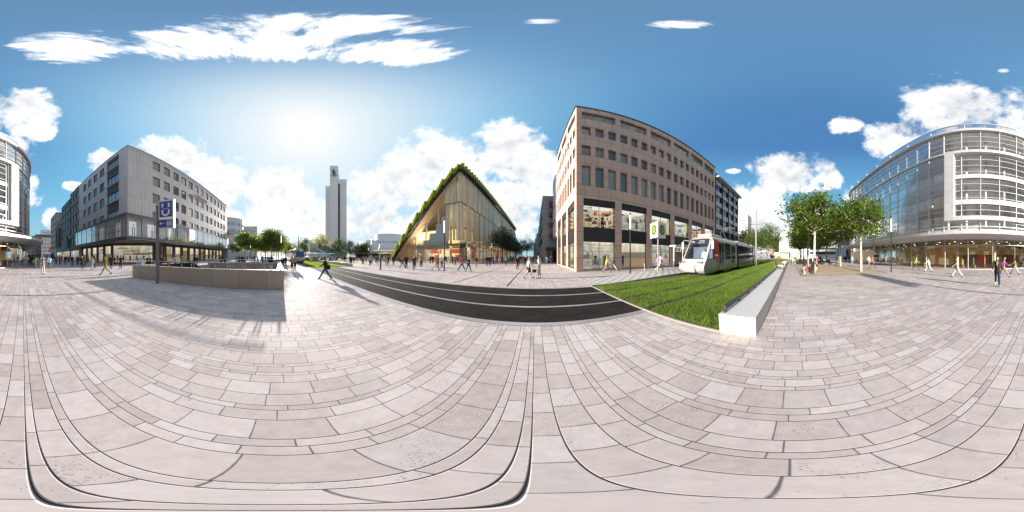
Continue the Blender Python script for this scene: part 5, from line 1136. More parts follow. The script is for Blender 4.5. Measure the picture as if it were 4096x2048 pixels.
def plain_house(label, x0, x1, y0, y1, h, mt, face, rows, cols, zb=5., pane='win_grey', shop='win_dark', wfrac=.6, hfrac=.55, frame='frame_dark', cat='building', name='town_house'):
    """simple street house with a window grid on the face towards the street"""
    r = thing(name, label, cat, ((x0 + x1) / 2, (y0 + y1) / 2, 0)); O, U, Wd_ = {'+x': ((x1, y0, 0), (0, 1), y1 - y0), '-x': ((x0, y1, 0), (0, -1), y1 - y0), '-y': ((x0, y0, 0), (1, 0), x1 - x0), '+y': ((x1, y1, 0), (-1, 0), x1 - x0)}[face]
    pw = Wd_ / cols; ph = (h - zb - .6) / rows; ops = [(pw * (i + .5 - wfrac / 2), pw * (i + .5 + wfrac / 2), zb + ph * (k + .5 - hfrac / 2), zb + ph * (k + .5 + hfrac / 2)) for k in range(rows) for i in range(cols)]
    sp_ = [(.4, Wd_ - .4, .15, min(3.6, zb - .8))]; a = MB(); a.wall(O, U, Wd_, h, ops + sp_, .25)
    c = [(x0, y0), (x1, y0), (x1, y1), (x0, y1)]; nx, ny = U[1], -U[0]
    for i in range(4):
        p, q = c[i], c[(i + 1) % 4]; d = (q[0] - p[0], q[1] - p[1]); n = (d[1], -d[0])
        if n[0] * nx + n[1] * ny > 1e-3: continue
        a.quad((*p, 0), (*q, 0), (*q, h), (*p, h))
    a.quad((x0, y0, h), (x1, y0, h), (x1, y1, h), (x0, y1, h)); a.build('wall', mt, r)
    for o in ops: window(r, O, U, o, .18, frame, pane)
    if isinstance(shop, str) and shop in SH: display(r, O, U, sp_[0], .18, shop, 1.5, mull=3)
    else: window(r, O, U, sp_[0], .18, frame, shop, .06, 4, 'shop_window')
    a = MB(); a.box(x0 - .1, x1 + .1, y0 - .1, y1 + .1, h + .003, h + .3); a.build('roof', M['dark_metal'], r); return r
M['pale_stone'] = pm('pale stone', (.40, .38, .36), .7, 0, .08, .6); M['mid_stone'] = pm('mid grey stone', (.25, .245, .24), .7, 0, .08, .6)
plain_house('Grey house with window strips beyond the panelled house in the shopping street', 1.9, 14, 70.1, 98, 14.5, M['mid_stone'], '-x', 4, 7, pane='win_sky')
plain_house('Pale house farther down the shopping street past the grey one', 1.2, 14, 98.1, 128, 15, M['pale_stone'], '-x', 4, 8, pane='win_sky')
plain_house('Greenish grey house far down the shopping street', .3, 14, 128.1, 165, 15.5, pm('green grey stone', (.27, .31, .31), .7), '-x', 4, 9, pane='win_sky')
plain_house('Pale end house where the shopping street bends out of view', -1.2, 14, 165.1, 230, 15, M['pale_stone'], '-x', 4, 12, pane='win_sky')
r = plain_house('Grey corner house with a cyan framed screen at the end of the slatted hall', -34, -20.2, 146, 172, 25, M['mid_stone'], '+x', 5, 5, pane='win_sky')
a = MB(); a.box(-20.2, -18.4, 150, 163, 14.2, 19); a.build('screen_box', M['pale_stone'], r); a = MB()
for q in ((14.2, 14.5), (18.7, 19.0)): a.box(-18.39, -18.3, 150, 163, *q)
for y in (150, 162.7): a.box(-18.39, -18.3, y, y + .3, 14.5, 18.7)
a.build('cyan_frame', pm('cyan paint', (.03, .42, .45), .4), r)
plain_house('Grey house closing the left side of the shopping street far off', -34, -19.5, 172.1, 260, 17, M['mid_stone'], '+x', 4, 12, pane='win_sky')
# ---------------- grey panelled office block
M['panel_main'] = panelmat('vertical grey panels', (.51, .45, .44), .98, 4.35, .035, (.13, .125, .12), .05, .07, .6, zo=.5)
GX, GY, GH, GB = -18.0, -24.0, 25.9, 9.5
r = thing('grey_office_block', 'Grey panelled corner office block over a glazed first floor and lit shop windows', 'building', (GX, GY, 0))
zr = [(9.58, 11.35), (13.3, 15.7), (17.65, 20.05), (22.0, 24.4)]
O1, U1 = (GX, GY, GB), (-1, 0); ops1 = [(6.6 + 3.58 * i, 8.9 + 3.58 * i, a - GB, b - GB) for a, b in zr for i in range(13)]
O2, U2 = (GX, -50., GB), (0, 1); ops2 = [(50 - 35.25 - 3.62 * i, 50 - 33.0 - 3.62 * i, a - GB, b - GB) for a, b in zr for i in range(4)]; bay = (50 - 31.6, 50 - 26.9, .1, GH - GB - .75)
a = MB(); a.wall(O1, U1, 55, GH - GB, ops1, .28); a.wall(O2, U2, 26, GH - GB, ops2 + [bay], .28); a.quad((-73, -24, 0), (-73, -50, 0), (-73, -50, GH), (-73, -24, GH)); a.quad((-18, -50, 0), (-18, -50, GH), (-73, -50, GH), (-73, -50, 0)); a.build('wall', M['panel_main'], r)
a = MB(); a.box(-73.05, -17.93, -50.05, -23.93, GH, GH + .14); a.build('roof', pm('roof coping', (.30, .29, .285), .6), r)
pick = ['win_dark', 'win_grey', 'win_grey']
for i, o in enumerate(ops1): window(r, O1, U1, o, .2, 'frame_dark', 'win_grey' if (i % 13) < 5 else 'win_sky', .09)
for o in ops2: window(r, O2, U2, o, .2, 'frame_dark', rr_.choice(pick), .09)
OR_ = pm('orange sunshade', (.55, .20, .02), .5); DG_ = pm('dark green spandrel', (.028, .03, .02), .5)
for z0, z1 in zr:
    window(r, O2, U2, (bay[0], bay[1], max(z0, 9.62) - GB, z1 - .1 - GB), .22, 'frame_dark', 'win_sky', .09, 2)
    a = MB(); slab(a, O2, U2, bay[0], bay[1], -.1, -.27, z1 - .1 - GB, min(z1 + 1.85, GH - .76) - GB); a.build('spandrel', DG_, r)
    a = MB(); slab(a, O2, U2, bay[0] - .05, bay[1] + .05, .18, -.05, z0 - .02 - GB, z0 + .28 - GB); a.build('sunshade', OR_, r)
# first floor show window band, standing 1.2 m proud
BZ0, BZ1 = 5.1, 9.5; bx, by = -16.8, -22.8
SLT = pm('dark bronze profile', (.075, .07, .066), .45, .4, .08)
a = MB()
for z0, z1 in ((4.55, 5.2), (9.05, 9.5)):
    a.prism([(-73, by), (-73, -24.3), (-18.3, -24.3), (-18.3, -50), (bx, -50), (bx, by)][::-1], z0, z1)
a.build('band_profile', SLT, r)
pan = [(-73 + 3.62 * i) for i in range(16)];
xs_ = [bx - 3.6 * i for i in range(16)]; ys_ = [by - 3.62 * i for i in range(8)]
for x in xs_[1:]: a = MB(); a.box(x - .045, x + .045, by - .1, by + .02, 5.2, 9.05); a.build('mullion', SLT, r)
for y in ys_[1:]: a = MB(); a.box(bx - .1, bx + .02, y - .045, y + .045, 5.2, 9.05); a.build('mullion', SLT, r)
a = MB()
a.box(bx - .12, bx + .025, by - .12, by + .025, 5.2, 9.05)
for i in (0, 1, 2): 
    None
a.build('mullion', SLT, r)
for i in (0, 1):
    for z in (6.3, 7.6): a = MB(); a.box(bx - .02, bx + .03, ys_[i + 1], ys_[i], z, z + .06); a.build('transom', SLT, r)
a = MB(); a.quad((-71, by - .04, 5.2), (bx - .04, by - .04, 5.2), (bx - .04, by - .04, 9.05), (-71, by - .04, 9.05)); a.quad((bx - .04, by - .04, 5.2), (bx - .04, -50, 5.2), (bx - .04, -50, 9.05), (bx - .04, by - .04, 9.05)); a.build('glazing', M['facade_glass'], r)
a = MB(); a.quad((-71, -24.28, 5.2), (-18.28, -24.28, 5.2), (-18.28, -24.28, 9.05), (-71, -24.28, 9.05)); a.quad((-18.28, -24.28, 5.2), (-18.28, -50, 5.2), (-18.28, -50, 9.05), (-18.28, -24.28, 9.05)); a.build('showroom_wall', pm('showroom grey', (.42, .42, .44), .6, 0, .15, .4), r)
def posterm(seed, tone):
    m, t = newmat('poster ' + str(seed)); p = t.n('ShaderNodeNewGeometry').outputs['Position']; s = t.n('ShaderNodeSeparateXYZ', {0: t.v('ADD', p, (seed * 3.1, seed * 1.7, 0))})
    q = t.v('ADD', p, (seed * 9., 0, 0)); c = t.ramp(t.noise(q, 1.1, 4, .7), [(.36, (.80, .79, .76)), (.47, (.78, .76, .72)), (.52, tone), (.60, (.62, .44, .32)), (.66, (.10, .08, .07))]); 
    t.out(t.n('ShaderNodeBsdfPrincipled', {'Base Color': c, 'Roughness': .4, 'Emission Color': c, 'Emission Strength': .18}).outputs[0]); return m
PO_ = [posterm(i, tn) for i, tn in enumerate([(.30, .24, .20), (.55, .42, .30), (.10, .09, .09), (.35, .50, .50), (.60, .50, .25)])]
def printm(nm, c):
    m, t = newmat('print ' + nm); p = t.n('ShaderNodeNewGeometry').outputs['Position']; q = t.v('SCALE', (0, 0, 0)); q.node.inputs[0].default_value = c; t.t.links.new(t.m('MULTIPLY_ADD', t.noise(p, 3., 5, .7), .9, .55), q.node.inputs['Scale'])
    t.out(t.n('ShaderNodeBsdfPrincipled', {'Base Color': q, 'Roughness': .4, 'Emission Color': q, 'Emission Strength': .16}).outputs[0]); return m
POSTER = [printm('white', (.70, .69, .66)), printm('skin', (.50, .33, .24)), printm('black', (.06, .055, .055)), printm('denim', (.16, .22, .32)), printm('tan', (.42, .32, .20)), printm('grey', (.35, .34, .33)), printm('hair', (.20, .12, .06))]
PO = [POSTER[0], POSTER[4]]
for k, (u, wd, ax) in enumerate([(1.0, 1.7, 'x'), (5.6, 3.0, 'x'), (12.2, 1.6, 'x'), (18.2, 1.6, 'x'), (23.5, 1.6, 'x'), (33, 1.8, 'x'), (36.5, 1.8, 'x'), (40.5, 2.2, 'x'), (44.5, 2.0, 'x'), (2.5, 1.7, 'y'), (9.3, 1.7, 'y'), (15.2, 1.3, 'y'), (19.5, .8, 'y'), (24, 1.2, 'y')]):
    a = MB(); z0, z1 = 5.45, 8.1
    if ax == 'x': a.box(bx - u - wd, bx - u, by - .55, by - .5, z0, z1)
    else: a.box(bx - .55, bx - .5, by - u - wd, by - u, z0, z1)
    nx_, cx_, cy2, w2 = (ax == 'x'), bx - u - wd / 2, by - u - wd / 2, wd / 2
    def pp(s, z, e): return (cx_ - s, by - .5 + e, z) if nx_ else (bx - .5 + e, cy2 + s, z)
    rp = random.Random(k); tone = 2 + k % 4; c0 = rp.uniform(-.2, .2); zc = rp.uniform(7.2, 7.5)
    body = [(-.42, 5.5), (.42, 5.5), (.36, 6.3), (.44, 6.9), (.14, 7.05), (-.14, 7.05), (-.42, 6.85), (-.33, 6.2)]
    sc_ = min(1., w2 / .55); a.poly([pp(c0 + s * sc_, z, .006) for s, z in body], tone)
    a.poly([pp(c0 + .2 * cos(q), zc - .02 + .27 * sin(q), .009) for q in np.arange(0, 2 * pi, .5)], 6 if k % 2 else 4); a.poly([pp(c0 + .14 * cos(q), zc - .07 + .19 * sin(q), .012) for q in np.arange(0, 2 * pi, .5)], 1)
    if k % 3 == 0: a.poly([pp(c0 + s * sc_, z, .010) for s, z in ((-.12, 5.5), (.14, 5.5), (.10, 7.0), (-.10, 7.0))], 0)
    a.build('poster', POSTER, r)
# ground floor: dark stone piers, lit windows, deep cut-back corner
ST_ = panelmat('dark stone', (.085, .075, .072), .6, .3, .01, (.03, .03, .03), .15, .1, .6)
cA, cB = (-19.0, -31.1), (-26.3, -25.0)
a = MB(); O3, U3 = (-26.3, -25, 0), (-1, 0); o3 = [(.6 + 3.58 * i, 3.1 + 3.58 * i, .2, 4.0) for i in range(12)]; a.wall(O3, U3, 44.5, 4.55, o3, .3)
O4, U4 = (-19, -50, 0), (0, 1); o4 = [(.6 + 3.7 * i, 3.4 + 3.7 * i, .2, 4.0) for i in range(5)]; a.wall(O4, U4, 18.9, 4.55, o4, .3)
L_ = hypot(cA[0] - cB[0], cA[1] - cB[1]); O5 = (cA[0], cA[1], 0); U5 = ((cB[0] - cA[0]) / L_, (cB[1] - cA[1]) / L_); o5 = [(.25, L_ - .5, .25, 4.05)]; a.wall(O5, U5, L_, 4.55, o5, .3)
a.box(-27.0, -26.35, -25.3, -23.4, 0, 4.55); a.build('ground_floor_wall', ST_, r)
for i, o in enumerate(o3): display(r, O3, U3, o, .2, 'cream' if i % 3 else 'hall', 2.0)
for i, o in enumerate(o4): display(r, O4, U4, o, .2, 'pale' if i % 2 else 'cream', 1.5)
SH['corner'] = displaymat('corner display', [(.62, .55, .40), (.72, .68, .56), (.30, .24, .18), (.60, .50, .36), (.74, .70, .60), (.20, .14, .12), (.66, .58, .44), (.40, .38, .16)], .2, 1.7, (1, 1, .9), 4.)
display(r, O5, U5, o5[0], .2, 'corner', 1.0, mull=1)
a = MB(); a.poly([(-73, -24.6, 4.54), (-73, by, 4.54), (bx, by, 4.54), (bx, -50, 4.54), (-19, -50, 4.54), (-19, -31.1, 4.54), (-26.3, -25, 4.54)][::-1]); a.build('soffit', pm('soffit', (.16, .15, .145), .6), r)
a = MB(); a.box(-30.2, bx - .8, by + .02, by + 1.0, 4.62, 4.72); a.build('canopy', M['mid_stone'], r)
LR = pm('sign red', (.55, .015, .03), .4)
text('lettering', 'ALTE LEIPZIGER', 1.25, (-47.6, GY + .03, 20.95), U1, LR, r, .04, xs=.85)
a = MB(); c = (-47.6, GY + .05, 22.35)
for q in (-1, 0, 1): a.add([(c[0] - q * .55 + dx, c[1], c[2] + dz + (.1 if q == 0 else -.15)) for dx, dz in ((-.3, 0), (0, -.42), (.3, 0), (0, .42))], [(0, 1, 2, 3)])
a.build('emblem', LR, r)
for i, (f_, tp, bt, ps, lb) in enumerate(((.12, 'black', 'taupe', 'relaxed', 'Mannequin in black at the street end of the corner display'), (.26, 'khaki', 'charcoal', 'akimbo', 'Mannequin in khaki with bent arms in the corner display'), (.42, 'purple', 'black', 'relaxed', 'Mannequin in violet in the middle of the corner display'), (.58, 'lightgrey', 'denim', 'pockets', 'Mannequin in pale grey and denim in the corner display'), (.74, 'black', 'black', 'relaxed', 'Mannequin all in black in the corner display'), (.88, 'cream', 'brown', 'hold', 'Mannequin in cream beside the sign post end of the corner display'))):
    q = F(O5, U5, L_ * f_, -.75, .27); mannequin(q[0], q[1], .27, 35, tp, bt, lb, ps, 'f' if i % 2 else 'm', 'skirt' if i == 2 else 'trousers')
# street row south of it
M['brown_panel'] = pm('brown panels', (.105, .070, .052), .55, .1, .15, .8); M['charcoal_panel'] = pm('charcoal panels', (.035, .036, .040), .5, .1, .15, .8); M['sand'] = pm('old sandstone', (.19, .155, .125), .8, 0, .2, .7)
plain_house('Brown metal clad house next to the grey panelled office block', -32, -18, -60, -50.1, 26, M['brown_panel'], '+x', 5, 3, 5.2, 'win_grey', 'pale', .8, .5)
r = plain_house('Black banded house in the shopping street with a vertical white shop name', -32, -17.9, -73.6, -60.1, 24.3, M['charcoal_panel'], '+x', 5, 4, 7.6, 'win_grey', 'warm', .86, .45)
a = MB(); a.box(-17.85, -17.2, -62.2, -62.05, 5.2, 9.4); a.build('blade_sign', M['black'], r); text('lettering', 'Reserved', .85, (-17.5, -62.02, 7.3), (-1, 0), M['white_paint'], r, .01, roll=-pi / 2)
r = plain_house('Old sandstone house with bay windows in the shopping street', -32, -18.1, -86.7, -73.7, 19.7, M['sand'], '+x', 4, 4, 5.4, 'win_warm', 'cream', .45, .55)
for y in (-78, -83):
    a = MB(); a.box(-18.1, -16.9, y - 1, y + 1, 6.5, 15.5); a.build('bay', M['sand'], r)
for z in (8.5, 12.5):
    a = MB(); a.box(-18.1, -17.2, -87.6, -86.8, z, z + 1.6); a.build('yellow_sign', pm('sign yellow', (.42, .34, .05), .5), r)
plain_house('Tall grey stone house with set back top in the shopping street', -32, -18, -104, -86.8, 25.8, M['mid_stone'], '+x', 6, 4, 5, 'win_grey', 'win_dark')
a, = [None]
x, y = pd(178, 165); plain_house('Wide brown brick house closing the shopping street', x - 17, x + 9, y - 16, y, zat(939, 165), pm('brown brick', (.15, .095, .065), .8, 0, .15, 1.), '+y', 5, 8, 5, 'win_grey', 'win_dark', .4, .5)
x, y = pd(187, 152); r = plain_house('White striped shop house with pink and yellow panels at the end of the shopping street', x - 4.5, x + 4.2, y - 10, y, zat(951, 152), pm('white stripes', (.60, .58, .57), .6), '+y', 4, 7, 4.6, 'win_sky', 'win_sky', .5, .8)
for i, (cx, z, cl) in enumerate(((-1.5, 11, (.62, .42, .02)), (-3.2, 6.5, (.5, .02, .18)), (-3.4, 9, (.5, .02, .18)))):
    a = MB(); a.box(x + cx - 1.2, x + cx + 1.2, y + .03, y + .12, z - 1.2, z + 1.2); a.build('colour_panel', pm('panel colour', cl, .5), r)
x, y = pd(144, 175); plain_house('Pale beige house at the far end of the shopping street', x - 4, x + 12, y - 14, y, zat(945, 175), pm('beige render', (.42, .36, .30), .8), '+y', 5, 5, 4, 'win_grey', 'win_dark')
x, y = pd(190, 185); plain_house('White penthouse block above the brown brick house', x - 8, x + 7, y - 14, y, zat(921, 185), M['white_paint'], '+y', 6, 5, 4, 'win_sky', 'win_dark', .8, .5)
# ---------------- curved glass department store
def arc_path(off):
    """outer wall line, east end to south end, offset outwards; returns points with running length of the zero line"""
    P = []; s = 0.; last = None
    def put_(x, y, nx, ny):
        nonlocal s, last
        if last is not None: s += hypot(x - last[0], y - last[1])
        last = (x, y); P.append((x + nx * off, y + ny * off, s, nx, ny))
    for i in range(9): put_(52, -60 + 33 * i / 8, 1, 0)
    for i in range(1, 13): a = pi / 2 * i / 12; put_(42 + 10 * cos(a), -27 + 10 * sin(a), cos(a), sin(a))
    for i in range(1, 13): put_(42 - 27 * i / 12, -17, 0, 1)
    for i in range(1, 25): a = pi / 2 + pi / 2 * i / 24; put_(15 + 16 * cos(a), -33 + 16 * sin(a), cos(a), sin(a))
    for i in range(1, 13): put_(-1, -33 - 42 * i / 12, -1, 0)
    return P
AP = {}
def ap(off):
    if off not in AP: AP[off] = arc_path(off)
    return AP[off]
STOT = ap(0)[-1][2]
def at(s, off):
    P = ap(0); s = min(max(s, 0), STOT - 1e-6)
    for a, b in zip(P, P[1:]):
        if a[2] <= s <= b[2]:
            f = (s - a[2]) / (b[2] - a[2]); nx, ny = a[3] + (b[3] - a[3]) * f, a[4] + (b[4] - a[4]) * f; l = hypot(nx, ny)
            return (a[0] + (b[0] - a[0]) * f + nx / l * off, a[1] + (b[1] - a[1]) * f + ny / l * off)
def srange(s0, s1, step=.9): n = max(1, int((s1 - s0) / step)); return [s0 + (s1 - s0) * i / n for i in range(n + 1)]
def ribbon(mb, s0, s1, off, z0, z1, m=0, step=.9):
    S = srange(s0, s1, step); pts = [at(s, off) for s in S]
    for p, q in zip(pts, pts[1:]): mb.quad((*q, z0), (*p, z0), (*p, z1), (*q, z1), m)
def ring(mb, s0, s1, o0, o1, z0, z1, m=0, step=.9, z0b=None):
    """solid band following the wall between offsets o0 < o1; z0b: underside height at the outer edge"""
    z0b = z0 if z0b is None else z0b; S = srange(s0, s1, step); A = [at(s, o0) for s in S]; B = [at(s, o1) for s in S]
    for i in range(len(S) - 1):
        a, b, c, d = A[i], A[i + 1], B[i + 1], B[i]
        mb.quad((*a, z1), (*b, z1), (*c, z1), (*d, z1), m); mb.quad((*d, z0b), (*c, z0b), (*b, z0), (*a, z0), m); mb.quad((*c, z0b), (*d, z0b), (*d, z1), (*c, z1), m); mb.quad((*a, z0), (*b, z0), (*b, z1), (*a, z1), m)
    for i in (0, -1): a, d = A[i], B[i]; mb.quad((*a, z0), (*d, z0b), (*d, z1), (*a, z1), m)
def s_of(px, off=0.):                                       # wall position seen in a given direction
    best = None; tx = th(px)
    for i in range(2400):
        s = STOT * i / 2400; x, y = at(s, off); d = abs((atan2(x, y) - tx + pi) % (2 * pi) - pi)
        if best is None or d < best[0] - 1e-4: best = (d, s)
    return best[1]
s_a, s_b = s_of(3790), s_of(4150 - 4096); WHT = pm('white aluminium', (.56, .54, .535), .35, 0, .03, .5); r = thing('glass_department_store', 'White curved glass department store with wide canopy and warm lit ground floor', 'building', (20, -33, 0))
FL = [4.35, 8.45, 12.2, 16.65, 20.9]
a = MB()
for z in FL: ring(a, 0, STOT, -11, .16, z - .32, z)
a.build('floor_slab', WHT, r)
a = MB(); ring(a, 0, STOT, .0, 3.0, 3.75, 4.35, z0b=4.12); a.build('canopy', pm('canopy grey', (.56, .55, .56), .4, 0, .04), r)
a = MB(); ring(a, 0, STOT, 2.9, 3.04, 4.10, 4.42); ring(a, 0, STOT, .22, .34, 4.42, 5.05); ring(a, 0, STOT, .2, .42, 5.3, 5.42); ring(a, 0, STOT, .2, .5, 16.5, 16.8); ring(a, 0, STOT, .2, .7, 20.85, 21.35); a.build('fascia_band', WHT, r)
a = MB(); ribbon(a, 0, STOT, .3, 4.42, 20.75); a.build('upper_glazing', M['facade_glass'], r)
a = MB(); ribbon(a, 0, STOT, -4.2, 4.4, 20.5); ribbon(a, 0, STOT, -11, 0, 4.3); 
def corewall():  # faint emission put into the wall colour stands in for office lighting
    m, t = newmat('glowing office wall'); p = t.n('ShaderNodeNewGeometry').outputs['Position']; c = t.ramp(t.noise(t.v('MULTIPLY', p, (1, 1, .6)), .35, 3), [(.3, (.34, .31, .30)), (.55, (.60, .56, .54)), (.75, (.76, .72, .70))])
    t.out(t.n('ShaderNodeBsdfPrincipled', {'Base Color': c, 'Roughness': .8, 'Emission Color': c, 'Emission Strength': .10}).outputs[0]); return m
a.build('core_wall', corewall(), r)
st_ = STOT / 46
for i in range(47):
    s = i * st_; x, y = at(s, -2.2); a = MB(); a.tube((x, y, 4.35), (x, y, 20.6), .22, None, 10); a.build('column', WHT, r)
for i in range(1, 62):
    s = i * STOT / 62; x, y = at(s, .34); nx, ny = at(s, 1.34); a = MB(); a.obox((x, y), atan2(ny - y, nx - x), .16, .08, 4.42, 20.75); a.build('mullion', WHT, r)
for z in [5.9, 6.7, 7.5, 9.2, 10.2, 11.2, 13.1, 14.1, 15.1, 15.8, 17.6, 18.6, 19.6]: a = MB(); ring(a, 0, STOT, .30, .38, z - .03, z + .03); a.build('transom', WHT, r)
# projecting frame round the corner glazing
a = MB(); ring(a, s_a, s_b, .32, 1.0, 6.1, 6.6, step=.6); ring(a, s_a, s_b, .32, 1.0, 16.05, 16.5, step=.6); ring(a, s_a, s_a + 1.15, .32, 1.0, 6.6, 16.05, step=.5); ring(a, s_b - 1.6, s_b, .32, 1.0, 6.6, 16.05, step=.5); a.build('corner_frame', panelmat('white frame panels', (.56, .54, .535), 1.4, 1.4, .03, (.45, .45, .46), .03, .0, .4), r)
for z0, z1 in ((8.25, 8.9), (12., 12.6)):
    a = MB(); ring(a, s_a + 1.15, s_b - 1.6, .42, .5, z0, z1); a.build('balustrade_band', WHT, r)
a = MB(); sp0 = s_of(20); ring(a, sp0, s_b - 1.6, .42, .62, 6.6, 16.05); a.build('stone_panel_bay', panelmat('pale stone panels', (.52, .51, .53), 1.3, 1.3, .03, (.25, .25, .26), .06, .04, .5), r)
# roof rail with glass screen
a = MB(); S = srange(0, STOT, .9); a.path([(*at(s, -.1), 23.1) for s in S], .13, 8)
for i in range(1, 30): s = i * STOT / 30; a.tube((*at(s, .35), 21.4), (*at(s, -.1), 23.05), .05, None, 6); a.tube((*at(s, -2.2), 21.4), (*at(s, -.1), 23.05), .05, None, 6)
a.build('roof_rail', WHT, r)
a = MB(); ribbon(a, 0, STOT, .1, 21.4, 23.0); a.build('roof_screen', glassmat('roof screen', (.78, .80, .84), .12), r)
# ground floor
sg0 = s_of(3540)
a = MB(); ribbon(a, sg0, STOT, 0, 0, 3.75); a.build('shop_glazing', M['shop_glass'], r)
a = MB()
for s in srange(sg0, STOT, 3.0): x, y = at(s, .0); a.obox((x, y), 0, .09, .09, 0, 3.75)
ring(a, sg0, STOT, -.05, .06, 0, .09); ring(a, sg0, STOT, -.05, .06, 3.05, 3.13); a.build('glazing_frame', WHT, r)
a = MB(); ring(a, s_of(3462), sg0, -.5, .02, 0, 3.74); a.build('stone_wall', panelmat('brown stone slabs', (.075, .06, .058), .8, .4, .012, (.03, .03, .03), .12, .08, .5), r)
a = MB(); ribbon(a, 0, s_of(3462), 0, 0, 3.75); a.build('side_glazing', M['win_dark'], r)
for p0, p1, mt in ((3483, 3496, 'poster'), (3521, 3536, 'pale')):
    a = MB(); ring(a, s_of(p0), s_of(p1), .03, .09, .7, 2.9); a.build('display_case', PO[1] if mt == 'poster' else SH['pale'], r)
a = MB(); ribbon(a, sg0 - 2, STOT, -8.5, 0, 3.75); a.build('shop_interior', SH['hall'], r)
a = MB(); ring(a, sg0 - 2, STOT, -8.4, -.1, 3.66, 3.72); a.build('shop_ceiling', pm('shop ceiling', (.30, .26, .20), .6), r)
dl_ = litmat('downlight', (1, .85, .6), 1.6)
for s in srange(sg0, STOT, 2.6):
    for o_ in (-1.5, -4.2): x, y = at(s, o_); a = MB(); a.tube((x, y, 3.62), (x, y, 3.655), .11, None, 8); a.build('downlight', dl_, r)
lc_ = pm('shop column', (.62, .54, .30), .5)
for s in srange(sg0 + 2, STOT, 6.2): x, y = at(s, -2.6); a = MB(); a.tube((x, y, 0), (x, y, 3.66), .24, None, 14); a.build('shop_column', lc_, r)
for i, (px, cl) in enumerate(((3720, (.30, .10, .03)), (3790, (.42, .28, .08)), (3860, (.12, .09, .05)), (3925, (.40, .10, .04)), (3985, (.10, .07, .05)), (4040, (.38, .26, .08)), (10, (.25, .12, .05)), (40, (.4, .3, .12)))):
    s = s_of(px); x, y = at(s, -4.2); k = thing('display_stand', 'Shop display stand inside the glass store, ' + ['brown red one by the western entrance', 'tan one beside the first', 'dark one near the curve', 'red orange one on the curve', 'dark brown one past the curve', 'tan one near the bend of the street', 'rust one behind the stone bay', 'sand one at the street corner'][i], 'display stand', (x, y, 0))
    a = MB(); a.bbox(x - .8, x + .8, y - .35, y + .35, 0, 1.9, .04); a.build('panel', pm('stand colour', cl, .6, 0, .4, 2.5), k); a = MB(); a.bbox(x - 1.1, x + 1.1, y - .7, y + .7, 0.0, .4, .03); a.build('table', M['wood'], k)
for px in (3700, 3775, 3900): 
    pass

# ---------------- hall with the planted sloping roof and slatted front
KX, KY, KZ, KL, KE = -17.5, 36.0, 24.1, 144., -41.5
r = thing('green_roof_hall', 'Triangular hall with hedge planted sloping roof and tan vertical slats', 'building', (-29, 36, 0))
sl = KZ / (KX - KE)
def zs(x): return (x - KE) * sl
TAN = pm('beige soffit', (.48, .37, .24), .7, 0, .05, .4)
a = MB(); a.xprism([(KE, 0.02), (KX, zs(KX)), (KX, zs(KX) + .55), (KE - .4, .45)], KY - .5, KL); a.build('roof', TAN, r)
a = MB(); a.quad((KE, KY + 9, .02), (KX - .8, KY + 9, .02), (KX - .8, KY + 9, zs(KX - .8)), (KE, KY + 9, .03)); a.build('interior_wall', pm('interior cream', (.60, .52, .38), .8, 0, .06, .3), r)
a = MB(); a.quad((-36, KY + 8.9, .1), (-18.2, KY + 8.9, .1), (-18.2, KY + 8.9, 4.2), (-36, KY + 8.9, 4.2)); a.quad((-18.2, KY + 8.9, .1), (-18.2, KL, .1), (-18.2, KL, 4.4), (-18.2, KY + 8.9, 4.4)); a.build('market_backdrop', SH['market'], r)
a = MB(); a.box(-36.8, KX - .5, KY + .6, KY + 9, 4.5, 4.9); a.box(-32.5, KX - .5, KY + 3, KY + 9, 9.0, 9.4); a.build('floor_slab', TAN, r)
cc_ = pm('cream column', (.62, .55, .42), .6)
for x in (-34, -30, -25.6, -21.6): a = MB(); a.tube((x, KY + 2.2, 0), (x, KY + 2.2, zs(x) - .2), .28, None, 12); a.build('column', cc_, r)
a = MB(); st = [(-33.5, 5.0), (-30.5, 6.3), (-28.2, 8.2), (-26.0, 10.6), (-24.2, 12.6), (-22.3, 13.8)]
pts = [(-33.5, 3.6)]
for i, (x, z) in enumerate(st): pts += [(x, z), (st[i + 1][0] if i + 1 < len(st) else -21.9, z)]
pts += [(-21.9, 3.6)]; a.xprism(pts, KY + 1.4, KY + 1.46); a.build('frosted_screen', pm('frosted glass', (.50, .54, .56), .3, 0, .04), r)
for i, (xa, xb) in enumerate(((-31.2, -27.6), (-24.2, -20.4))):
    a = MB(); a.box(xa, xb, KY + 6.0, KY + 6.8, 2.5, 3.7); a.build('red_brick_panel', pm('red brick', (.30, .06, .035), .8, 0, .3, 6), r)
for xa in (-29.6, -22.0): a = MB(); a.box(xa, xa + 1.2, KY + 6, KY + 6.1, .4, 2.0); a.build('red_banner', LR, r)
a = MB(); a.box(-27.0, -25.8, KY + 5.4, KY + 5.5, .5, 2.2); a.build('framed_print', M['white_paint'], r)
a = MB(); [a.ball((-30.5 + i * .8, KY + 6.3, 4.0), (.6, .4, .35), 8, 5) for i in range(4)]; a.build('planter_foliage', LEAF['dark'], r)
a = MB(); a.quad((KE + 1, KY + .1, .05), (-22, KY + .1, .05), (-22, KY + .1, zs(-22)), (KE + 1, KY + .1, zs(KE + 1))); a.build('gable_glazing', glassmat('gable glass', (.96, .95, .93), .03, .35), r)
def glowwall():  # wall glows by itself, imitating a lit interior behind the slats
    m, t = newmat('glowing inner wall'); p = t.n('ShaderNodeNewGeometry').outputs['Position']; c = t.ramp(t.noise(p, .22, 3), [(.35, (.22, .16, .08)), (.5, (.50, .38, .20)), (.65, (.66, .54, .32))])
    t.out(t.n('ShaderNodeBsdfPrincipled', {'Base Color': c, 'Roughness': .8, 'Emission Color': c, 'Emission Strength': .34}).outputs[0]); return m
glow_wall = glowwall()
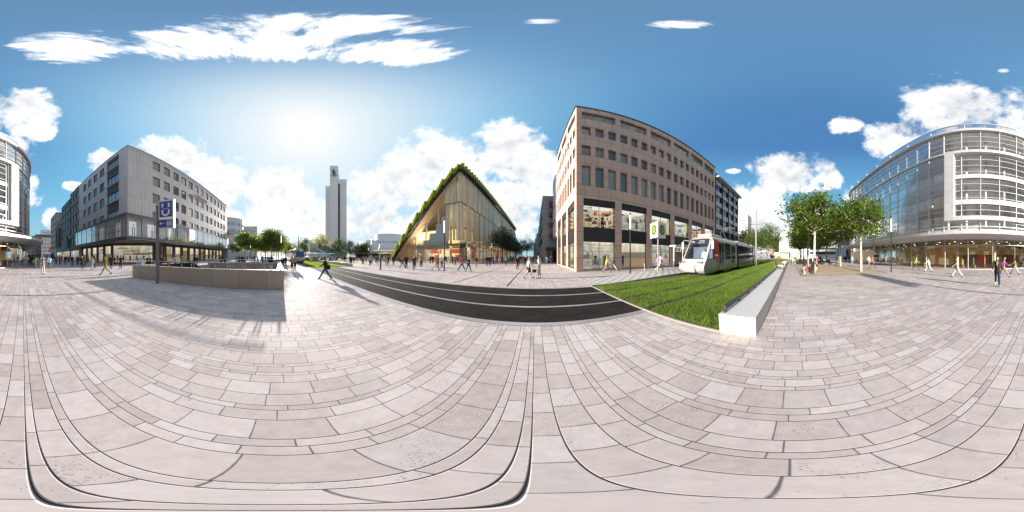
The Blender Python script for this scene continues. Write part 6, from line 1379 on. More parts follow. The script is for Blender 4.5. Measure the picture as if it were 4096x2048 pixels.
# slats
def slatmat():
    m, t = newmat('tan slats'); g_ = t.n('ShaderNodeNewGeometry')
    c = t.ramp(g_.outputs['Random Per Island'], [(0, (.38, .29, .15)), (.25, (.60, .48, .28)), (.5, (.72, .58, .38)), (.7, (.52, .45, .24)), (.85, (.80, .70, .52)), (1, (.66, .50, .33))])
    s_ = t.v('MULTIPLY', g_.outputs['Position'], (1, 1, .12)); c2 = t.v('SCALE', c); t.t.links.new(t.m('MULTIPLY_ADD', t.noise(s_, 3., 4), .8, .6), c2.node.inputs['Scale'])
    t.out(t.n('ShaderNodeBsdfPrincipled', {'Base Color': c2, 'Roughness': .35, 'Coat Weight': .3, 'Specular IOR Level': .6}).outputs[0]); return m
SLAT = slatmat(); rs = random.Random(3)
def slats(name, z0, z1, gable, par):
    a = MB(); y = KY
    while y < KL - .3:
        w_ = rs.uniform(.14, .52); d = rs.uniform(.06, .34)
        if rs.random() < (.88 if z0 > 12 else (.58 if y < 58 else .74)): a.box(KX + .05, KX + .05 + d, y, y + w_ - .03, z0 + rs.uniform(-.1, .1), z1 + rs.uniform(-.3, .35))
        y += w_ + (rs.random() < .12) * .25
    x = gable
    while x < KX:
        w_ = rs.uniform(.14, .4); d = rs.uniform(.06, .3); zt = min(z1, zs(x) - .15)
        if rs.random() < .74 and zt > z0 + .5: a.box(x, x + w_ - .03, KY - .05 - d, KY - .05, z0, zt)
        x += w_
    return a.build(name, SLAT, par)
slats('upper_slats', 15.6, 23.3, -21.9, r); slats('lower_slats', 5.6, 15.2, -21.9, r)
a = MB(); a.box(KX - .05, KX + .3, KY - .3, KL, 15.25, 15.5); a.box(-22.1, KX + .3, KY - .36, KY - .02, 15.25, 15.5); a.build('slat_rail', M['mid_stone'], r)
a = MB(); a.quad((KX, KY, .05), (KX, KL, .05), (KX, KL, 23.7), (KX, KY, 23.7)); a.quad((-22, KY, .05), (KX, KY, .05), (KX, KY, 23.7), (-22, KY, zs(-22))); a.build('front_glazing', glassmat('slat glass', (.80, .76, .66), .08, .6), r)
a = MB(); a.quad((KX - .9, KY + .9, 4.6), (KX - .9, KL, 4.6), (KX - .9, KL, 22.9), (KX - .9, KY + .9, 22.9)); a.quad((-21.4, KY + .9, 9.4), (KX - .9, KY + .9, 9.4), (KX - .9, KY + .9, 22.3), (-21.4, KY + .9, 18.6)); a.build('inner_curtain', glow_wall, r)
y = KY + 3.; cp_ = pm('cream post', (.55, .48, .34), .5)
while y < KL: a = MB(); a.box(KX - .1, KX + .1, y - .12, y + .12, 0, 5.6); a.build('ground_column', cp_, r); y += 3.6
for i, (y, z, cl) in enumerate(((40.5, 4.6, (.6, .06, .03)), (41.2, 3.9, (.7, .45, .05)), (42.5, 4.5, (.06, .10, .5)), (45, 4.2, (.05, .08, .45)), (45.8, 3.6, (.6, .1, .15)), (49, 3.6, (.7, .5, .05)), (50, 3.1, (.6, .08, .1)))):
    a = MB(); a.box(KX + .12, KX + .2, y, y + .55, z - .35, z + .35); a.build('colour_sign', pm('sign colour', cl, .5), r)
# hedges
def hedgemat():
    m, t = newmat('hedge leaves'); p = t.n('ShaderNodeNewGeometry').outputs['Position']
    c = t.ramp(t.noise(p, 7., 5, .75), [(.3, (.05, .09, .008)), (.45, (.20, .27, .015)), (.58, (.36, .42, .03)), (.75, (.50, .52, .07))]); bp = t.n('ShaderNodeBump', {'Height': t.noise(p, 9., 5, .8), 'Strength': 1., 'Distance': .25}).outputs[0]
    t.out(t.n('ShaderNodeBsdfPrincipled', {'Base Color': c, 'Roughness': .7, 'Normal': bp, 'Subsurface Weight': .0}).outputs[0]); return m
HG = hedgemat(); TRY = pm('planter tray', (.030, .033, .038), .5, .2)
M['hleaf'] = leafmat('hedge leaf', [(.24, .30, .012), (.48, .52, .02), (.66, .66, .05), (.78, .74, .10)], .6); rg = np.random.default_rng(8)
def leafy(P, n, lo, hi, ls):                              # leaf faces over a slanted block spanned by 8 corners
    P = np.array(P); u = rg.uniform(0, 1, (n, 3)); f = rg.integers(0, 6, n); ax = f % 3; u[np.arange(n), ax] = (f > 2) * 1.0
    c = 0
    for i in range(8):
        b = [(i >> k) & 1 for k in range(3)]; wt = np.prod([u[:, k] if b[k] else 1 - u[:, k] for k in range(3)], axis=0); c = c + wt[:, None] * P[i]
    c = c + rg.normal(size=(n, 3)) * .05; a = rg.normal(size=(n, 3)); a /= np.linalg.norm(a, axis=1)[:, None]; b = np.cross(a, rg.normal(size=(n, 3))); b /= np.linalg.norm(b, axis=1)[:, None]
    return np.stack([c - a * ls, c - b * ls * .7, c + a * ls, c + b * ls * .7], 1)
def hedge_block(P, Q, par, n, ls):
    """P: 8 corners of the hedge body (x fastest, then y, then z); Q: 8 corners of the tray below"""
    fs = [(0, 2, 3, 1), (4, 5, 7, 6), (0, 1, 5, 4), (1, 3, 7, 5), (3, 2, 6, 7), (2, 0, 4, 6)]; b = WL[par]
    L = leafy(P, n, 0, 1, ls).reshape(-1, 3); V = np.concatenate([np.array(P), L]) - np.array(b)
    vv = [tuple(v) for v in V]; me = bpy.data.meshes.new('hedge'); me.from_pydata(vv, [], fs + [(8 + 4 * i, 9 + 4 * i, 10 + 4 * i, 11 + 4 * i) for i in range(n)])
    me.materials.append(HG); me.materials.append(M['hleaf']); me.polygons.foreach_set('material_index', [0] * 6 + [1] * n); me.update()
    h = put(me, 'hedge', par, (0, 0, 0)); WL[h] = b; a = MB(); a.add(Q, fs); a.build('planter_tray', TRY, h)
NB = 17
for i in range(NB):
    x0 = KE - .2 + (KX - KE) * i / NB; x1 = KE + (KX - KE) * (i + 1) / NB - .05; k = (.0, .9, .1, .7)[i % 4] if i > 2 else .1; hh = 1.75 if i < NB - 5 else 1.5
    y0, y1 = KY - 1.5 - .3 * (i % 2), KY + 26; za, zb = zs(x0) + .68, zs(x1) + .68
    P = [(x, y, z) for dz in (0, hh) for y in (y0, y1) for x, z in ((x0, max(za - .1, .25) + dz * (.85 if dz else 1)), (x1, zb + .2 + dz + k * .5))]
    Q = [(x, y, z) for dz in (-.30, 0) for y in (y0 + .15, y1) for x, z in ((x0 + .1, max(za + dz - .12, .02)), (x1 + .05, zb + .18 + dz))]
    hedge_block(P, Q, r, 900, .11)
NE = 56
for i in range(NE):
    y = KY - .6 + 1.92 * i; hw = .36; n_ = 260 if i < 12 else 90; dv = Vector((1.9, -1.5, 0)); nv = Vector((.62, .78, 0)) * hw; o_ = Vector((KX - .75, y + .9, KZ + .55)); tp = .35
    def C(f, s, z): q = o_ + dv * f + nv * s; return (q.x, q.y, q.z + z)
    P = [C(f, s, z + f * tp) for z in (0, 1.45) for s in (-1, 1) for f in (0, 1)]; Q = [C(f, s * .95, z + f * tp) for z in (-.7, -.01) for s in (-1, 1) for f in (0, .98)]
    hedge_block(P, Q, r, n_, .11)
def vestibule(label, x0, x1, y0, y1, h):
    v_ = thing('glass_vestibule', label, 'vestibule', (x0, y0, 0), 'glass entrance vestibules'); a = MB()
    for x in (x0, x1):
        for y in (y0, y1): a.box(x - .03, x + .03, y - .03, y + .03, 0, h)
    for z in (.04, 3.0, h - .03): 
        for y in (y0, y1): a.box(x0, x1, y - .028, y + .028, z - .03, z + .03)
        for x in (x0, x1): a.box(x - .027, x + .027, y0, y1, z - .03, z + .03)
    a.box((x0 + x1) / 2 - .03, (x0 + x1) / 2 + .03, y0 - .026, y0 + .026, 0, h); a.build('frame', WHT, v_)
    a = MB(); a.quad((x0, y0, 0), (x1, y0, 0), (x1, y0, h), (x0, y0, h)); a.quad((x1, y0, 0), (x1, y1, 0), (x1, y1, h), (x1, y0, h)); a.quad((x0, y1, 0), (x0, y0, 0), (x0, y0, h), (x0, y1, h)); a.quad((x0, y0, h), (x1, y0, h), (x1, y1, h), (x0, y1, h)); a.build('glazing', M['clear'], v_)
    a = MB(); cx, cy_ = (x0 + x1) / 2, (y0 + y1) / 2
    for q in np.arange(.4, 2 * pi, pi / 2): a.quad((cx, cy_, .1), (cx + 1.3 * cos(q), cy_ + 1.3 * sin(q), .1), (cx + 1.3 * cos(q), cy_ + 1.3 * sin(q), 2.9), (cx, cy_, 2.9)); a.tube((cx + 1.3 * cos(q), cy_ + 1.3 * sin(q), 0), (cx + 1.3 * cos(q), cy_ + 1.3 * sin(q), 2.95), .04, None, 6, 1)
    a.build('revolving_door', [M['clear'], WHT], v_)
vestibule('Smaller looking glass entrance vestibule below the sloping hedge roof', -31.6, -26.0, KY - 3.6, KY - .4, 4.4)
vestibule('Larger looking glass entrance vestibule at the corner of the slatted front', -17.2, -11.6, KY - 1.5, KY + 3.0, 4.9)

# the hall is lit inside: ceiling lamps of the ground floor and uplights to the sloping soffit
for nm, lx, ly, lz, sx2, sy2, en, up in (('hall_lamp', -27, KY + 4.5, 4.3, 14, 6, 500, 0), ('hall_lamp', -28, KY + 4.8, 5.1, 12, 5, 850, 1), ('hall_lamp', -19.6, 80, 4.3, 2.5, 80, 800, 0)):
    ld = bpy.data.lights.new(nm, 'AREA'); ld.shape = 'RECTANGLE'; ld.size = sx2; ld.size_y = sy2; ld.energy = en; ld.color = (1, .86, .66)
    lo = bpy.data.objects.new(nm, ld); COL.objects.link(lo); lo.location = (lx, ly, lz); lo.rotation_euler = (pi if up else 0, 0, 0)
# ---------------- tower of three grey slabs
D0 = 150.; tc = th(1340); rad = (sin(tc), cos(tc)); tg = (cos(tc), -sin(tc)); TW = pm('tower concrete', (.74, .655, .615), .7, 0, .07, .12, .1, 1.5)
r = thing('tower_block', 'Slender grey high-rise of three stepped slabs with teal bar emblem', 'tower', (*pd(1340, D0), 0))
def lat(px, D): return D * tan(th(px) - tc)
def tslab(p0, p1, d0, d1, z, name, m=TW):
    a = MB(); l0, l1 = lat(p0, d0), lat(p1, d0); P = [(rad[0] * d + tg[0] * l, rad[1] * d + tg[1] * l) for d, l in ((d0, l0), (d0, l1), (d1, l1), (d1, l0))]; a.prism(P, 0, z); return a.build(name, m, r)
tslab(1302, 1319.5, 152, 180, zat(744, 152), 'slab'); 
l0, l1 = lat(1319.5, 147), lat(1352, 147); a = MB(); P = [(rad[0] * d + tg[0] * l, rad[1] * d + tg[1] * l) for d, l in ((147, l0), (147, l1), (185, l1 + .6 + (lat(1359, 185) - l1 - .6)), (185, l0))]; a.prism(P, 0, zat(663, 147)); a.build('slab', TW, r)
tslab(1359.5, 1386.5, 149, 181, zat(717, 149), 'slab'); tslab(1350, 1362, 160, 178, zat(716, 149), 'recess', M['dark_metal'])
TE = pm('teal emblem', (.03, .12, .15), .5); a = MB()
for p0, p1, y0, y1 in ((1329, 1332.5, 679, 698), (1333.5, 1337, 675.5, 708), (1338.3, 1342, 684, 703)):
    l0, l1 = lat(p0, 146.6), lat(p1, 146.6); b_ = [(rad[0] * d + tg[0] * l, rad[1] * d + tg[1] * l) for d, l in ((146.6, l0), (146.6, l1), (146.95, l1), (146.95, l0))]; a.prism(b_, zat(y1, 147), zat(y0, 147))
a.build('emblem', TE, r)
for p0, p1 in ((1324.5, 1328), (1343.5, 1347.5)):
    a = MB()
    l0, l1 = lat(p0, 146.6), lat(p1, 146.6); b_ = [(rad[0] * d + tg[0] * l, rad[1] * d + tg[1] * l) for d, l in ((146.6, l0), (146.6, l1), (146.95, l1), (146.95, l0))]; a.prism(b_, zat(704, 147), zat(699.5, 147)); a.build('emblem_square', M['mid_stone'], r)
# ---------------- white theatre: drum on a wavy base
x, y = pd(1553, 165); WT = pm('theatre white', (.76, .71, .69), .6, 0, .04, .1); r = thing('theatre', 'White windowless theatre with round drum above a curving lower wall', 'theatre', (x, y, 0))
a = MB(); P = [(x + 14. * cos(q), y + 14. * sin(q)) for q in np.arange(0, 2 * pi, pi / 32)]; a.prism(P, 0, zat(934, 151)); a.build('drum', WT, r, True)
tx = th(1553); rd_, tg_ = (sin(tx), cos(tx)), (cos(tx), -sin(tx)); a = MB(); P = []
for l in np.arange(-27, 36, 1.5):
    d = 143 + 2.4 * sin(l * .16 + 1.) + (max(0, abs(l - 3) - 20)) * .8; P.append((rd_[0] * d + tg_[0] * l, rd_[1] * d + tg_[1] * l))
P += [(rd_[0] * 185 + tg_[0] * 34, rd_[1] * 185 + tg_[1] * 34), (rd_[0] * 185 - tg_[0] * 27, rd_[1] * 185 - tg_[1] * 27)]; a.prism(P, 0, zat(961, 143)); a.build('base_wall', WT, r, True)
pb_, fw_ = pm('porthole bronze', (.12, .09, .04), .4), litmat('foyer windows', (.9, .75, .45), .4)
for i, l in enumerate(np.arange(-9, 30, 2.3)):
    d = 142.9 + 2.4 * sin(l * .16 + 1.) + (max(0, abs(l - 3) - 20)) * .8; c = (rd_[0] * d + tg_[0] * l, rd_[1] * d + tg_[1] * l); a = MB(); a.obox(c, -tx, .75, .3, zat(969, 143), zat(965, 143)); a.build('porthole', pb_, r)
for i, l in enumerate(np.arange(-12, 15, 1.9)):
    d = 142.9 + 2.4 * sin(l * .16 + 1.); c = (rd_[0] * d + tg_[0] * l, rd_[1] * d + tg_[1] * l); a = MB(); a.obox(c, -tx, 1.2, .3, zat(1004, 143), zat(1000.5, 143)); a.build('window', fw_, r)

c = (rd_[0] * 141.5 + tg_[0] * -22, rd_[1] * 141.5 + tg_[1] * -22); a = MB(); a.obox(c, -tx, 4., 3., 5.0, 9.5); a.build('white_box_window', M['white_paint'], r)
a = MB(); c = (rd_[0] * 136 , rd_[1] * 136); a.obox(c, -tx, 58, 6, 3.6, 4.3); a.build('entrance_canopy', M['mid_stone'], r); a = MB(); c = (rd_[0] * 138, rd_[1] * 138); a.obox(c, -tx, 56, .2, 0, 3.6); a.build('foyer_glazing', M['win_dark'], r)
# ---------------- rounded white store with banded windows
r = thing('banded_store', 'Rounded pale store building with window bands and a big shop name', 'building', (*pd(950, 118), 0)); CW = pm('pale cladding', (.60, .54, .50), .6, 0, .05, .2)
cx, cy_ = pd(893, 122); Rr_ = 15.2; zt = zat(872, 110); a = MB(); P = [(cx + Rr_ * cos(q), cy_ + Rr_ * sin(q)) for q in np.arange(0, 2 * pi, pi / 40)]; a.prism(P, 0, zt); a.build('rounded_wall', CW, r, True)
def band(z0, z1, rr, m, nm, q0, q1, n=30):
    a = MB(); Q = np.linspace(q0, q1, n)
    for p, q in zip(Q, Q[1:]):
        A, B = (cx + rr * cos(p), cy_ + rr * sin(p)), (cx + rr * cos(q), cy_ + rr * sin(q)); a.quad((*A, z0), (*B, z0), (*B, z1), (*A, z1))
        if m == 'win_sky': a.box(A[0] - .12, A[0] + .12, A[1] - .12, A[1] + .12, z0, z1, 1)
    return a.build(nm, [M[m], WHT] if m == 'win_sky' else M[m], r)
for z in (zt - 5.2, zt - 10.): band(z, z + 1.9, Rr_ + .03, 'win_sky', 'window_band', -1.5, 2.4)
x, y = pd(1000, 135); a = MB(); a.obox((x, y), -th(1000), 11, 20, 0, zat(907, 127)); a.build('side_wing', CW, r); a = MB(); c = pd(1000, 124.8); a.obox(c, -th(1000), 10, .3, zat(925, 125), zat(918, 125)); a.build('window_band', M['win_sky'], r)
x, y = pd(930, 100); a = MB(); a.obox((x, y), -th(930), 22, 8, 0, 7.5); a.build('podium', CW, r)
def logo(par, px, py0, py1, D, nm_px, nm_h, name='breuninger', U=None):
    t0 = th(px); U = (cos(t0), -sin(t0)); x, y = pd(px, D); zc, hh = (zat(py0, D) + zat(py1, D)) / 2, (zat(py0, D) - zat(py1, D)); n = (U[1], -U[0]); t_ = hh * .16; a = MB()
    for u0, u1, z0, z1 in ((-.36, .30, .5 - .16, .5), (-.36, .38, -.08, .08), (-.36, .32, -.5, -.34), (-.36, -.20, .0, .5), (.16, .32, .05, .42), (.22, .40, -.42, -.05), (-.36, -.20, -.5, -.30)):
        p = [(x + U[0] * u * hh, y + U[1] * u * hh, zc + z * hh) for u, z in ((u0, z0), (u1, z0), (u1, z1), (u0, z1))]; q = [(v[0] - n[0] * .1, v[1] - n[1] * .1, v[2]) for v in p]; a.add(p + q, [(0, 1, 2, 3), (0, 4, 5, 1), (1, 5, 6, 2), (2, 6, 7, 3), (3, 7, 4, 0)])
    a.build('emblem', LR, par); t1 = th(nm_px); U2_ = (cos(t1), -sin(t1)); x2, y2 = pd(nm_px, D); text('lettering', name, nm_h, (x2, y2, zc - .1 * hh), U2_, M['dark_metal'], par, .05)
logo(r, 908.5, 921, 941, 106, 944, 2.4)
px0, D = 942, 84; x, y = pd(px0, D); k = thing('portal_sign', 'White portal frame with red emblem and shop name in front of the rounded store', 'sign', (x, y, 0)); U = (cos(th(px0)), -sin(th(px0))); A0 = atan2(U[1], U[0])
a = MB(); a.obox((x, y), A0, 5.1, 1.2, zat(1012, D), zat(994.5, D)); a.build('lintel', WHT, k); a = MB(); a.obox((x + U[0] * 2.35, y + U[1] * 2.35), A0, .5, 1.15, 0, zat(1012, D)); a.build('leg', WHT, k)
logo(k, 929.5, 1000, 1008.5, D - .75, 945, .62)
# ---------------- grassy ramp building
def p3(px, D, z): x, y = pd(px, D); return Vector((x, y, z))
RA, RB, RC, RD, RE = p3(1341, 76, .5), p3(1239, 86, 8.3), p3(1389, 112, 4.0), p3(1250, 116, 10.8), p3(1386, 78, .02)
r = thing('ramp_building', 'Wedge shaped building with a sloping public lawn on its roof and a glass front', 'building', tuple(p3(1300, 90, 0)))
a = MB(); N_ = 14
def rs_(u, v): return RA.lerp(RB, u).lerp(RC.lerp(RD, u), v)
for i in range(N_):
    for j in range(8): a.quad(rs_(i / N_, j / 8), rs_(i / N_, (j + 1) / 8), rs_((i + 1) / N_, (j + 1) / 8), rs_((i + 1) / N_, j / 8))
a.poly([RE, RC, RA]); a.build('sloping_lawn', M['turf'], r)
a = MB(); d = Vector((rad[0], rad[1], 0)) * -.5
for o0, o1 in ((-.75, .05),): a.add([RA + d + Vector((0, 0, o0)), RB.lerp(RA, -.10) + d + Vector((0, 0, o0)), RB.lerp(RA, -.10) + d + Vector((0, 0, o1)), RA + d + Vector((0, 0, o1)), RA - d, RB - d, RB - d + Vector((0, 0, .1)), RA - d + Vector((0, 0, .1))], [(0, 1, 2, 3), (3, 2, 6, 7), (0, 4, 5, 1), (1, 5, 6, 2)])
a.build('edge_beam', WHT, r); a = MB(); a.quad(RB - d * 2, rs_(.72, .0) - d * 2, rs_(.72, .0) - d * 2 + Vector((0, 0, .4)), RB - d * 2 + Vector((0, 0, 1.5))); a.build('parapet', WHT, r)
a = MB(); a.quad((RB.x, RB.y, 0), (RA.x, RA.y, 0), tuple(RA), tuple(RB)); a.quad((RD.x, RD.y, 0), (RB.x, RB.y, 0), tuple(RB), tuple(RD)); a.build('glass_front', winmat('ramp glass', (.34, .33, .27), .25, .6, .5), r)
for i in range(15): q = RB.lerp(RA, i / 15); a = MB(); a.box(q.x - .07, q.x + .07, q.y - .07, q.y + .07, 0, q.z); a.build('mullion', WHT, r); a = MB(); a.quad(RD, RC, RC + Vector((0, 0, 1.1)), RD + Vector((0, 0, 1.1))); a.build('glass_balustrade', M['clear'], r)
a = MB(); 
for px, D in ((1226, 60), (1246, 66), (1268, 70), (1292, 72), (1315, 74)): x, y = pd(px, D); a.ball((x, y, .6), (1.5, .8, .8), 10, 6)
tag(a.build('clipped_shrubs', HG), 'low clipped green shrubs along the glass front of the ramp', 'shrubs', None, 'stuff')
# ---------------- houses beyond the gravel square
x, y = pd(2989, 160); plain_house('Tall cream office slab seen above the old plane trees', x - 6, x + 9, y - 2, y + 14, zat(863, 158), pm('cream render', (.66, .63, .55), .7), '-x', 11, 5, 4, 'win_grey', 'win_dark', .7, .4)
x, y = pd(3139, 104); t0 = th(3139); r = thing('cantilever_house', 'White cubic house with cantilevered upper floors over a glass base', 'building', (x, y, 0)); a = MB(); a.obox((x, y), -t0, 6.8, 12, zat(1008, 98), zat(967, 98)); a.obox((x, y), -t0, 6.4, 12, zat(966, 98), zat(934, 98)); a.build('wall', pm('white render', (.50, .49, .48), .7), r)
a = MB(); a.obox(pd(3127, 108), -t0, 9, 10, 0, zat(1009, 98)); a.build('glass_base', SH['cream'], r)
x, y = pd(3190, 118); t0 = th(3190); r = thing('colonnade_house', 'Pale house with tall closely set posts beside the white cubic house', 'building', (x, y, 0)); a = MB(); a.obox((x, y), -t0, 17, 8, 0, zat(951, 114)); a.build('wall', M['win_sky'], r); a = MB()
for i in range(15): u = -8.3 + i * 1.19; c = (x + cos(t0) * u - sin(t0) * 4.2, y - sin(t0) * u - cos(t0) * 4.2); a.obox(c, -t0, .4, .35, 0, zat(955, 114))
a.obox((x - sin(t0) * 4.2, y - cos(t0) * 4.2), -t0, 17.4, .5, zat(1000, 114), zat(996, 114)); a.build('post_row', M['white_paint'], r)
x, y = pd(3300, 125); t0 = th(3300); r = thing('strip_window_house', 'Long grey building with window strips behind the plane trees', 'building', (x, y, 0)); a = MB(); a.obox((x, y), -t0, 26, 10, 0, zat(955, 120)); a.build('wall', M['pale_stone'], r)
for z in (3.0, 6.3): a = MB(); a.obox((x - sin(t0) * 5.03, y - cos(t0) * 5.03), -t0, 25.5, .1, z, z + 1.7); a.build('window_strip', M['win_dark'], r)
a = MB(); a.obox((x - sin(t0) * 9, y - cos(t0) * 9), -t0, 14, .3, .1, 1.7); a.build('low_wall', pm('pale blue wall', (.36, .40, .46), .6), r)
x, y = pd(3283, 205); r = thing('glass_tower', 'Blue grey office tower rising behind the plane trees', 'tower', (x, y, 0)); a = MB(); a.obox((x, y), -th(3283) + .25, 15, 14, 0, zat(829, 200)); a.build('shaft', panelmat('tower glazing', (.20, .23, .29), .9, 300., .18, (.36, .39, .46), .12, 0, .25), r)
x, y = pd(3343, 138); r = thing('grey_office_tower', 'Grey office slab partly hidden by the plane tree crowns', 'building', (x, y, 0)); a = MB(); a.obox((x, y), -th(3343), 14, 12, 0, zat(880, 132)); a.build('shaft', panelmat('slab glazing', (.22, .25, .31), 1.6, 3.2, .3, (.33, .36, .42), .1, 0, .3), r)
x, y = pd(3363, 92); r = thing('scaffolded_house', 'Building wrapped in pale blue sheeting beside the brick church', 'building', (x, y, 0)); a = MB(); a.obox((x, y), -th(3363), 5.8, 8, 0, zat(958, 88)); a.build('sheeting', pm('blue sheeting', (.30, .36, .44), .5, 0, .2, .5), r)
x, y = pd(3410, 96); t0 = th(3410); BRK = panelmat('church brick', (.38, .20, .13), .5, .16, .02, (.30, .22, .17), .15, .1, .8, True); r = thing('brick_church', 'Red brick church with tall arched windows beyond the gravel square', 'church', (x, y, 0)); a = MB(); a.obox((x, y), -t0, 9.5, 10, 0, zat(953, 91)); a.build('wall', BRK, r)
for u in (-3.3, .4):
    a = MB(); c = (x + cos(t0) * u - sin(t0) * 5.05, y - sin(t0) * u - cos(t0) * 5.05); rr = .75; P = [(-rr, 2.2), (rr, 2.2)] + [(rr * cos(q), 5.6 + rr * 1.5 * sin(q)) for q in np.arange(0, pi + .01, pi / 8)]
    a.add([(c[0] + cos(t0) * s, c[1] - sin(t0) * s, z) for s, z in P] , [tuple(range(len(P)))]); a.add([(c[0] + cos(t0) * s + sin(t0) * .1, c[1] - sin(t0) * s + cos(t0) * .1, z) for s, z in P], [tuple(range(len(P)))]); a.build('arched_window', M['win_dark'], r)
a = MB()
for u in (-4.6, -1.45, 2.2): c = (x + cos(t0) * u - sin(t0) * 5.3, y - sin(t0) * u - cos(t0) * 5.3); a.obox(c, -t0, .7, .7, 0, zat(965, 91))
a.build('buttress_row', BRK, r); a = MB(); a.obox((x - sin(t0) * 6.5, y - cos(t0) * 6.5), -t0, 9.6, 2, 0, 2.0); a.build('plinth_wall', M['brown_panel'], r)
x, y = pd(3110, 135); plain_house('Reddish brick house behind the standing tram', x - 6, x + 12, y - 8, y + 12, 9, pm('faded brick', (.30, .19, .15), .8), '-x', 3, 8, 3, 'win_sky', 'win_dark')
x, y = pd(3235, 150); plain_house('Pale row building closing the gravel square behind the trees', x - 2, x + 12, y - 20, y + 26, 12, M['white_paint'], '-x', 4, 16, 2, 'win_sky', 'win_dark', .55, .5)

# ================================================================ trams
SIL = pm('tram silver', (.36, .34, .315), .25, .4, .05, 1.5); TWH = pm('tram front pale', (.35, .33, .31), .32, 0, .03, 2., coat=.4); GLS = winmat('tram glass', (.035, .038, .042), .20, .6, 1.5); CAB = glassmat('windscreen glass', (.80, .84, .88), .10, .7); GAI = pm('tram dark skirt', (.02, .02, .022), .35, .2)
r = thing('tram', 'Silver articulated tram standing at the platform with line board 701', 'tram', (10.1, 7.28, 0))
ZS = [.34, .45, .62, .85, 1.1, 1.30, 1.40, 1.46, 1.9, 2.3, 2.7, 3.0, 3.14, 3.26, 3.36, 3.42]; XF = [.52, .30, .14, .08, .20, .36, .50, .56, .84, 1.08, 1.32, 1.50, 1.60, 1.74, 1.98, 2.3]; HW = [1.0, 1.06, 1.12, 1.15, 1.15, 1.14, 1.13, 1.13, 1.11, 1.10, 1.08, 1.06, 1.04, 1.0, .92, .78]
def fx(z, t):
    i = max(j for j in range(len(ZS)) if ZS[j] <= z + 1e-9); i = min(i, len(ZS) - 2); f = (z - ZS[i]) / (ZS[i + 1] - ZS[i]); return XF[i] + (XF[i + 1] - XF[i]) * f + (.20 if z < 1.42 else .16) * abs(t) ** 3.5, HW[i] + (HW[i + 1] - HW[i]) * f
TT = [-1, -.96, -.88, -.7, -.45, -.2, 0, .2, .45, .7, .88, .96, 1]; a = MB(); V = []
for z in ZS:
    for t_ in TT: x_, h_ = fx(z, t_); V.append((x_, t_ * h_, z))
k = len(TT); fs = [(i * k + j, i * k + j + 1, (i + 1) * k + j + 1, (i + 1) * k + j) for i in range(len(ZS) - 1) for j in range(k - 1) if not (7 <= i < 12 and 2 <= j < k - 3)]
a.add([(x, -y, z) for x, y, z in V], fs, 0); n0 = len(a.v); XE = 7.9; X2 = 2.35
for sg, j in ((-1, 0), (1, k - 1)):
    for i in range(len(ZS) - 1):
        p, q = V[i * k + j], V[(i + 1) * k + j]; win = 7 <= i < 12; h0, h1 = min(1.15, HW[i] + .0), HW[i + 1]; cab0, cab1 = p[0] + .12, q[0] + .12
        if win:
            a.quad((p[0], p[1], p[2]), (cab0, sg * h0, p[2]), (cab1, sg * h1, q[2]), (q[0], q[1], q[2]), 0)
            a.quad((2.02, sg * h0, p[2]), (XE, sg * h0, p[2]), (XE, sg * h1, q[2]), (2.02, sg * h1, q[2]), 1)
        else:
            a.quad((p[0], p[1], p[2]), (X2, sg * h0, p[2]), (X2, sg * h1, q[2]), (q[0], q[1], q[2]), 0 if i < 3 else 0); a.quad((X2, sg * h0, p[2]), (XE, sg * h0, p[2]), (XE, sg * h1, q[2]), (X2, sg * h1, q[2]), 1)
a.quad((2.3, -.78, 3.42), (XE, -.78, 3.42), (XE, .78, 3.42), (2.3, .78, 3.42), 1); a.quad((.6, -1, .34), (XE, -1, .34), (XE, 1, .34), (.6, 1, .34), 1)
body = a.build('front_car', [TWH, SIL], r, True, local=True); body.data.set_sharp_from_angle(angle=R(62))
a = MB(); zz_ = [1.47, 1.9, 2.3, 2.62]; 
def grid(zl, tl, e, m=0):
    vv = [];  
    for z in zl:
        for t_ in tl: x_, h_ = fx(z, t_); vv.append((x_ - e, -t_ * h_, z))
    n = len(tl); a.add(vv, [(i * n + j, i * n + j + 1, (i + 1) * n + j + 1, (i + 1) * n + j) for i in range(len(zl) - 1) for j in range(n - 1)], m)
tl = [-.88, -.7, -.45, -.2, 0, .2, .45, .7, .88]; grid([1.46, 1.9, 2.3, 2.7, 3.0, 3.14], tl, .0); a.build('windscreen', CAB, r, True, local=True)
a = MB(); grid([2.66, 2.9, 3.1], tl, .012); a.build('line_board', M['black'], r, local=True)
for s, y, sz, z in (('701', .55, .24, 2.88), ('D-Rath', -.3, .17, 2.96), ('Mandelstraße', -.3, .11, 2.80)):
    t_ = text('lettering', s, sz, (0, 0, 0), (0, -1), litmat('board text', (.9, .92, 1), .8) if 'board text' not in bpy.data.materials else bpy.data.materials['board text'], r, .002); x_, h_ = fx(z, 0); t_.location = (x_ - .035, y, z); t_.rotation_euler = (R(60), 0, -pi / 2)
a = MB(); a.box(1.3, 2.0, -1.0, 1.0, .5, 1.5); a.build('dashboard', M['dark_metal'], r, local=True); a = MB(); a.box(2.03, 2.08, -1.05, 1.05, .5, 3.1); a.build('cab_partition', pm('cab wall', (.10, .12, .16), .6), r, local=True)
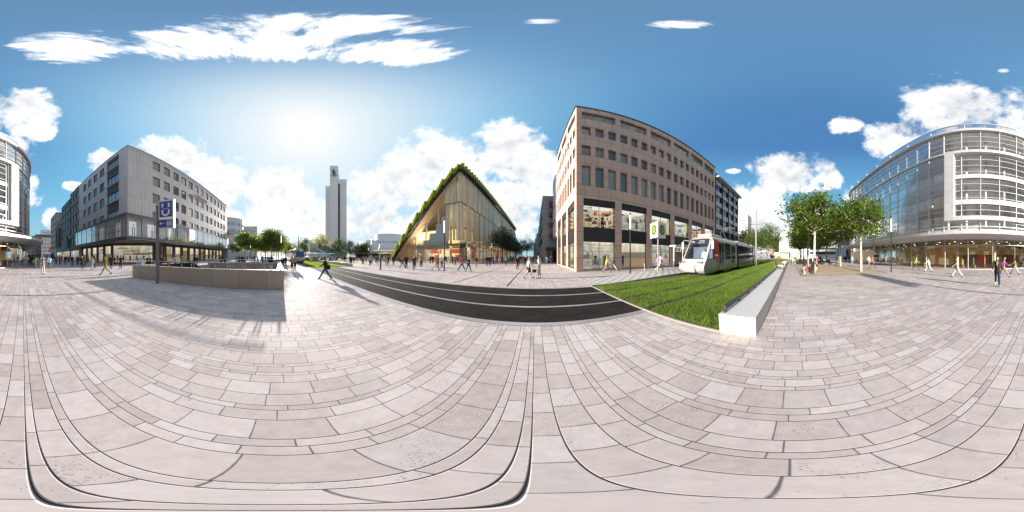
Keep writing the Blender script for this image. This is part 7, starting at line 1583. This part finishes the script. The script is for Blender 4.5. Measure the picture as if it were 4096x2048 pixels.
for sg in (-1, 1):
    a = MB(); vv = [(fx(z, 1)[0] + .13, sg * fx(z, 1)[1] * 1.0, z) for z in (1.46, 2.3, 3.0, 3.13)] + [(2.02, sg * HW[12], 3.13), (2.02, sg * fx(3., 1)[1], 3.0), (2.02, sg * fx(2.3, 1)[1], 2.3), (2.02, sg * HW[7], 1.46)]; a.add(vv, [(0, 7, 6, 1), (1, 6, 5, 2), (2, 5, 4, 3)]); a.build('cab_window', CAB, r, local=True)
    a = MB(); o_ = 1.155; a.quad((2.06, sg * o_, 1.36), (2.86, sg * o_, 1.36), (2.86, sg * 1.075, 3.1), (2.06, sg * 1.075, 3.1)); pnl = a.build('red_panel', pm('tram red', (.62, .022, .018), .35) if 'tram red' not in bpy.data.materials else bpy.data.materials['tram red'], r, local=True)
    t_ = text('lettering', 'Rheinbahn', .165, (0, 0, 0), (1, 0), M['white_paint'], r, .002, xs=.95); t_.location = (2.46, sg * 1.168, 1.75); t_.rotation_euler = (pi / 2, 0, 0 if sg < 0 else pi)
    for x0, x1, z0, z1, nm in ((2.95, 3.52, .5, 3.0, 'door'), (3.56, 4.12, .5, 3.0, 'door'), (4.4, 5.75, 1.4, 2.95, 'window'), (6.15, 6.7, .5, 2.9, 'door'), (6.74, 7.3, .5, 2.9, 'door')):
        a = MB(); y0_ = sg * (1.155); y1_ = sg * 1.088
        if nm == 'door':
            a.quad((x0, y0_, z0), (x1, y0_, z0), (x1, y0_, 1.35), (x0, y0_, 1.35), 0); a.quad((x0, y0_, 1.35), (x1, y0_, 1.35), (x1, y1_, z1), (x0, y1_, z1), 0); d = a.build('door', SIL, r, local=True)
            a = MB(); a.quad((x0 + .07, sg * 1.164, .95), (x1 - .07, sg * 1.164, .95), (x1 - .07, sg * 1.164, 1.35), (x0 + .07, sg * 1.164, 1.35)); a.quad((x0 + .07, sg * 1.164, 1.35), (x1 - .07, sg * 1.164, 1.35), (x1 - .07, sg * 1.1, z1 - .12), (x0 + .07, sg * 1.1, z1 - .12)); a.build('door_glass', GLS, d, local=True)
            a = MB(); a.box(x0 - .03, x0, min(sg * 1.14, sg * 1.166), max(sg * 1.14, sg * 1.166), .45, 2.0); a.build('door_edge', GAI, d, local=True)
        else:
            a.quad((x0, y0_ + sg * .004, z0), (x1, y0_ + sg * .004, z0), (x1, y1_ + sg * .006, z1), (x0, y1_ + sg * .006, z1)); a.build('window', GLS, r, local=True)
    a = MB(); yy = -sg * .78; x_, h_ = fx(1.2, .68); a.bbox(x_ - .055, x_ + .2, yy - .24, yy + .24, 1.14, 1.27, .03); hl = a.build('headlight', M['black'], r, local=True)
    for q in (-.14, 0, .14): a = MB(); a.ball((x_ - .05, yy + q, 1.205), (.03, .045, .045), 8, 5); a.build('lens', litmat('headlight lens', (.8, .85, 1), .5) if 'headlight lens' not in bpy.data.materials else bpy.data.materials['headlight lens'], hl, local=True)
    a = MB(); a.bbox(1.05, 1.2, min(sg * 1.36, sg * 1.56), max(sg * 1.36, sg * 1.56), 2.25, 2.9, .04); a.path([(1.5, sg * 1.05, 3.02), (1.2, sg * 1.4, 3.06), (1.12, sg * 1.46, 2.88)], .022, 6); a.build('mirror', pm('mirror shell', (.50, .47, .43), .5), r, local=True)
a = MB(); x_, h_ = fx(.8, 0); a.xprism([(.04, .46), (-.06, .62), (-.02, .95), (.10, 1.02), (.3, .95), (.3, .46)], -.52, .52); a.build('coupler_flap', TWH, r, local=True)
a = MB(); a.bbox(2.3, 4.4, -.7, .7, 3.42, 3.66, .08); a.build('roof_box', TWH, r, local=True)
a = MB(); a.path([(.5, -.1, 1.5), (.62, .1, 1.62), (1.0, .55, 2.25)], .014, 5); a.build('wiper', M['black'], r, local=True)
a = MB(); a.box(5.6, 7.2, -.4, .4, 3.43, 3.52); a.path([(6.9, .25, 3.5), (6.0, .18, 4.25), (7.6, .12, 5.0)], .03, 6); a.path([(6.9, -.25, 3.5), (6.0, -.18, 4.25), (7.6, -.12, 5.0)], .03, 6); a.path([(7.6, -.75, 4.9), (7.6, -.55, 5.06), (7.6, .55, 5.06), (7.6, .75, 4.9)], .025, 6); a.path([(7.75, -.75, 4.92), (7.75, .75, 4.92)], .02, 6); a.build('pantograph', M['steel'], r, local=True)
for x0, x1 in ((1.2, 2.6), (4.6, 6.4)): a = MB(); a.box(x0, x1, -.85, .85, .06, .34); a.build('bogie', GAI, r, local=True)
prof = [(-1.13, .30), (-1.15, .85), (-1.14, 1.4), (-1.06, 3.0), (-.98, 3.28), (-.78, 3.42), (.78, 3.42), (.98, 3.28), (1.06, 3.0), (1.14, 1.4), (1.15, .85), (1.13, .30)]
def car(x0, x1, nm, roofbox=True):
    a = MB(); n = len(prof); a.add([(x0, y, z) for y, z in prof] + [(x1, y, z) for y, z in prof], [(i, n + i, n + (i + 1) % n, (i + 1) % n) for i in range(n)] + [tuple(range(n)), tuple(range(2 * n - 1, n - 1, -1))]); a.m = [0] * len(a.f)
    for i in (0, 1, 9, 10): a.m[i] = 0
    for i in (2, 8): a.m[i] = 1
    c = a.build(nm, [pm('tram car dark', (.07, .072, .075), .16, .6, .05) if 'tram car dark' not in bpy.data.materials else bpy.data.materials['tram car dark'], GLS], r, local=True); a = MB()
    for q in np.arange(x0 + .1, x1, 2.4):
        for sg in (-1, 1): a.add([(q, sg * 1.16, .4), (q + .09, sg * 1.16, .4), (q + .09, sg * 1.155, 1.4), (q, sg * 1.155, 1.4), (q + .09, sg * 1.075, 3.0), (q, sg * 1.075, 3.0)], [(0, 1, 2, 3), (3, 2, 4, 5)])
    a.build('pillar_trim', GAI, c, local=True)
    if roofbox: a = MB(); a.bbox(x0 + 1, x1 - 1, -.7, .7, 3.42, 3.6, .06); a.build('roof_box', SIL, c, local=True)
def gaiter(x0, x1):
    a = MB(); p = [(y * .94, z * .985 + .02) for y, z in prof]; n = len(p); N2 = 7; vv = []
    for i in range(N2): f = 1.0 if i % 2 == 0 else .95; vv += [(x0 + (x1 - x0) * i / (N2 - 1), y * f, z) for y, z in p]
    a.add(vv, [(i * n + j, (i + 1) * n + j, (i + 1) * n + (j + 1) % n, i * n + (j + 1) % n) for i in range(N2 - 1) for j in range(n)]); a.build('gaiter', GAI, r, local=True)
x_ = XE
for L in (7.4, 7.0, 7.4, 7.0): gaiter(x_, x_ + .45); car(x_ + .45, x_ + .45 + L, 'middle_car' if x_ < 28 else 'rear_car'); x_ += .45 + L
x, y = pd(1206, 37); T2 = dup(r, (x, y - .2, 0), pi + R(1.5), 'Dark looking tram approaching on the far lawn across the tracks')
drv = person(10.1 + 1.75, 7.28 - .35, -90, 'white', 'charcoal', 'Tram driver in a white shirt behind the windscreen of the standing tram', 'hold', z=.55)

# ================================================================ crowds
crowd(46, fan(112, 285, 42, 95), 'crowd in the western shopping street', 'in the dense western shopping street crowd', DARK)
crowd(14, fan(285, 480, 30, 44), 'passers-by at the grey office block', 'passing the lit windows of the grey office block', DARK)
crowd(26, fan(920, 1125, 32, 75), 'people under the plane tree grove', 'under the trees beyond the stair well', MIXD)
def onramp(i):
    u, v = rc.uniform(.02, .8), rc.uniform(.05, .98); q = rs_(u, v); return q.x, q.y, q.z - .02
crowd(38, onramp, 'people on the grassy ramp', 'on the grassy ramp', DARK)
crowd(22, fan(1230, 1400, 45, 74), 'people at the foot of the ramp', 'at the foot of the grassy ramp', MIXD)
crowd(34, fan(1400, 1600, 42, 90), 'people before the theatre', 'on the square before the white theatre', MIXD)
def inhall(i): return rc.uniform(-34, -19), rc.uniform(KY + .8, KY + 7), 0.
crowd(18, inhall, 'people in the market hall', 'inside the lit ground floor of the hall', MIXD)
crowd(34, fan(1915, 2060, 44, 100), 'people before the slatted front', 'before the slatted front of the hall', MIXD)
crowd(30, fan(2060, 2165, 48, 140), 'people in the northern shopping street', 'far down the northern shopping street', DARK)
crowd(7, fan(3360, 3400, 50, 80), 'people walking to the church', 'on the way to the brick church', DARK)
